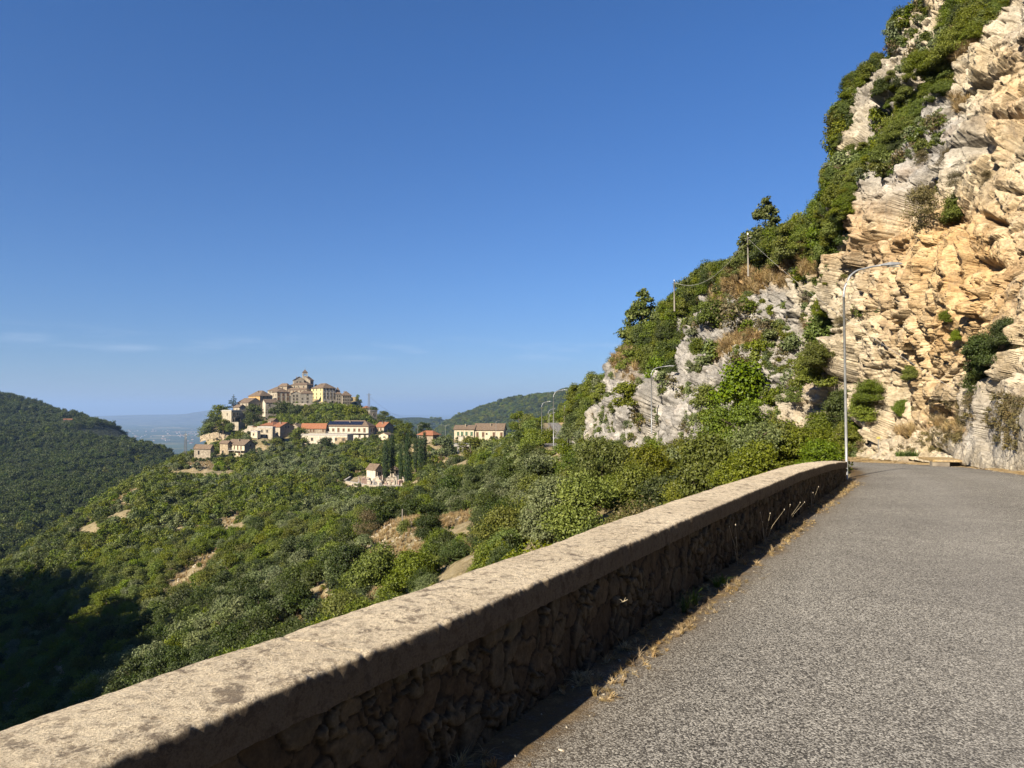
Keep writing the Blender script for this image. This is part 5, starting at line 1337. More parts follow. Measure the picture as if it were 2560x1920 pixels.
# ---- candidate sites on the near slope
CLEAR = []      # clearings with bare ground: x, y, rx, ry (world)
def clearing(px, py, d, rx, ry=None): p = W(px, py, d); CLEAR.append((p[0], p[1], rx, ry or rx))
clearing(1050, 1292, 92, 11, 7); clearing(985, 1325, 80, 4.5, 4); clearing(1120, 1300, 92, 6, 5)
clearing(1000, 1370, 72, 2.6, 5); clearing(985, 1400, 66, 2.2, 4); clearing(950, 1440, 60, 3, 3); clearing(1135, 1385, 60, 2.0, 2.2); clearing(900, 1470, 60, 3.2, 3)
clearing(300, 1245, 300, 7, 9); clearing(285, 1275, 280, 4, 5); clearing(215, 1300, 290, 6, 6); clearing(150, 1345, 280, 4, 5)
clearing(580, 1290, 215, 5, 9); clearing(480, 1400, 150, 4, 9); clearing(455, 1420, 140, 4, 6); clearing(520, 1375, 160, 3, 6); clearing(760, 1550, 75, 3, 2); clearing(800, 1520, 80, 2, 3)
clearing(470, 1180, 360, 10, 10); clearing(530, 1175, 355, 9, 8); clearing(500, 1170, 370, 8, 8); clearing(580, 1170, 360, 6, 5)
clearing(1080, 1140, 310, 6, 9); clearing(1110, 1150, 290, 5, 7); clearing(1070, 1170, 275, 4, 5); clearing(600, 1075, 500, 8, 6); clearing(900, 1180, 308, 8, 5)
def in_clear(x, y):
    m = np.zeros(x.shape, bool)
    for cx, cy, rx, ry in CLEAR: m |= ((x - cx) / rx) ** 2 + ((y - cy) / ry) ** 2 < 1
    return m
def in_house(x, y, extra=0.0):
    m = np.zeros(x.shape, bool)
    for hx, hy, r_, *_ in HOUSES: m |= np.hypot(x - hx, y - hy) < r_ + extra
    return m
sites = []      # x, y, size, species index
r2 = np.random.default_rng(12)
def jitter(d0, d1, step, a0, a1, smin, smax):
    xs = np.arange(d0 * math.tan(a0) if a0 > 0 else d1 * math.tan(a0), d1 * math.tan(a1), step); ys = np.arange(d0, d1, step)
    X, Y = np.meshgrid(xs, ys); X = X.ravel() + r2.uniform(-.48, .48, X.size) * step; Y = Y.ravel() + r2.uniform(-.48, .48, Y.size) * step
    a = np.arctan2(X, Y); ok = (a > a0) & (a < a1) & (Y >= d0) & (Y < d1)
    X, Y = X[ok], Y[ok]; return X, Y, r2.uniform(smin, smax, len(X))
bands = [(5, 16, 1.6, -.9, .55, 1.3, 2.3), (16, 40, 2.0, -.9, .62, 1.9, 3.6), (40, 80, 2.3, -.95, .5, 2.0, 4.2), (80, 160, 2.6, -.95, .42, 2.3, 5.0), (160, 300, 3.0, -.9, .30, 2.8, 5.6), (300, 480, 3.6, -.8, .25, 3.4, 6.6), (480, 700, 4.6, -.55, .05, 4.2, 7.6)]
BX, BY, BS = [np.concatenate(v) for v in zip(*[jitter(*b) for b in bands])]
q = (BX - WP[0]) * WN[0] + (BY - WP[1]) * WN[1] - .5
along = (BX - WP[0]) * WD[0] + (BY - WP[1]) * WD[1]
rd, _ = road_near(BX, BY)
ok = ((q > 2.2) | (along > 14.5)) & (rd > 3.3 + BS * .36) & ~in_clear(BX, BY) & ~in_house(BX, BY, .6)
# the cliff foot: nothing right of the road
nr = ROADL[np.array([np.abs(ROADL[:, 1] - y_).argmin() for y_ in np.clip(BY, -20, 185)])]
ok &= ~((BX > nr[:, 0]) & (BY < 190))
BX, BY, BS = BX[ok], BY[ok], BS[ok]
BZ = zA(BX, BY)
# keep a low canopy right outside the parapet so that the valley shows over it
pxs, pys = PX(BX, BY, BZ + BS * .8)
limit = np.interp(pxs, [-600, 0, 400, 800, 1000, 1250, 1340, 1500, 1620, 1700, 1800, 1900, 1980, 2040, 2090, 2200, 2600], [2300, 1900, 1700, 1500, 1395, 1200, 1110, 1090, 1075, 1010, 1000, 1014, 1045, 1082, 1122, 1170, 1180])
dd = np.hypot(BX, BY)
near = dd < 75
lowfix = near & (pys < limit)
newh = (BS * .8) - (limit - pys) / F * BY
BS = np.where(lowfix, np.clip(newh / .8, 0, None), BS)
def protect(X_, Y_, Z_, S_, hf=.9):
    # nothing may grow up in front of what the photograph shows
    S_ = S_.copy(); D_ = Y_
    bx, by = PX(X_, Y_, Z_)
    for x0, x1, lim, dm in PROTECT:
        hw = S_ * .45 * F / D_
        m = (bx + hw > x0) & (bx - hw < x1) & (D_ < dm) & (D_ > 8)
        top_ = by - S_ * hf * F / D_
        m &= top_ < lim
        S_ = np.where(m, np.minimum(S_, (by - lim) / (hf * F) * D_), S_)
    return S_
PROTECT = [(855, 1000, 1214, 262), (965, 1060, 1335, 80), (1060, 1165, 1312, 85), (880, 1000, 1472, 55), (1110, 1160, 1455, 50), (285, 322, 1258, 285), (272, 308, 1288, 262), (200, 232, 1326, 272), (563, 598, 1314, 205), (400, 465, 1452, 138), (455, 525, 1400, 155),
           (500, 615, 1140, 395), (485, 530, 1142, 390), (440, 580, 1180, 345), (632, 700, 1112, 428), (750, 872, 1104, 428), (940, 985, 1098, 425), (1136, 1258, 1097, 380), (1046, 1092, 1098, 340), (1128, 1170, 1137, 325), (955, 985, 1188, 262), (1000, 1035, 1206, 258), (1040, 1066, 1160, 262),
           (575, 655, 1048, 535), (722, 880, 1008, 572), (552, 606, 1054, 533), (1385, 1420, 1094, 130), (1068, 1160, 1160, 262), (1625, 1634, 1034, 58), (895, 930, 1052, 500)]
BS = protect(BX, BY, BZ, BS)
ok = BS > .9
BX, BY, BS, BZ = BX[ok], BY[ok], BS[ok], BZ[ok]
# species by patches
Pn = np.stack([BX, BY, 0 * BX], -1); n1 = fbm(Pn, .02, 3, 5); n2 = fbm(Pn, .06, 3, 15); rnd = r2.random(len(BX))
SPN = ['oak', 'dark', 'lime', 'olive', 'shrub', 'dshrub', 'lshrub', 'dry']
sp = np.zeros(len(BX), int)
sp = np.where(n1 > .22, 1, sp); sp = np.where(n1 < -.16, 2, sp); sp = np.where(n2 > .26, 3, sp); sp = np.where(rnd < .11, 2, sp); sp = np.where(rnd > .86, 1, sp); sp = np.where((rnd > .80) & (rnd < .86), 3, sp)
ppx, ppy = PX(BX, BY, BZ)
oz = (ppx > 640) & (ppx < 850) & (ppy > 1110) & (ppy < 1200) & (rnd < .7); sp = np.where(oz, 3, sp)
oz = (ppx > 1080) & (ppx < 1500) & (ppy > 1150) & (ppy < 1360) & (rnd < .4); sp = np.where(oz, 3, sp)
sp = np.where((ppx > 1480) & (sp == 3) & (rnd > .25), 0, sp)
small = BS < 3.0
sp = np.where(small & (sp == 0), 4, sp); sp = np.where(small & (sp == 1), 5, sp); sp = np.where(small & (sp == 2), 6, sp)
sp = np.where((BS < 4) & (rnd > .5) & (rnd < .54), 7, sp)
# trees round the houses stay lower
for hx, hy, r_, hz_, hh in HOUSES:
    m = (np.hypot(BX - hx, BY - hy) < r_ + 9); BS = np.where(m, np.minimum(BS, 3.6), BS)
BZ = zA(BX, BY)
# ---- screening of what the houses need free: lower anything whose top would cover a front
order = np.argsort(np.hypot(BX, BY))
# visible share: coarse z-buffer of discs with the terrain profile
Wd, Hd = 320, 240; buf = np.zeros((Hd, Wd), bool)
vis = np.zeros(len(BX)); fpx = F / 8
cxs, cys = PX(BX, BY, BZ + BS * .42)
# the parapet and the cliff take their share first
yy_, xx_ = np.mgrid[0:Hd, 0:Wd]; xx8, yy8 = xx_ * 8 + 4, yy_ * 8 + 4
buf |= yy8 > np.interp(xx8, [0, 780, 1500, 2095, 2110], [1815, 1580, 1331, 1150, 1100])
for i in order:
    u, v = cxs[i] / 8, cys[i] / 8; rr_ = BS[i] * .46 * fpx / BY[i]
    x0, x1, y0, y1 = int(max(0, u - rr_)), int(min(Wd - 1, u + rr_)), int(max(0, v - rr_)), int(min(Hd - 1, v + rr_))
    if x1 < x0 or y1 < y0: continue
    sub = buf[y0:y1 + 1, x0:x1 + 1]; fr_ = (~sub).sum(); vis[i] = fr_ * min(1, (2 * rr_ + 1) ** 2 / max(1, sub.size)) if sub.size else 0
    if rr_ < .5: vis[i] *= (2 * rr_) ** 2
    sub[:] = True
lvl = np.where(BY < 55, 0, np.where(BY < 190, 1, 2))
TREEK = {0: 'oak_tree', 1: 'holm_oak_tree', 2: 'hornbeam_tree', 3: 'olive_tree', 4: 'oak_shrub', 5: 'dark_evergreen_shrub', 6: 'light_green_shrub', 7: 'dry_scrub'}
DESC = {0: "mid green oak", 1: "dark green holm oak", 2: "bright yellow green hornbeam", 3: "silvery olive tree", 4: "mid green oak shrub", 5: "dark evergreen shrub", 6: "light green leafy shrub", 7: "brownish half dry shrub"}
LANDM = [(560, 1150, "below the balcony house"), (500, 1130, "by the stone hut"), (700, 1110, "below the tall cream house"), (820, 1115, "below the white terrace building"), (900, 1215, "by the cemetery wall"), (1000, 1180, "by the cypresses"),
         (1080, 1130, "by the orange roofed house"), (1180, 1110, "below the green shuttered house"), (1300, 1090, "beside the far road bend"), (1000, 1330, "by the fence post on the straw clearing"), (1120, 1330, "right of the straw clearing"), (930, 1430, "by the bare scree below the clearing"),
         (760, 1500, "beyond the middle of the parapet"), (1300, 1330, "over the parapet left of the lamp's bushes"), (1600, 1200, "in the thicket above the parapet"), (1800, 1080, "in the thicket below the rock face"), (2000, 1100, "beside the near street lamp"),
         (580, 1290, "by the tall pale scar on the slope"), (480, 1400, "by the long stony scar on the slope"), (280, 1260, "by the two bare patches on the left ridge"), (150, 1330, "on the left ridge"), (100, 1500, "at the edge of the big valley shadow"), (200, 1650, "inside the big valley shadow"), (400, 1600, "over the left part of the parapet"),
         (650, 1350, "in the middle of the wooded slope"), (800, 1300, "below the cemetery"), (780, 1200, "left of the cemetery"), (380, 1150, "on the ridge left of the lattice mast"), (700, 1010, "on the hill beside the upper village")]
indiv = np.zeros(len(BX), bool)
for k in range(8):
    idx = np.nonzero((sp == k) & (vis > 0))[0]; idx = idx[np.argsort(-vis[idx])][:{0: 130, 1: 80, 2: 100, 3: 80, 4: 90, 5: 50, 6: 70, 7: 30}[k]]; indiv[idx] = True
def add_tree(k, x, y, z, s, lv, label, group, rz=None, hs_=1.0, name=None, cat=None):
    f = FAM[SPN[k]][lv]; me = f[r2.integers(len(f))]
    rz = r2.uniform(0, 6.28) if rz is None else rz
    cat = cat or ('tree' if k < 4 else 'shrub')
    if k < 4:
        e = empty(name or TREEK[k], (x, y, z), rz); e.scale = (s, s, s * hs_); tag(e, label, cat, group)
        c = link("crown", me, e); t = link("trunk", TM[r2.integers(3)], e)
        return e
    o = link(name or TREEK[k], me, None, (x, y, z), rz); o.scale = (s, s, s * hs_); tag(o, label, cat, group); return o
for i in np.nonzero(indiv)[0]:
    lm = min(LANDM, key=lambda t: (t[0] - cxs[i]) ** 2 + (t[1] - cys[i]) ** 2 * 1.5)
    sz = "small" if BS[i] < 2.6 else ("tall" if BS[i] > 5.6 else "rounded")
    add_tree(int(sp[i]), BX[i], BY[i], BZ[i] - .12 * BS[i] - .1, BS[i], int(lvl[i]), f"{sz} {DESC[int(sp[i])]} {lm[2]}", f"{DESC[int(sp[i])]}s on the wooded slope", hs_=float(r2.uniform(.85, 1.15)))
# ---- everything else is one wood
def scatter_m(name, protos, pts, size, idx, label, cat='wood', hsc=None, tilt=.08):
    """one object of instanced meshes: geometry nodes over bare points"""
    coll = bpy.data.collections.new(name + "_set"); pts = np.asarray(pts, np.float32)
    for i, me in enumerate(protos):
        o = bpy.data.objects.new("%s_piece_%02d" % (name, i), me); coll.objects.link(o)
    me = bpy.data.meshes.new(name); me.vertices.add(len(pts)); me.vertices.foreach_set('co', pts.ravel())
    for nm, ty, arr in (('siz', 'FLOAT_VECTOR', np.stack([size, size, size * (hsc if hsc is not None else r2.uniform(.8, 1.2, len(pts)))], -1)), ('rot', 'FLOAT_VECTOR', np.stack([r2.normal(0, tilt, len(pts)), r2.normal(0, tilt, len(pts)), r2.uniform(0, 6.28, len(pts))], -1)), ('idx', 'INT', idx)):
        a = me.attributes.new(nm, ty, 'POINT')
        if ty == 'INT': a.data.foreach_set('value', np.asarray(arr).astype(np.int32))
        else: a.data.foreach_set('vector', arr.astype(np.float32).ravel())
    ob = link(name, me); tag(ob, label, cat, kind='stuff')
    ng = bpy.data.node_groups.new(name, 'GeometryNodeTree'); ng.interface.new_socket("Geometry", in_out='INPUT', socket_type='NodeSocketGeometry'); ng.interface.new_socket("Geometry", in_out='OUTPUT', socket_type='NodeSocketGeometry')
    gi = ng.nodes.new('NodeGroupInput'); go = ng.nodes.new('NodeGroupOutput'); iop = ng.nodes.new('GeometryNodeInstanceOnPoints'); ci = ng.nodes.new('GeometryNodeCollectionInfo')
    ci.inputs['Collection'].default_value = coll; ci.inputs['Separate Children'].default_value = True; ci.inputs['Reset Children'].default_value = True
    iop.inputs['Pick Instance'].default_value = True
    def attr(n_, t_): a = ng.nodes.new('GeometryNodeInputNamedAttribute'); a.data_type = t_; a.inputs['Name'].default_value = n_; return a.outputs['Attribute']
    ng.links.new(gi.outputs[0], iop.inputs['Points']); ng.links.new(ci.outputs[0], iop.inputs['Instance']); ng.links.new(attr('idx', 'INT'), iop.inputs['Instance Index'])
    ng.links.new(attr('rot', 'FLOAT_VECTOR'), iop.inputs['Rotation']); ng.links.new(attr('siz', 'FLOAT_VECTOR'), iop.inputs['Scale']); ng.links.new(iop.outputs[0], go.inputs[0])
    md = ob.modifiers.new("wood", 'NODES'); md.node_group = ng
    return ob
def scatter(name, pts, size, species, level, label, cat='wood', hsc=None):
    protos = []; off = {}
    for k in sorted(set(int(v) for v in species)):
        off[k] = len(protos); protos += FAM[SPN[k]][level]
    idx = np.array([off[int(k)] + r2.integers(len(FAM[SPN[int(k)]][level])) for k in species])
    return scatter_m(name, protos, pts, size, idx, label, cat, hsc)
rest = ~indiv
for lv, nm, lab in ((0, "undergrowth", "mixed green undergrowth filling the slope just beyond the parapet"), (1, "hillside_wood", "mixed green wood on the slope below the cemetery"), (2, "village_wood", "mixed green wood around and below the village")):
    m = rest & (lvl == lv)
    if m.any(): scatter(nm, np.stack([BX[m], BY[m], BZ[m] - .12 * BS[m] - .1], -1), BS[m], sp[m], lv, lab)
# low ground scrub closing the gaps (everywhere but the clearings)
X, Y, s_ = [np.concatenate(v) for v in zip(*[jitter(22, 90, 2.0, -.9, .55, .9, 1.8), jitter(90, 300, 3.4, -.9, .35, 1.4, 2.6)])]
qq = (X - WP[0]) * WN[0] + (Y - WP[1]) * WN[1] - .5; rd, _ = road_near(X, Y)
nr = ROADL[np.array([np.abs(ROADL[:, 1] - y_).argmin() for y_ in np.clip(Y, -20, 185)])]
ok = (qq > 1.5) & (rd > 4.2) & ~in_house(X, Y, 0) & ~((X > nr[:, 0]) & (Y < 190)) & (~in_clear(X, Y) | (r2.random(len(X)) < .06))
X, Y, s_ = X[ok], Y[ok], s_[ok]
s_ = protect(X, Y, zA(X, Y), s_); _o = s_ > .35; X, Y, s_ = X[_o], Y[_o], s_[_o]
scatter("ground_scrub", np.stack([X, Y, zA(X, Y) - .15 * s_], -1), s_, r2.choice([4, 5, 6, 6, 4, 7, 3], len(X)), 2, "low green scrub covering the ground between the trees", 'scrub')
# valley hillside wood
X, Y, s_ = [np.concatenate(v) for v in zip(*[jitter(380, 620, 6.0, -.95, -.30, 6, 10.5), jitter(620, 900, 7.0, -.95, -.36, 6.5, 11), jitter(900, 1420, 9.5, -.95, -.38, 8, 12.5)])]
Z = zB(X, Y)
n1 = fbm(np.stack([X, Y, 0 * X], -1), .008, 3, 5); rnd = r2.random(len(X))
s2 = np.where(n1 > -.1, 1, 0); s2 = np.where(rnd > .08, 1, s2)  # nearly all dark leaves: the slope's shade is put into their colour
scatter("valley_wood", np.stack([X, Y, Z - .15 * s_], -1), s_, s2, 2, "dense dark green wood covering the valley hillside on the left", 'wood')
# wood on the mountain shoulder behind (its ragged crest casts the valley shadow)
cc = crest[(r2.integers(0, len(crest), 1500))]
X = cc[:, 0] + r2.normal(0, 22, 1500); Y = cc[:, 1] + r2.normal(0, 22, 1500)
def zS(x, y):
    a = np.clip((x + 620) / (940 / 149.), 0, 148.99); b = np.clip((y + 420) / (580 / 109.), 0, 108.99); return gz[b.astype(int), a.astype(int)]
scatter("shoulder_wood", np.stack([X, Y, zS(X, Y) - 1.5], -1), r2.uniform(5, 9, 1500), r2.choice([0, 1], 1500), 2, "dark green wood on the mountain shoulder behind the viewpoint", 'wood')
# far hill wood: small crowns give the right grain
X, Y, s_ = jitter(1700, 2620, 17, -.16, .35, 15, 24); Z = zC(X, Y)
scatter("far_hill_wood", np.stack([X, Y, Z - .2 * s_], -1), s_, np.where(r2.random(len(X)) < .4, 1, 0), 2, "even dark green wood covering the far rounded hill", 'wood', hsc=np.full(len(X), .7))
X, Y, s_ = jitter(3300, 4080, 30, -.24, .0, 24, 36); Z = zD(X, Y); bare = (np.abs(PX(X, Y, Z)[0] - 1030) < 45) & (Y > 3850)
ok = ~bare
scatter("low_hill_wood", np.stack([X, Y, Z - .2 * s_], -1)[ok], s_[ok], np.where(r2.random(ok.sum()) < .4, 1, 0), 2, "bluish green wood on the low hill behind the village", 'wood', hsc=np.full(ok.sum(), .6))

# ---- trees that can be pointed at
def ground(x, y): return float(zA(np.array([x]), np.array([y]))[0])
def special(k, px, pbase, ptop, d, label, wfac=1.0, lv=1, name=None, z=None):
    b = P3d(px, pbase, d); t = P3d(px, ptop, d); h = t.z - b.z; s = h / (.92 if k < 4 else .72)
    return add_tree(k, b.x, b.y, b.z - .1 * s, s * wfac * 1.0, lv, label, None, hs_=1.12 / wfac, name=name)
special(1, 634, 1062, 1011, 538, "round dark evergreen tree in front of the tall grey house", 1.0)
special(1, 706, 1048, 1000, 552, "broad dark evergreen tree below the shuttered house", 1.35)
special(1, 738, 1050, 1012, 545, "dark evergreen tree in the shade under the retaining wall", 1.2)
for px, pt, lab, w in ((822, 1007, "leftmost green tree of the clump under the palazzo", 1.1), (850, 1010, "second green tree of the clump under the palazzo", 1.1), (880, 1010, "wide green tree in the middle of the clump right of the palazzo", 1.2), (905, 1020, "lower green tree at the right end of the clump by the mast", 1.1), (838, 1028, "low green tree at the foot of the palazzo clump", 1.1), (868, 1030, "low dark tree at the foot of the clump right of the palazzo", 1.2), (774, 1012, "light green tree on the terrace under the retaining wall", 1.0)):
    special(1 if 'dark' in lab else 0, px, 1058, pt, 528, lab, w)
special(0, 547, 1062, 1012, 556, "green umbrella shaped tree at the far left of the upper village", 1.1)
special(1, 535, 1088, 1040, 525, "dark green tree on the left flank of the village hill", 1.2); special(0, 520, 1092, 1056, 515, "green tree at the left foot of the village hill", 1.3); special(0, 558, 1078, 1046, 512, "green tree hanging below the flat roofed house", 1.2); special(2, 577, 1080, 1056, 508, "light green tree under the retaining wall of the flat roofed house", 1.2)
special(1, 932, 1035, 1014, 545, "dark tree directly right of the lattice mast", 1.2); special(0, 958, 1052, 1027, 520, "green tree on the right flank of the village hill", 1.3); special(1, 975, 1062, 1040, 500, "dark tree behind the red roof cottage", 1.2); special(0, 992, 1080, 1046, 470, "green tree right of the red roof cottage", 1.3)
special(0, 1010, 1100, 1056, 420, "broad green tree between the red roof cottage and the cypresses", 1.3); special(1, 1060, 1088, 1056, 410, "dark rounded tree behind the orange roofed house", 1.4); special(3, 1110, 1142, 1078, 322, "big grey green olive tree in front of the concrete deck", 1.1)
special(0, 1296, 1075, 1026, 215, "tall pointed green tree left of the far road bend", 1.0, 1); special(2, 1330, 1090, 1055, 170, "light green tree beside the far road lamps", 1.2)
special(0, 1180, 1150, 1090, 240, "dark leafy tree right of the concrete deck", 1.3); special(3, 1215, 1140, 1095, 235, "greyish tree below the long yellow house", 1.4)
special(1, 1120, 1275, 1193, 125, "solitary dark round tree above the straw clearing", 1.0, 1)
special(4, 2056, 1180, 1092, 18.8, "low green shrub touching the far end of the parapet on its valley side", 1.3, 0); special(6, 2018, 1190, 1064, 20.2, "green leafy shrub behind the far end of the parapet", 1.3, 0); special(4, 1982, 1190, 1040, 21.2, "taller green shrub rising behind the last metres of the parapet", 1.3, 0)
special(4, 1364, 1118, 1066, 95, "rounded green shrub hiding the left edge of the far road", 1.1, 1); special(4, 1402, 1120, 1092, 88, "low green shrub in front of the far road", 1.4, 1)
special(0, 690, 1135, 1095, 410, "green tree below the tall cream house", 1.2); special(0, 750, 1110, 1070, 425, "green tree in front of the red tiled row house", 1.3); special(1, 812, 1120, 1090, 400, "dark spiky tree in front of the white terrace building", 1.2)
for px, pb, pt, d, k, lab in ((938, 1462, 1348, 52, 4, "round olive brown shrub on the scree below the straw clearing"), (1035, 1478, 1370, 50, 6, "bright green dense shrub by the pale scree at the parapet"), (1070, 1345, 1282, 78, 5, "dark twiggy shrub on the straw clearing"), (1100, 1390, 1315, 68, 4, "green rounded shrub right of the twiggy shrub"), (1150, 1420, 1360, 62, 5, "low green shrub on the pale rubble above the parapet"), (1050, 1335, 1290, 86, 4, "small dark leaved shrub beside the fence post"),
                           (920, 1330, 1270, 95, 7, "brownish grey half dry shrub left of the fence post")):
    special(k, px, pb, pt, d, lab, 1.15, 0)
# cypresses
CY = [crown("cypress_crown", 60 + i, 2600, .055, LM['cyp'], 1.0, 'column', 26, solid=.2) for i in range(2)]
for i, (zx, zt, zb, d, wd, lab) in enumerate(((545, 470, 845, 268, .92, "lower left cypress of the pair beside the chapel"), (617, 415, 800, 272, 1.0, "tall dark cypress right of the chapel"), (718, 572, 868, 270, .7, "short slim cypress in front of the tallest cypress"), (790, 415, 930, 262, 1.15, "tallest and widest cypress in the middle of the group"), (878, 488, 745, 290, .72, "thin cypress behind the tallest one"), (932, 428, 725, 300, .9, "left cypress of the right hand pair"), (978, 375, 728, 304, .8, "right hand cypress of the row, darkest and sharpest"))):
    b = P3d(840 + zx * .22604, 1000 + zb * .22604, d); t = P3d(840 + zx * .22604, 1000 + zt * .22604, d); h = t.z - b.z + 1.0
    e = empty("cypress_tree", b - Vector((0, 0, .8)), i * 1.3); tag(e, lab, "cypress", "cypresses beside the cemetery")
    c = link("crown", CY[i % 2], e); wpx = 75 * .22604 * wd * d / F; c.scale = (wpx * 1.75, wpx * 1.75, h * 1.08)
    c.location = (0, 0, .5)
    m2 = MB(); m2.tube([(0, 0, -1), (0, 0, h * .5)], [.28, .12], 7); m2.obj("trunk", M_bark, e)
# cedar on the left of the upper village
CD_ = crown("cedar_crown", 71, 3200, .05, LM['cedar'], 1.0, 'layer', 26, solid=.25)
b = P3d(583, 1024, 570); t = P3d(583, 986, 570); e = empty("cedar_tree", b); tag(e, "blue green cedar with layered branches above the flat roofed house", "cedar"); c = link("crown", CD_, e); c.scale = (11, 11, (t.z - b.z) * 1.1)
m2 = MB(); m2.tube([(0, 0, -2), (0, 0, (t.z - b.z))], [.45, .08], 7); m2.obj("trunk", M_bark, e)
for o in TOMBS: o.location.z = ground(o.location.x, o.location.y)
# farmhouse on the valley hillside
_d = np.linspace(700, 1200, 300); _x = (171 - 1280) / F * _d; _py = PX(_x, _d, zB(_x, _d))[1]; _i = np.nonzero(_py < 1062)[0][0]
fh = Vector((_x[_i], _d[_i], float(zB(_x[_i:_i + 1], _d[_i:_i + 1])[0]) + 4)); e = empty("farmhouse", fh, .5); tag(e, "small farmhouse with orange roof alone in the wood on the left hillside", "house")
e.scale = (.6, .6, .6); mb = MB(); mb.box(-8, 8, -5, 5, -12, 5); mb.obj("wall", VM['tan'], e); mb = MB(); mb.poly([(-9, -6, 4.9), (9, -6, 4.9), (9, 0, 7.6), (-9, 0, 7.6)]); mb.poly([(9, 6, 4.9), (-9, 6, 4.9), (-9, 0, 7.6), (9, 0, 7.6)]); mb.poly([(-9, -6, 4.9), (-9, 0, 7.6), (-9, 6, 4.9)]); mb.poly([(9, -6, 4.9), (9, 6, 4.9), (9, 0, 7.6)]); mb.obj("roof", VM['orr'], e)
# ------------------------------------------------------------------ vegetation on the rock face
def spans(rows, wpx, seed, n):
    """random well spaced photo positions inside a band given as (y, x0, x1) rows"""
    r = random.Random(seed); out = []; ys = [a[0] for a in rows]
    for _ in range(n * 30):
        y = r.uniform(ys[0], ys[-1]); x0 = np.interp(y, ys, [a[1] for a in rows]); x1 = np.interp(y, ys, [a[2] for a in rows])
        x = r.uniform(x0, x1); w = wpx * r.uniform(.7, 1.3)
        if all((x - a) ** 2 + (y - b) ** 2 > (.48 * (w + c) / 2) ** 2 for a, b, c in out): out.append((x, y, w))
        if len(out) >= n: break
    return out
def on_rock(px, py, wpx, k, label, group=None, lv=None, hs_=1.0, sink=.38, name=None):
    p, n, D = on_cliff(px, py + wpx * .25); s = wpx * D / F * 1.75
    lv = (0 if D < 42 else 1) if lv is None else lv
    return add_tree(k, p[0] + n[0] * s * .16, p[1] + n[1] * s * .16, p[2] - s * sink * .75, s, lv, label, group, hs_=hs_, name=name)
_sh = 0
bandA = [(0, 2290, 2322), (60, 2232, 2290), (109, 2200, 2240), (152, 2168, 2195), (200, 2146, 2172), (253, 2118, 2150), (304, 2100, 2145), (354, 2080, 2138), (405, 2070, 2100), (440, 2060, 2080)]
bandA = [(a, b + (50 if 120 < a < 480 else 14), b + (66 if 120 < a < 480 else 38)) for a, b, c in bandA]
bandB = [(165, 2345, 2390), (215, 2320, 2385), (253, 2262, 2325), (304, 2240, 2292), (354, 2200, 2270), (405, 2160, 2210), (450, 2130, 2196), (500, 2060, 2192), (540, 2024, 2190), (590, 1990, 2150), (625, 1965, 2110), (650, 1970, 2060)]
bandC = [(-60, 2400, 2530), (0, 2405, 2508), (50, 2385, 2488), (90, 2390, 2465), (125, 2396, 2420)]
bandD = [(575, 1990, 2070), (600, 1960, 2060), (640, 1880, 2010), (680, 1820, 1950), (720, 1760, 1890), (760, 1725, 1805), (800, 1660, 1765), (840, 1605, 1730), (880, 1565, 1705), (915, 1550, 1705), (945, 1640, 1700)]
bandD = [(a, b + 34, c - 4) for a, b, c in bandD]
bandE = [(912, 1512, 1530), (950, 1490, 1520), (985, 1462, 1512), (1015, 1440, 1500), (1060, 1432, 1466), (1085, 1432, 1455)]
WH = {'A': "on the cliff's top skyline", 'B': "in the green belt crossing the cliff", 'C': "in the cliff's top right clump", 'D': "on the wooded ridge skyline", 'E': "at the rock slope's low left end"}
for nm, rows, wpx, n, ks in (('A', bandA, 30, 70, (4, 4, 6, 5)), ('B', bandB, 40, 80, (4, 4, 6, 5, 6)), ('C', bandC, 54, 26, (6, 4)), ('D', bandD, 48, 130, (4, 5, 6, 4, 6)), ('E', bandE, 34, 22, (6, 4, 3))):
    for i, (x, y, w) in enumerate(spans(rows, wpx, 5, n)):
        k = random.Random(i * 7 + n).choice(ks); t = (y - rows[0][0]) / (rows[-1][0] - rows[0][0])
        part_ = 'upper' if t < .33 else ('middle' if t < .66 else 'lower')
        sz = 'small' if w < wpx * .9 else 'large'
        on_rock(x, y, w, k, f"{sz} {DESC[k]} {WH[nm]}, {part_}", "shrubs growing on the cliff")
# dense low scrub inside the same belts
cs_p = []; cs_s = []
for rows, wpx, n in ((bandA, 24, 200), (bandB, 30, 360), (bandC, 46, 150), (bandD, 40, 900), (bandE, 30, 160)):
    for x, y, w in spans(rows, wpx * .35, 77, n):
        p, nn_, D = on_cliff(x, y); s = wpx * random.uniform(.8, 1.5) * D / F * 1.2; cs_p.append(p + nn_ * s * .1 - np.array([0, 0, s * .28])); cs_s.append(s)
scatter("cliff_scrub", np.array(cs_p), np.array(cs_s), r2.choice([4, 4, 5, 6, 6], len(cs_p)), 1, "dense green scrub filling the belts and ridge of the cliff", 'scrub')
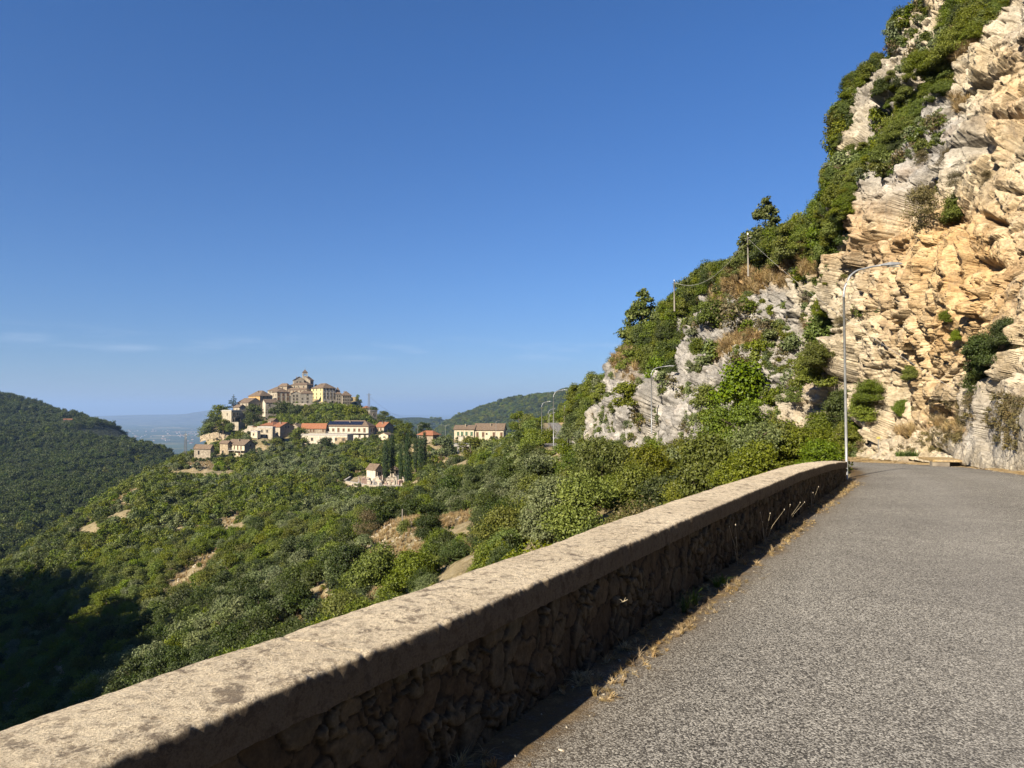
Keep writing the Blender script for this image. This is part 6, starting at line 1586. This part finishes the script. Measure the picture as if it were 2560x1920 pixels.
# single shrubs one can point at
for px, py, w, k, lab in ((2383, 522, 90, 7, "airy half dry shrub on the orange rock right of the lamp head"), (2405, 505, 70, 4, "green sparse shrub on the orange rock above the dry one"), (2212, 978, 52, 6, "bright green upright shrub low on the cliff right of the lamp pole"), (2182, 1020, 60, 6, "wide green shrub touching the bright upright one near the road"), (2225, 1005, 40, 4, "small dark green shrub beside the bright upright one"),
    (2090, 925, 80, 4, "tall grey green shrub on the rock just left of the lamp pole"), (2135, 900, 60, 4, "grey green shrub right behind the lamp pole"), (2100, 1010, 80, 5, "dark green shrub left of the lamp pole near the road"), (2055, 1060, 80, 4, "broad green shrub at the cliff foot left of the lamp pole"), (2125, 1075, 60, 4, "olive green shrub at the cliff foot beside the lamp pole"), (2018, 985, 36, 6, "small bright shrub on the grey rock far left of the lamp pole"),
    (2082, 815, 80, 4, "dark green shrub under the arch of the lamp"), (2120, 770, 50, 4, "small green shrub in the cleft behind the lamp pole"), (2150, 815, 40, 7, "dry tawny shrub right of the lamp pole"), (2486, 935, 75, 5, "dark hanging shrub on the rock near the right border"), (2515, 880, 80, 5, "dark green shrub clinging to the cliff at the right border"), (2545, 830, 70, 5, "upper dark shrub of the clump at the right border"),
    (2408, 790, 30, 6, "little ivy clump on the orange rock"), (2415, 835, 26, 6, "lower little ivy clump on the orange rock"), (2290, 930, 34, 4, "small green shrub above the rock hollow"), (1898, 965, 105, 4, "big round green shrub in the middle of the grey rock slope"), (1935, 990, 60, 6, "light green shrub at the right of the big round one"), (1870, 1000, 60, 4, "green shrub under the big round one on the grey slope"), (1829, 812, 58, 4, "round green shrub just below the straw ledge"),
    (1892, 795, 90, 7, "grey brown dry shrub below the straw ledge"), (1772, 873, 36, 4, "small shrub on the pale rock under the ridge"), (1905, 915, 50, 7, "tawny dry shrub on the grey slope"), (1551, 993, 36, 6, "small light shrub on the low pale rock"), (1576, 1032, 26, 4, "tiny shrub low on the pale rock"), (1645, 965, 60, 5, "dark shrub left of the second street lamp"), (1660, 1010, 60, 4, "green shrub behind the second street lamp pole"),
    (1740, 985, 44, 7, "dry shrub on the pale slope right of the second street lamp"), (1790, 1000, 50, 4, "olive shrub on the pale slope above the thicket"), (1990, 900, 40, 7, "dry tuft shrub on the rock left of the lamp"), (2010, 850, 40, 7, "tawny shrub on the pale rock below the straw"), (2300, 600, 26, 7, "tiny dry tuft on the orange wall"), (2445, 470, 34, 7, "dry brown tuft hanging on the upper rock"), (2505, 455, 30, 7, "small brown tuft left of the dark overhang"),
    (2330, 400, 40, 7, "tawny tuft on the grey slab"), (2395, 395, 34, 7, "brown tuft on the edge of the grey slab"), (1985, 1085, 80, 4, "green shrub at the foot of the slope left of the lamp"), (1950, 1040, 60, 4, "green shrub on the lower slope"), (2120, 160, 34, 4, "small green shrub sticking out on the skyline"), (2095, 280, 44, 4, "dark shrub jutting out of the skyline"), (2020, 480, 46, 4, "shrub with bare branches jutting out over the skyline")):
    on_rock(px, py, w, k, lab)
# pines on the ridge
PN = [crown("pine_crown", 80 + i, 9000, .042, LM['pine'], 1.0, 'pine', 90, solid=.2, gapy=.1) for i in range(2)]
for px, pb, pt, w, D, lab in ((1915, 640, 496, 92, 57, "tall pointed pale green pine standing out on the ridge"), (1868, 660, 590, 50, 62, "small pine left of the tall ridge pine"), (1608, 860, 722, 84, 82, "bushy light green pine at the left shoulder of the ridge"), (1645, 850, 770, 60, 80, "shorter pine right behind the bushy shoulder pine"), (1682, 800, 736, 60, 80, "dark rounded pine beside the far wooden pole"), (1700, 790, 738, 40, 84, "thin pale pine right of the far wooden pole"), (1738, 775, 708, 44, 74, "light green pointed pine between the two wooden poles"), (1490, 1010, 945, 50, 98, "pale green pine at the low end of the ridge"), (1452, 1050, 1010, 46, 104, "lowest pale pine above the far road")):
    b = P3d(px, pb, D); t = P3d(px, pt, D); h = t.z - b.z; e = empty("pine_tree", b, px); tag(e, lab, "pine"); c = link("crown", PN[px % 2], e); s = w * D / F; c.scale = (s * 1.85, s * 1.85, h * 1.12)
    m2 = MB(); m2.tube([(0, 0, -1.5), (0, 0, h * .8)], [.14, .03], 6); m2.obj("trunk", M_bark, e)
# fill behind the skyline so that the ridge wood has depth
pts = []; sz = []
for i in range(0, NR, 3):
    if 560 < PYg[i, 0] < 1010 or 0 < PYg[i, 0] < 430:
        for _ in range(2):
            e = CLIFF[i, 0]; dr = e / np.linalg.norm(e[:2]); t = random.uniform(.5, 8)
            pts.append((e[0] + dr[0] * t + dr[1] * t * .4, e[1] + dr[1] * t - dr[0] * t * .4, e[2] - .5 - t * .45)); sz.append(random.uniform(1.6, 3.2))
scatter("ridge_wood", np.array(pts), np.array(sz), r2.choice([4, 5, 6], len(pts)), 1, "green shrub wood on the back of the ridge", 'wood')

# ------------------------------------------------------------------ street lamps
M_galv = simple("galvanised_steel", (.34, .35, .355), (.22, .23, .24), 9, .45, .05, .004, .3)
M_lens = simple("lamp_lens", (.5, .52, .5), None, 5, .2, 0)
def lamp(base, H, rise, reach, dirn, r0, label, head=.50, lean=0):
    e = empty("street_lamp", base, dirn); tag(e, label, "street lamp", "curved street lamps along the road")
    mb = MB(); mb.tube([(0, 0, -.6), (0, 0, H * .25), (0, 0, H)], [r0, r0, r0 * .86], 14); mb.obj("pole", M_galv, e, smooth=True)
    mb = MB(); L = reach - head; pts = [(0, 0, H)]
    for t in np.linspace(.12, 1, 9): a = t * math.pi / 2 * .93; pts.append((L * .52 * (1 - math.cos(a)), 0, H + rise * .86 * math.sin(a)))
    x, z = pts[-1][0], pts[-1][2]; pts += [(x + (L - x) * .5, 0, z + rise * .09), (L, 0, H + rise)]
    mb.tube(pts, [r0 * .86] * 6 + [r0 * .72] * (len(pts) - 6), 12); mb.obj("arm", M_galv, e, smooth=True)
    m2 = MB(); hw = head * .17; z = H + rise
    sec = [(L - .06, .035, .03), (L + .05, hw * .55, .05), (L + head * .35, hw, .07), (L + head * .75, hw * .9, .055), (L + head, hw * .35, .02)]
    b0 = 0
    for i in range(len(sec) - 1):
        (x0, w0, h0), (x1, w1, h1) = sec[i], sec[i + 1]; zz0, zz1 = z + .012 * i, z + .012 * (i + 1)
        m2.hexa([(x0, -w0, zz0 - h0 * .4), (x1, -w1, zz1 - h1 * .4), (x1, w1, zz1 - h1 * .4), (x0, w0, zz0 - h0 * .4), (x0, -w0 * .6, zz0 + h0 * .7), (x1, -w1 * .6, zz1 + h1 * .7), (x1, w1 * .6, zz1 + h1 * .7), (x0, w0 * .6, zz0 + h0 * .7)])
    hd = m2.obj("lamp_head", M_galv, e)
    m3 = MB(); m3.box(L + head * .3, L + head * .8, -hw * .7, hw * .7, z - .035, z - .018); m3.obj("lens", M_lens, hd)
    return e
b = P3d(2117, 1192, 17.0)
lamp(b, (1192 - 742) * 17.0 / F, 83 * 17. / F, 1.50, .12, .031, "tall galvanised lamp with curved arm standing at the end of the parapet")
for px, yb, ys, yt, xr, D, lab in ((1629, 1066, 938, 915, 1690, 61, "second street lamp, in front of the pale rock slope behind the thicket"), (1384, 1104, 993, 975, 1420, 80, "tallest lamp of the far row beside the far road"), (1354.5, 1092, 1017, 1004, 1379, 104, "leftmost lamp of the far row"), (1370.6, 1085, 1036, 1022.5, 1389, 135, "short looking lamp in the middle of the far row"), (1373.5, 1083, 1042, 1032, 1389, 160, "farthest lamp of the row, behind the others")):
    b = P3d(px, yb, D); lamp(b, (yb - ys) * D / F, (ys - yt) * D / F, (xr - px) * D / F, .1, .05, lab, head=.55 * (xr - px) * D / F * .55)
# ------------------------------------------------------------------ wooden poles and wires
M_pole = simple("grey_weathered_pole", (.26, .24, .205), (.17, .155, .135), 6, .9); M_wire = simple("wire", (.42, .40, .36), (.3, .3, .3), 5, .6, 0)
def upole(px, yt, yb, D, label, cross=False):
    t = P3d(px, yt, D); b = P3d(px, yb, D); h = t.z - b.z + .5; e = empty("utility_pole", b - Vector((0, 0, .5))); tag(e, label, "utility pole")
    mb = MB(); mb.tube([(0, 0, 0), (0, 0, h)], [.075, .055], 8); mb.obj("pole", M_pole, e, smooth=True)
    m2 = MB(); m2.tube([(0, 0, h), (.0, 0, h + .14)], [.06, .04], 6); m2.tube([(0, -.1, h - .25), (.22, -.1, h - .25), (.22, -.1, h - .1)], .02, 5); m2.obj("insulator", M_lens, e)
    return t
tA = upole(1870.5, 587, 675, 56.5, "taller wooden pole on the ridge in front of the pine"); tB = upole(1686, 703, 765, 68, "shorter wooden pole on the ridge further left"); tC = upole(1411, 1015, 1060, 150, "thin pole beside the far road")
def wire(a, b, sag, r_, label):
    n = 24; mb = MB(); a = Vector(a); b = Vector(b); pts = [a.lerp(b, i / n) - Vector((0, 0, sag * 4 * (i / n) * (1 - i / n))) for i in range(n + 1)]
    mb.tube([p - a for p in pts], r_, 4, 0, False); tag(mb.obj("overhead_cable", M_wire, loc=a), label, "cable")
wire(tA - Vector((0, 0, .15)), tB - Vector((0, 0, .1)), 1.6, .014, "thin dark cable sagging between the two ridge poles against the sky")
p, n, D = on_cliff(2458, 972); wire(tA - Vector((0, 0, .3)), Vector(p) + Vector(n) * .3, .5, .007, "pale cable running from the tall ridge pole down across the cliff")
wire(tB - Vector((0, 0, .2)), P3d(1668, 765, 96), .1, .012, "short cable leaving the left ridge pole to the left")
wire(P3d(922, 990, 530), P3d(1030, 1047, 700), 4, .05, "faint cable from the lattice mast down to the right")
# second cable over the road whose shadow crosses the asphalt
# ------------------------------------------------------------------ culvert, marker plate, post
p = P3d(2372, 1152, 25.2) - Vector((0, 0, .30)); cu = empty("culvert", p, -.25); tag(cu, "small concrete culvert with dark opening at the road side under the cliff", "culvert")
mb = MB(); mb.box(-.52, .62, -.05, 1.6, .26, .33); mb.obj("slab", M_verge, cu); mb = MB(); mb.box(-.52, .02, -.02, .3, -.2, .257); mb.obj("headwall", VM['stone'], cu); mb = MB(); mb.box(.02, .58, .25, 1.5, -.2, .256); mb.obj("opening", VM['dark'], cu); mb = MB(); mb.box(.585, .7, 0, .4, -.2, .256); mb.obj("side_stone", VM['stone'], cu)
p, n, D = on_cliff(2193, 1094); e = empty("marker_plate", Vector(p) + Vector(n) * .25, .2); tag(e, "small yellow marker plate on the rock right of the lamp pole", "marker")
M_yel = simple("yellow_paint", (.62, .55, .16), None, 8, .6); mb = MB(); mb.box(-.09, .09, -.01, .01, -.05, .06); mb.obj("plate", M_yel, e); mb = MB(); mb.box(-.012, .012, 0, .02, -.5, -.05); mb.obj("stake", M_galv, e)
p = P3d(2089, 1150, 27); e = empty("marker_post", p, .3); tag(e, "whitish concrete marker post behind the end of the parapet", "post")
mb = MB(); e.scale = (.4, .4, .45); mb.box(-.14, .14, -.1, .1, -.4, .30); mb.poly([(-.14, -.1, .3), (.14, -.1, .3), (.02, -.1, .46), (-.1, -.1, .46)]); mb.poly([(-.14, .1, .3), (-.1, .1, .46), (.02, .1, .46), (.14, .1, .3)]); mb.poly([(-.1, -.1, .46), (.02, -.1, .46), (.02, .1, .46), (-.1, .1, .46)]); mb.poly([(.14, -.1, .3), (.14, .1, .3), (.02, .1, .46), (.02, -.1, .46)]); mb.obj("shaft", VM['white'], e)
# fence post on the clearing
p = P3d(1006, 1318, 88); e = empty("fence_post", p); tag(e, "grey wooden post standing alone on the straw clearing", "post"); mb = MB(); mb.tube([(0, 0, -.6), (0, 0, 2.2)], [.09, .07], 7); mb.obj("shaft", M_pole, e)

# ------------------------------------------------------------------ grasses
def tuft(name, seed, n, h, mat, spread=.5, wd=.012):
    r = np.random.default_rng(seed); V = []; Fq = []
    for i in range(n):
        a = r.uniform(0, 6.28); l = h * r.uniform(.5, 1.1); le = r.uniform(.1, 1) * spread; b = r.uniform(0, .12, 2) * (1 if r.random() > .5 else -1)
        d = np.array([math.cos(a), math.sin(a), 0]); s_ = np.array([-d[1], d[0], 0]) * wd * r.uniform(.6, 1.4); o = np.array([b[0], b[1] * (1 if r.random() > .5 else -1), 0])
        p0, p1, p2 = o, o + d * le * l * .4 + np.array([0, 0, l * .55]), o + d * le * l + np.array([0, 0, l * (1 - .45 * le)])
        k = len(V); V += [p0 - s_, p0 + s_, p1 + s_ * .8, p1 - s_ * .8, p2 + s_ * .15, p2 - s_ * .15]; Fq += [(k, k + 1, k + 2, k + 3), (k + 3, k + 2, k + 4, k + 5)]
    return mesh_np(name, np.array(V), np.array(Fq), mat, False, cols={'leafv': np.repeat(r.random(n), 6)})
ST = [tuft("straw_tuft", 90 + i, 46, 1.0, LM['straw'], .9, .018) for i in range(3)]; LS = [tuft("lying_straw", 95 + i, 40, 1.0, LM['straw'], 1.9, .012) for i in range(2)]
GT = [tuft("green_tuft", 97 + i, 60, 1.0, LM['blade'], .8, .014) for i in range(2)]
# foot of the parapet
n = 1000; s = r2.uniform(-4.5, 13.4, n); q = -np.where(r2.random(n) < .5, np.abs(r2.normal(0, .08, n)), r2.normal(.24, .05, n)) - .005; q = np.clip(q, -.38, -.004); x, y = wp(s, q)
dn = fbm(np.stack([s, 0 * s, 0 * s], -1), 1.1, 3, 8); ok = dn > -.18; x, y, q_ = x[ok], y[ok], q[ok]; m = len(x)
scatter_m("dry_grass", ST + LS, np.stack([x, y, np.full(m, .004)], -1), r2.uniform(.03, .10, m), r2.integers(0, 5, m), "dry straw grass along the foot of the parapet", 'grass', hsc=r2.uniform(.25, .8, m), tilt=.45)
x, y = wp(r2.uniform(-4.5, 13.4, 420), -r2.uniform(.12, .42, 420)); dn = fbm(np.stack([x, y, 0 * x], -1), 1.3, 3, 3) > .02
scatter_m("straw_litter", LS, np.stack([x, y, np.full(420, .006)], -1)[dn], r2.uniform(.03, .10, dn.sum()), r2.integers(0, 2, dn.sum()), "loose straw blown onto the asphalt edge", 'straw', hsc=np.full(dn.sum(), .02), tilt=.1)
for i, (px, py, d) in enumerate(((1713, 1530, 5.75), (1735, 1515, 5.95), (1793, 1478, 6.55), (1806, 1470, 6.7))):
    p = P3d(px, py, d); o = link("grass_tuft", GT[i % 2], None, (p.x, p.y, .0), i * 1.7); o.scale = (.17, .17, .17 if i < 2 else .11)
    tag(o, ["longest green grass tuft at the foot of the parapet", "green grass tuft beside the longest one", "small bright green grass tuft further along the parapet", "farthest small green grass tuft at the parapet foot"][i], "grass tuft")
# weed stalks against the masonry
M_stalk = simple("dry_stalk", (.45, .38, .26), None, 8, .9); M_fl = simple("seed_head", (.48, .42, .32), None, 8, .9)
rs = random.Random(3)
for i, (s_, nst) in enumerate(((4.6, 4), (6.0, 3), (3.3, 3), (8.1, 3))):
    x, y = wp(s_, -.06); e = empty("dry_weed", (x, y, 0)); tag(e, ["dry weed with white seed heads against the middle of the parapet", "dry weed with thin crossing stalks further along the parapet", "low dry weed near the small twig on the parapet", "thin dry weed near the far half of the parapet"][i], "weed")
    mb = MB(); m2 = MB()
    for k in range(nst):
        a = rs.uniform(0, 6.28); h = rs.uniform(.28, .46); p2 = (math.cos(a) * .16 + .05, math.sin(a) * .06 - .08, h); mb.tube([(0, 0, 0), (p2[0] * .4, p2[1] * .4, h * .55), p2], [.0022, .0018, .001], 4)
        m2.tube([(p2[0], p2[1], h - .006), (p2[0], p2[1], h + .004), (p2[0], p2[1], h + .012)], [.003, .006, .002], 6)
    mb.obj("stalk", M_stalk, e); m2.obj("seed_head", M_fl, e)
p = P3d(1551, 1506, 4.72); mb = MB(); mb.tube([(0, 0, 0), (.03, -.01, .012), (.06, -.02, .03)], [.003, .004, .002], 5); mb.tube([(.03, -.01, .012), (.045, 0, .045)], [.003, .001], 5); mb.tube([(.02, -.01, .008), (.0, -.02, .03), (-.02, -.03, .035)], [.004, .003, .001], 5)
_tw = mb.obj("twig", M_stalk, loc=p); _tw.scale = (.75, .75, .75); tag(_tw, "pale broken twig stuck on the masonry of the parapet", "twig")
p = P3d(1405, 1838, 3.42); e = empty("cigarette_butt", (p.x, p.y, .012), -.6); tag(e, "white cigarette butt lying on the asphalt near the parapet", "cigarette butt"); mb = MB(); mb.tube([(-.018, 0, 0), (.004, 0, 0)], .004, 10); mb.obj("paper", VM['white'], e); mb = MB(); mb.tube([(.0045, 0, 0), (.014, 0, 0)], .0041, 10); mb.obj("filter", VM['tan'], e)
# verge on the cliff side
Rr = right[(R[:, 1] > -6) & (R[:, 1] < 60)]; Nr = Nn[(R[:, 1] > -6) & (R[:, 1] < 60)]; Zr = R[:, 2][(R[:, 1] > -6) & (R[:, 1] < 60)]
k = r2.integers(0, len(Rr), 3600); o_ = r2.uniform(0, 1, 3600) ** .8 * 2.6 + .03; x = Rr[k, 0] - Nr[k, 0] * o_; y = Rr[k, 1] - Nr[k, 1] * o_; z = Zr[k] + o_ / 3.2 * .2
scatter_m("verge_grass", ST + LS, np.stack([x, y, z], -1), r2.uniform(.08, .26, 3600), r2.integers(0, 5, 3600), "dry straw coloured grass on the verge below the cliff", 'grass', hsc=r2.uniform(.05, .18, 3600), tilt=.2)
for i in range(5):
    px, py = 2245 + i * 11, 1139; p = P3d(px, py, 25.6); o = link("grass_tuft", GT[i % 2], None, (p.x, p.y, p.z - .03), i * 1.1); o.scale = (.55, .55, .28); tag(o, "green grass tuft in the bright patch on the verge under the cliff", "grass tuft", "green tufts on the cliff side verge")
# straw on the clearings and on the rock ledges
P_ = []
for cx, cy, rx, ry in CLEAR:
    m = int(rx * ry * (22 if cy < 78 else (8 if cy < 130 else 1.2))) + 10; a = r2.uniform(0, 6.28, m); rr_ = np.sqrt(r2.random(m)); P_.append(np.stack([cx + rx * rr_ * np.cos(a), cy + ry * rr_ * np.sin(a)], -1))
P_ = np.concatenate(P_); zz = zA(P_[:, 0], P_[:, 1]); m = len(P_)
dist_ = np.hypot(P_[:, 0], P_[:, 1])
scatter_m("clearing_straw", ST, np.stack([P_[:, 0], P_[:, 1], zz - .02], -1), np.where(dist_ < 130, r2.uniform(.35, .8, m), r2.uniform(.7, 1.3, m)), r2.integers(0, 3, m), "dry straw grass on the open patches of the slope", 'grass')
cand = np.nonzero(ledge > .3)[0]; cand = cand[(px_[cand] < 2560) & (py_[cand] > 0)]; cand = r2.choice(cand, 7500)
pp = CLIFF.reshape(-1, 3)[cand]; sc_ = np.clip(dist[cand] / 60, .4, 1.6)
scatter_m("ledge_straw", ST, pp, r2.uniform(.5, 1.05, len(cand)) * sc_, r2.integers(0, 3, len(cand)), "tawny dry grass on the ledges of the cliff", 'grass', tilt=.35)
# loose limestone on the open patches and at the foot of the cliff
def stone(name, seed):
    import bmesh
    bm = bmesh.new(); bmesh.ops.create_icosphere(bm, subdivisions=2, radius=.5); r = np.random.default_rng(seed)
    cut = [(v_ / np.linalg.norm(v_), r.uniform(.22, .42)) for v_ in r.normal(size=(9, 3))]
    for v in bm.verts:
        p = np.array(v.co)
        for nn2, k in cut:
            e = p @ nn2 - k
            if e > 0: p = p - nn2 * e
        v.co = p * np.array([1, .8, .6])
    me = bpy.data.meshes.new(name); bm.to_mesh(me); bm.free(); me.materials.append(M_lime); return me
M_lime = simple("loose_limestone", (.55, .50, .40), (.30, .26, .20), 4, .95, .5, .05)
RK = [stone("loose_stone", 300 + i) for i in range(4)]
Q_ = []
for cx, cy, rx, ry in CLEAR:
    m = int(rx * ry * (9 if cy < 130 else 1.0)) + 15; a = r2.uniform(0, 6.28, m); rr_ = np.sqrt(r2.random(m)) * .95; Q_.append(np.stack([cx + rx * rr_ * np.cos(a), cy + ry * rr_ * np.sin(a)], -1))
Q_ = np.concatenate(Q_); Q_ = Q_[fbm(np.stack([Q_[:, 0], Q_[:, 1], 0 * Q_[:, 0]], -1), .25, 3, 44) > -.05]; m = len(Q_); qd = np.hypot(Q_[:, 0], Q_[:, 1])
scatter_m("scree", RK, np.stack([Q_[:, 0], Q_[:, 1], zA(Q_[:, 0], Q_[:, 1])], -1), r2.uniform(.12, .5, m) ** 1.2 * np.clip(qd / 80, .6, 2.6), r2.integers(0, 4, m), "pale loose limestone rubble on the open patches of the slope", 'rubble', tilt=.5)
k = r2.integers(0, len(Rr), 700); o_ = r2.uniform(.5, 1, 700) ** .6 * 3.0; x = Rr[k, 0] - Nr[k, 0] * o_; y = Rr[k, 1] - Nr[k, 1] * o_
scatter_m("fallen_stones", RK, np.stack([x, y, Zr[k] + o_ / 3.2 * .2], -1), r2.uniform(.04, .26, 700) ** 1.15, r2.integers(0, 4, 700), "small fallen stones lying along the foot of the cliff", 'rubble', tilt=.5)
k = r2.integers(0, len(Rr), 500); o_ = r2.normal(.1, .25, 500); x = Rr[k, 0] - Nr[k, 0] * o_; y = Rr[k, 1] - Nr[k, 1] * o_
scatter_m("roadside_gravel", RK, np.stack([x, y, Zr[k] + .004], -1), r2.uniform(.012, .05, 500), r2.integers(0, 4, 500), "fine gravel washed onto the cliff side edge of the asphalt", 'gravel', tilt=.5)
s = r2.uniform(-4.5, 13.4, 260); q = -np.abs(r2.normal(.1, .28, 260)) - .03; x, y = wp(s, q)
scatter_m("wall_foot_gravel", RK, np.stack([x, y, np.full(260, .008)], -1), r2.uniform(.006, .022, 260), r2.integers(0, 4, 260), "small stones and grit at the foot of the parapet", 'gravel', tilt=.5)
# thin small tufts all over the rock
cand = r2.choice(np.nonzero((px_ < 2600) & (py_ > -50) & (orange < .35) & (px_ < 2360) & ~((px_ > 2130) & (py_ > 960)) & (fbm(P, .25, 3, 99) > .02))[0], 2200)
pp = CLIFF.reshape(-1, 3)[cand]; sc_ = np.clip(dist[cand] / 40, .4, 1.5)
scatter_m("rock_tufts", FAM['dry'][2] + FAM['shrub'][2] + FAM['olive'][2], pp - np.array([0, 0, .15]), r2.uniform(.3, 1.0, len(cand)) * sc_ * np.where(r2.random(len(cand)) < .12, 1.6, .8), r2.integers(0, len(FAM['dry'][2] + FAM['shrub'][2] + FAM['olive'][2]), len(cand)), "small scattered plants rooted in the cracks of the cliff", 'plants')
cand = r2.choice(np.nonzero((px_ > 2130) & (px_ < 2560) & (py_ > 1000) & (py_ < 1125) & (fbm(P, .5, 3, 19) > -.05))[0], 420)
scatter_m("russet_tufts", FAM['dry'][2], CLIFF.reshape(-1, 3)[cand] - np.array([0, 0, .06]), r2.uniform(.15, .55, len(cand)), r2.integers(0, len(FAM['dry'][2]), len(cand)), "dry russet plants dotted over the lower cliff near the road", 'plants')
s = r2.uniform(-12, 13, 900); q = .7 + r2.uniform(0, 1, 900) ** .8 * 9; x, y = wp(s, q + TH); z = zA(x, y)
scatter("bank_scrub", np.stack([x, y, z - .1], -1), r2.uniform(.35, 1.0, 900) * np.clip(q / 3, .55, 1.2), r2.choice([4, 5, 6, 7, 3, 7], 900), 1, "low scrub on the bank right behind the parapet", 'scrub')
s = r2.uniform(-12, 13, 1600); q = .15 + r2.uniform(0, 1, 1600) * 8; x, y = wp(s, q + TH); z = zA(x, y)
scatter_m("bank_straw", ST, np.stack([x, y, z - .02], -1), r2.uniform(.15, .4, 1600), r2.integers(0, 3, 1600), "dry grass on the bank right behind the parapet", 'grass', tilt=.2)
# far town in the plain: pale specks
M_town = simple("far_town_walls", (.45, .41, .35), (.3, .27, .24), .01, .9, 0); M_fw = LM['dark']
rt = random.Random(11)
for i in range(110):
    cl = rt.choice([(330, 9500, 40), (400, 9000, 60), (450, 10500, 60), (300, 11000, 50), (500, 9800, 50), (360, 12500, 90)])
    px = cl[0] + rt.gauss(0, cl[2] * .6); d = cl[1] + rt.gauss(0, 800); x = (px - 1280) / F * d; w_ = rt.uniform(6, 14); h = rt.uniform(5, 9); dp = rt.uniform(6, 10)
    e = empty("far_house", (x, d, -352), rt.uniform(0, 3)); tag(e, "tiny pale house of the far town in the hazy plain", "house", "houses of the far town in the plain")
    mb = MB(); mb.box(-w_, w_, -dp, dp, 0, h); mb.obj("wall", M_town, e); mb = MB(); mb.poly([(-w_, -dp, h), (w_, -dp, h), (w_, 0, h + 4), (-w_, 0, h + 4)]); mb.poly([(w_, dp, h), (-w_, dp, h), (-w_, 0, h + 4), (w_, 0, h + 4)]); mb.obj("roof", VM['orr'], e)
# terrain of the near slope
AZg = np.concatenate([np.linspace(AZ[0], -.75, 60)[:-1], np.linspace(-.75, .2, 520)[:-1], np.linspace(.2, .62, 170)[:-1], np.linspace(.62, AZ[-1], 40)])
Lg = np.linspace(math.log(1.7), math.log(880), 420)
Y = np.exp(Lg)[:, None] * np.ones((1, len(AZg))); X = np.tan(AZg)[None] * Y
Z = zA(X, Y)
# extend under and behind the camera
Vb = []
xs = X[0]
ybk = np.array([-40, -12, -4, 0, 1.0])
Xb = np.stack([np.interp(np.arange(len(AZg)), [0, len(AZg) - 1], [-60, 60])] * 5); Xb[-1] = xs * .8
Yb = np.repeat(ybk[:, None], len(AZg), 1)
Zb = zA(Xb, Yb, pads=False)
me = mesh_np("near_slope", np.stack([np.vstack([Xb, X]), np.vstack([Yb, Y]), np.vstack([Zb, Z])], -1).reshape(-1, 3), grid_faces(len(Lg) + 5, len(AZg)), M_ground, True)
tag(link("near_slope", me), kind='structure')

# ------------------------------------------------------------------ haze
HZ = 470
mb = MB(); mb.box(-62000, 62000, -62000, 62000, -353.5, HZ)
hz = bpy.data.materials.new("haze"); hz.use_nodes = True; nt = hz.node_tree; nt.nodes.clear()
o = nt.nodes.new("ShaderNodeOutputMaterial"); v = nt.nodes.new("ShaderNodeVolumePrincipled")
v.inputs['Color'].default_value = (.42, .64, 1.0, 1); v.inputs['Density'].default_value = 6.0e-5; v.inputs['Anisotropy'].default_value = .1
nt.links.new(v.outputs[0], o.inputs['Volume'])
tag(mb.obj("haze", hz), kind='stuff')
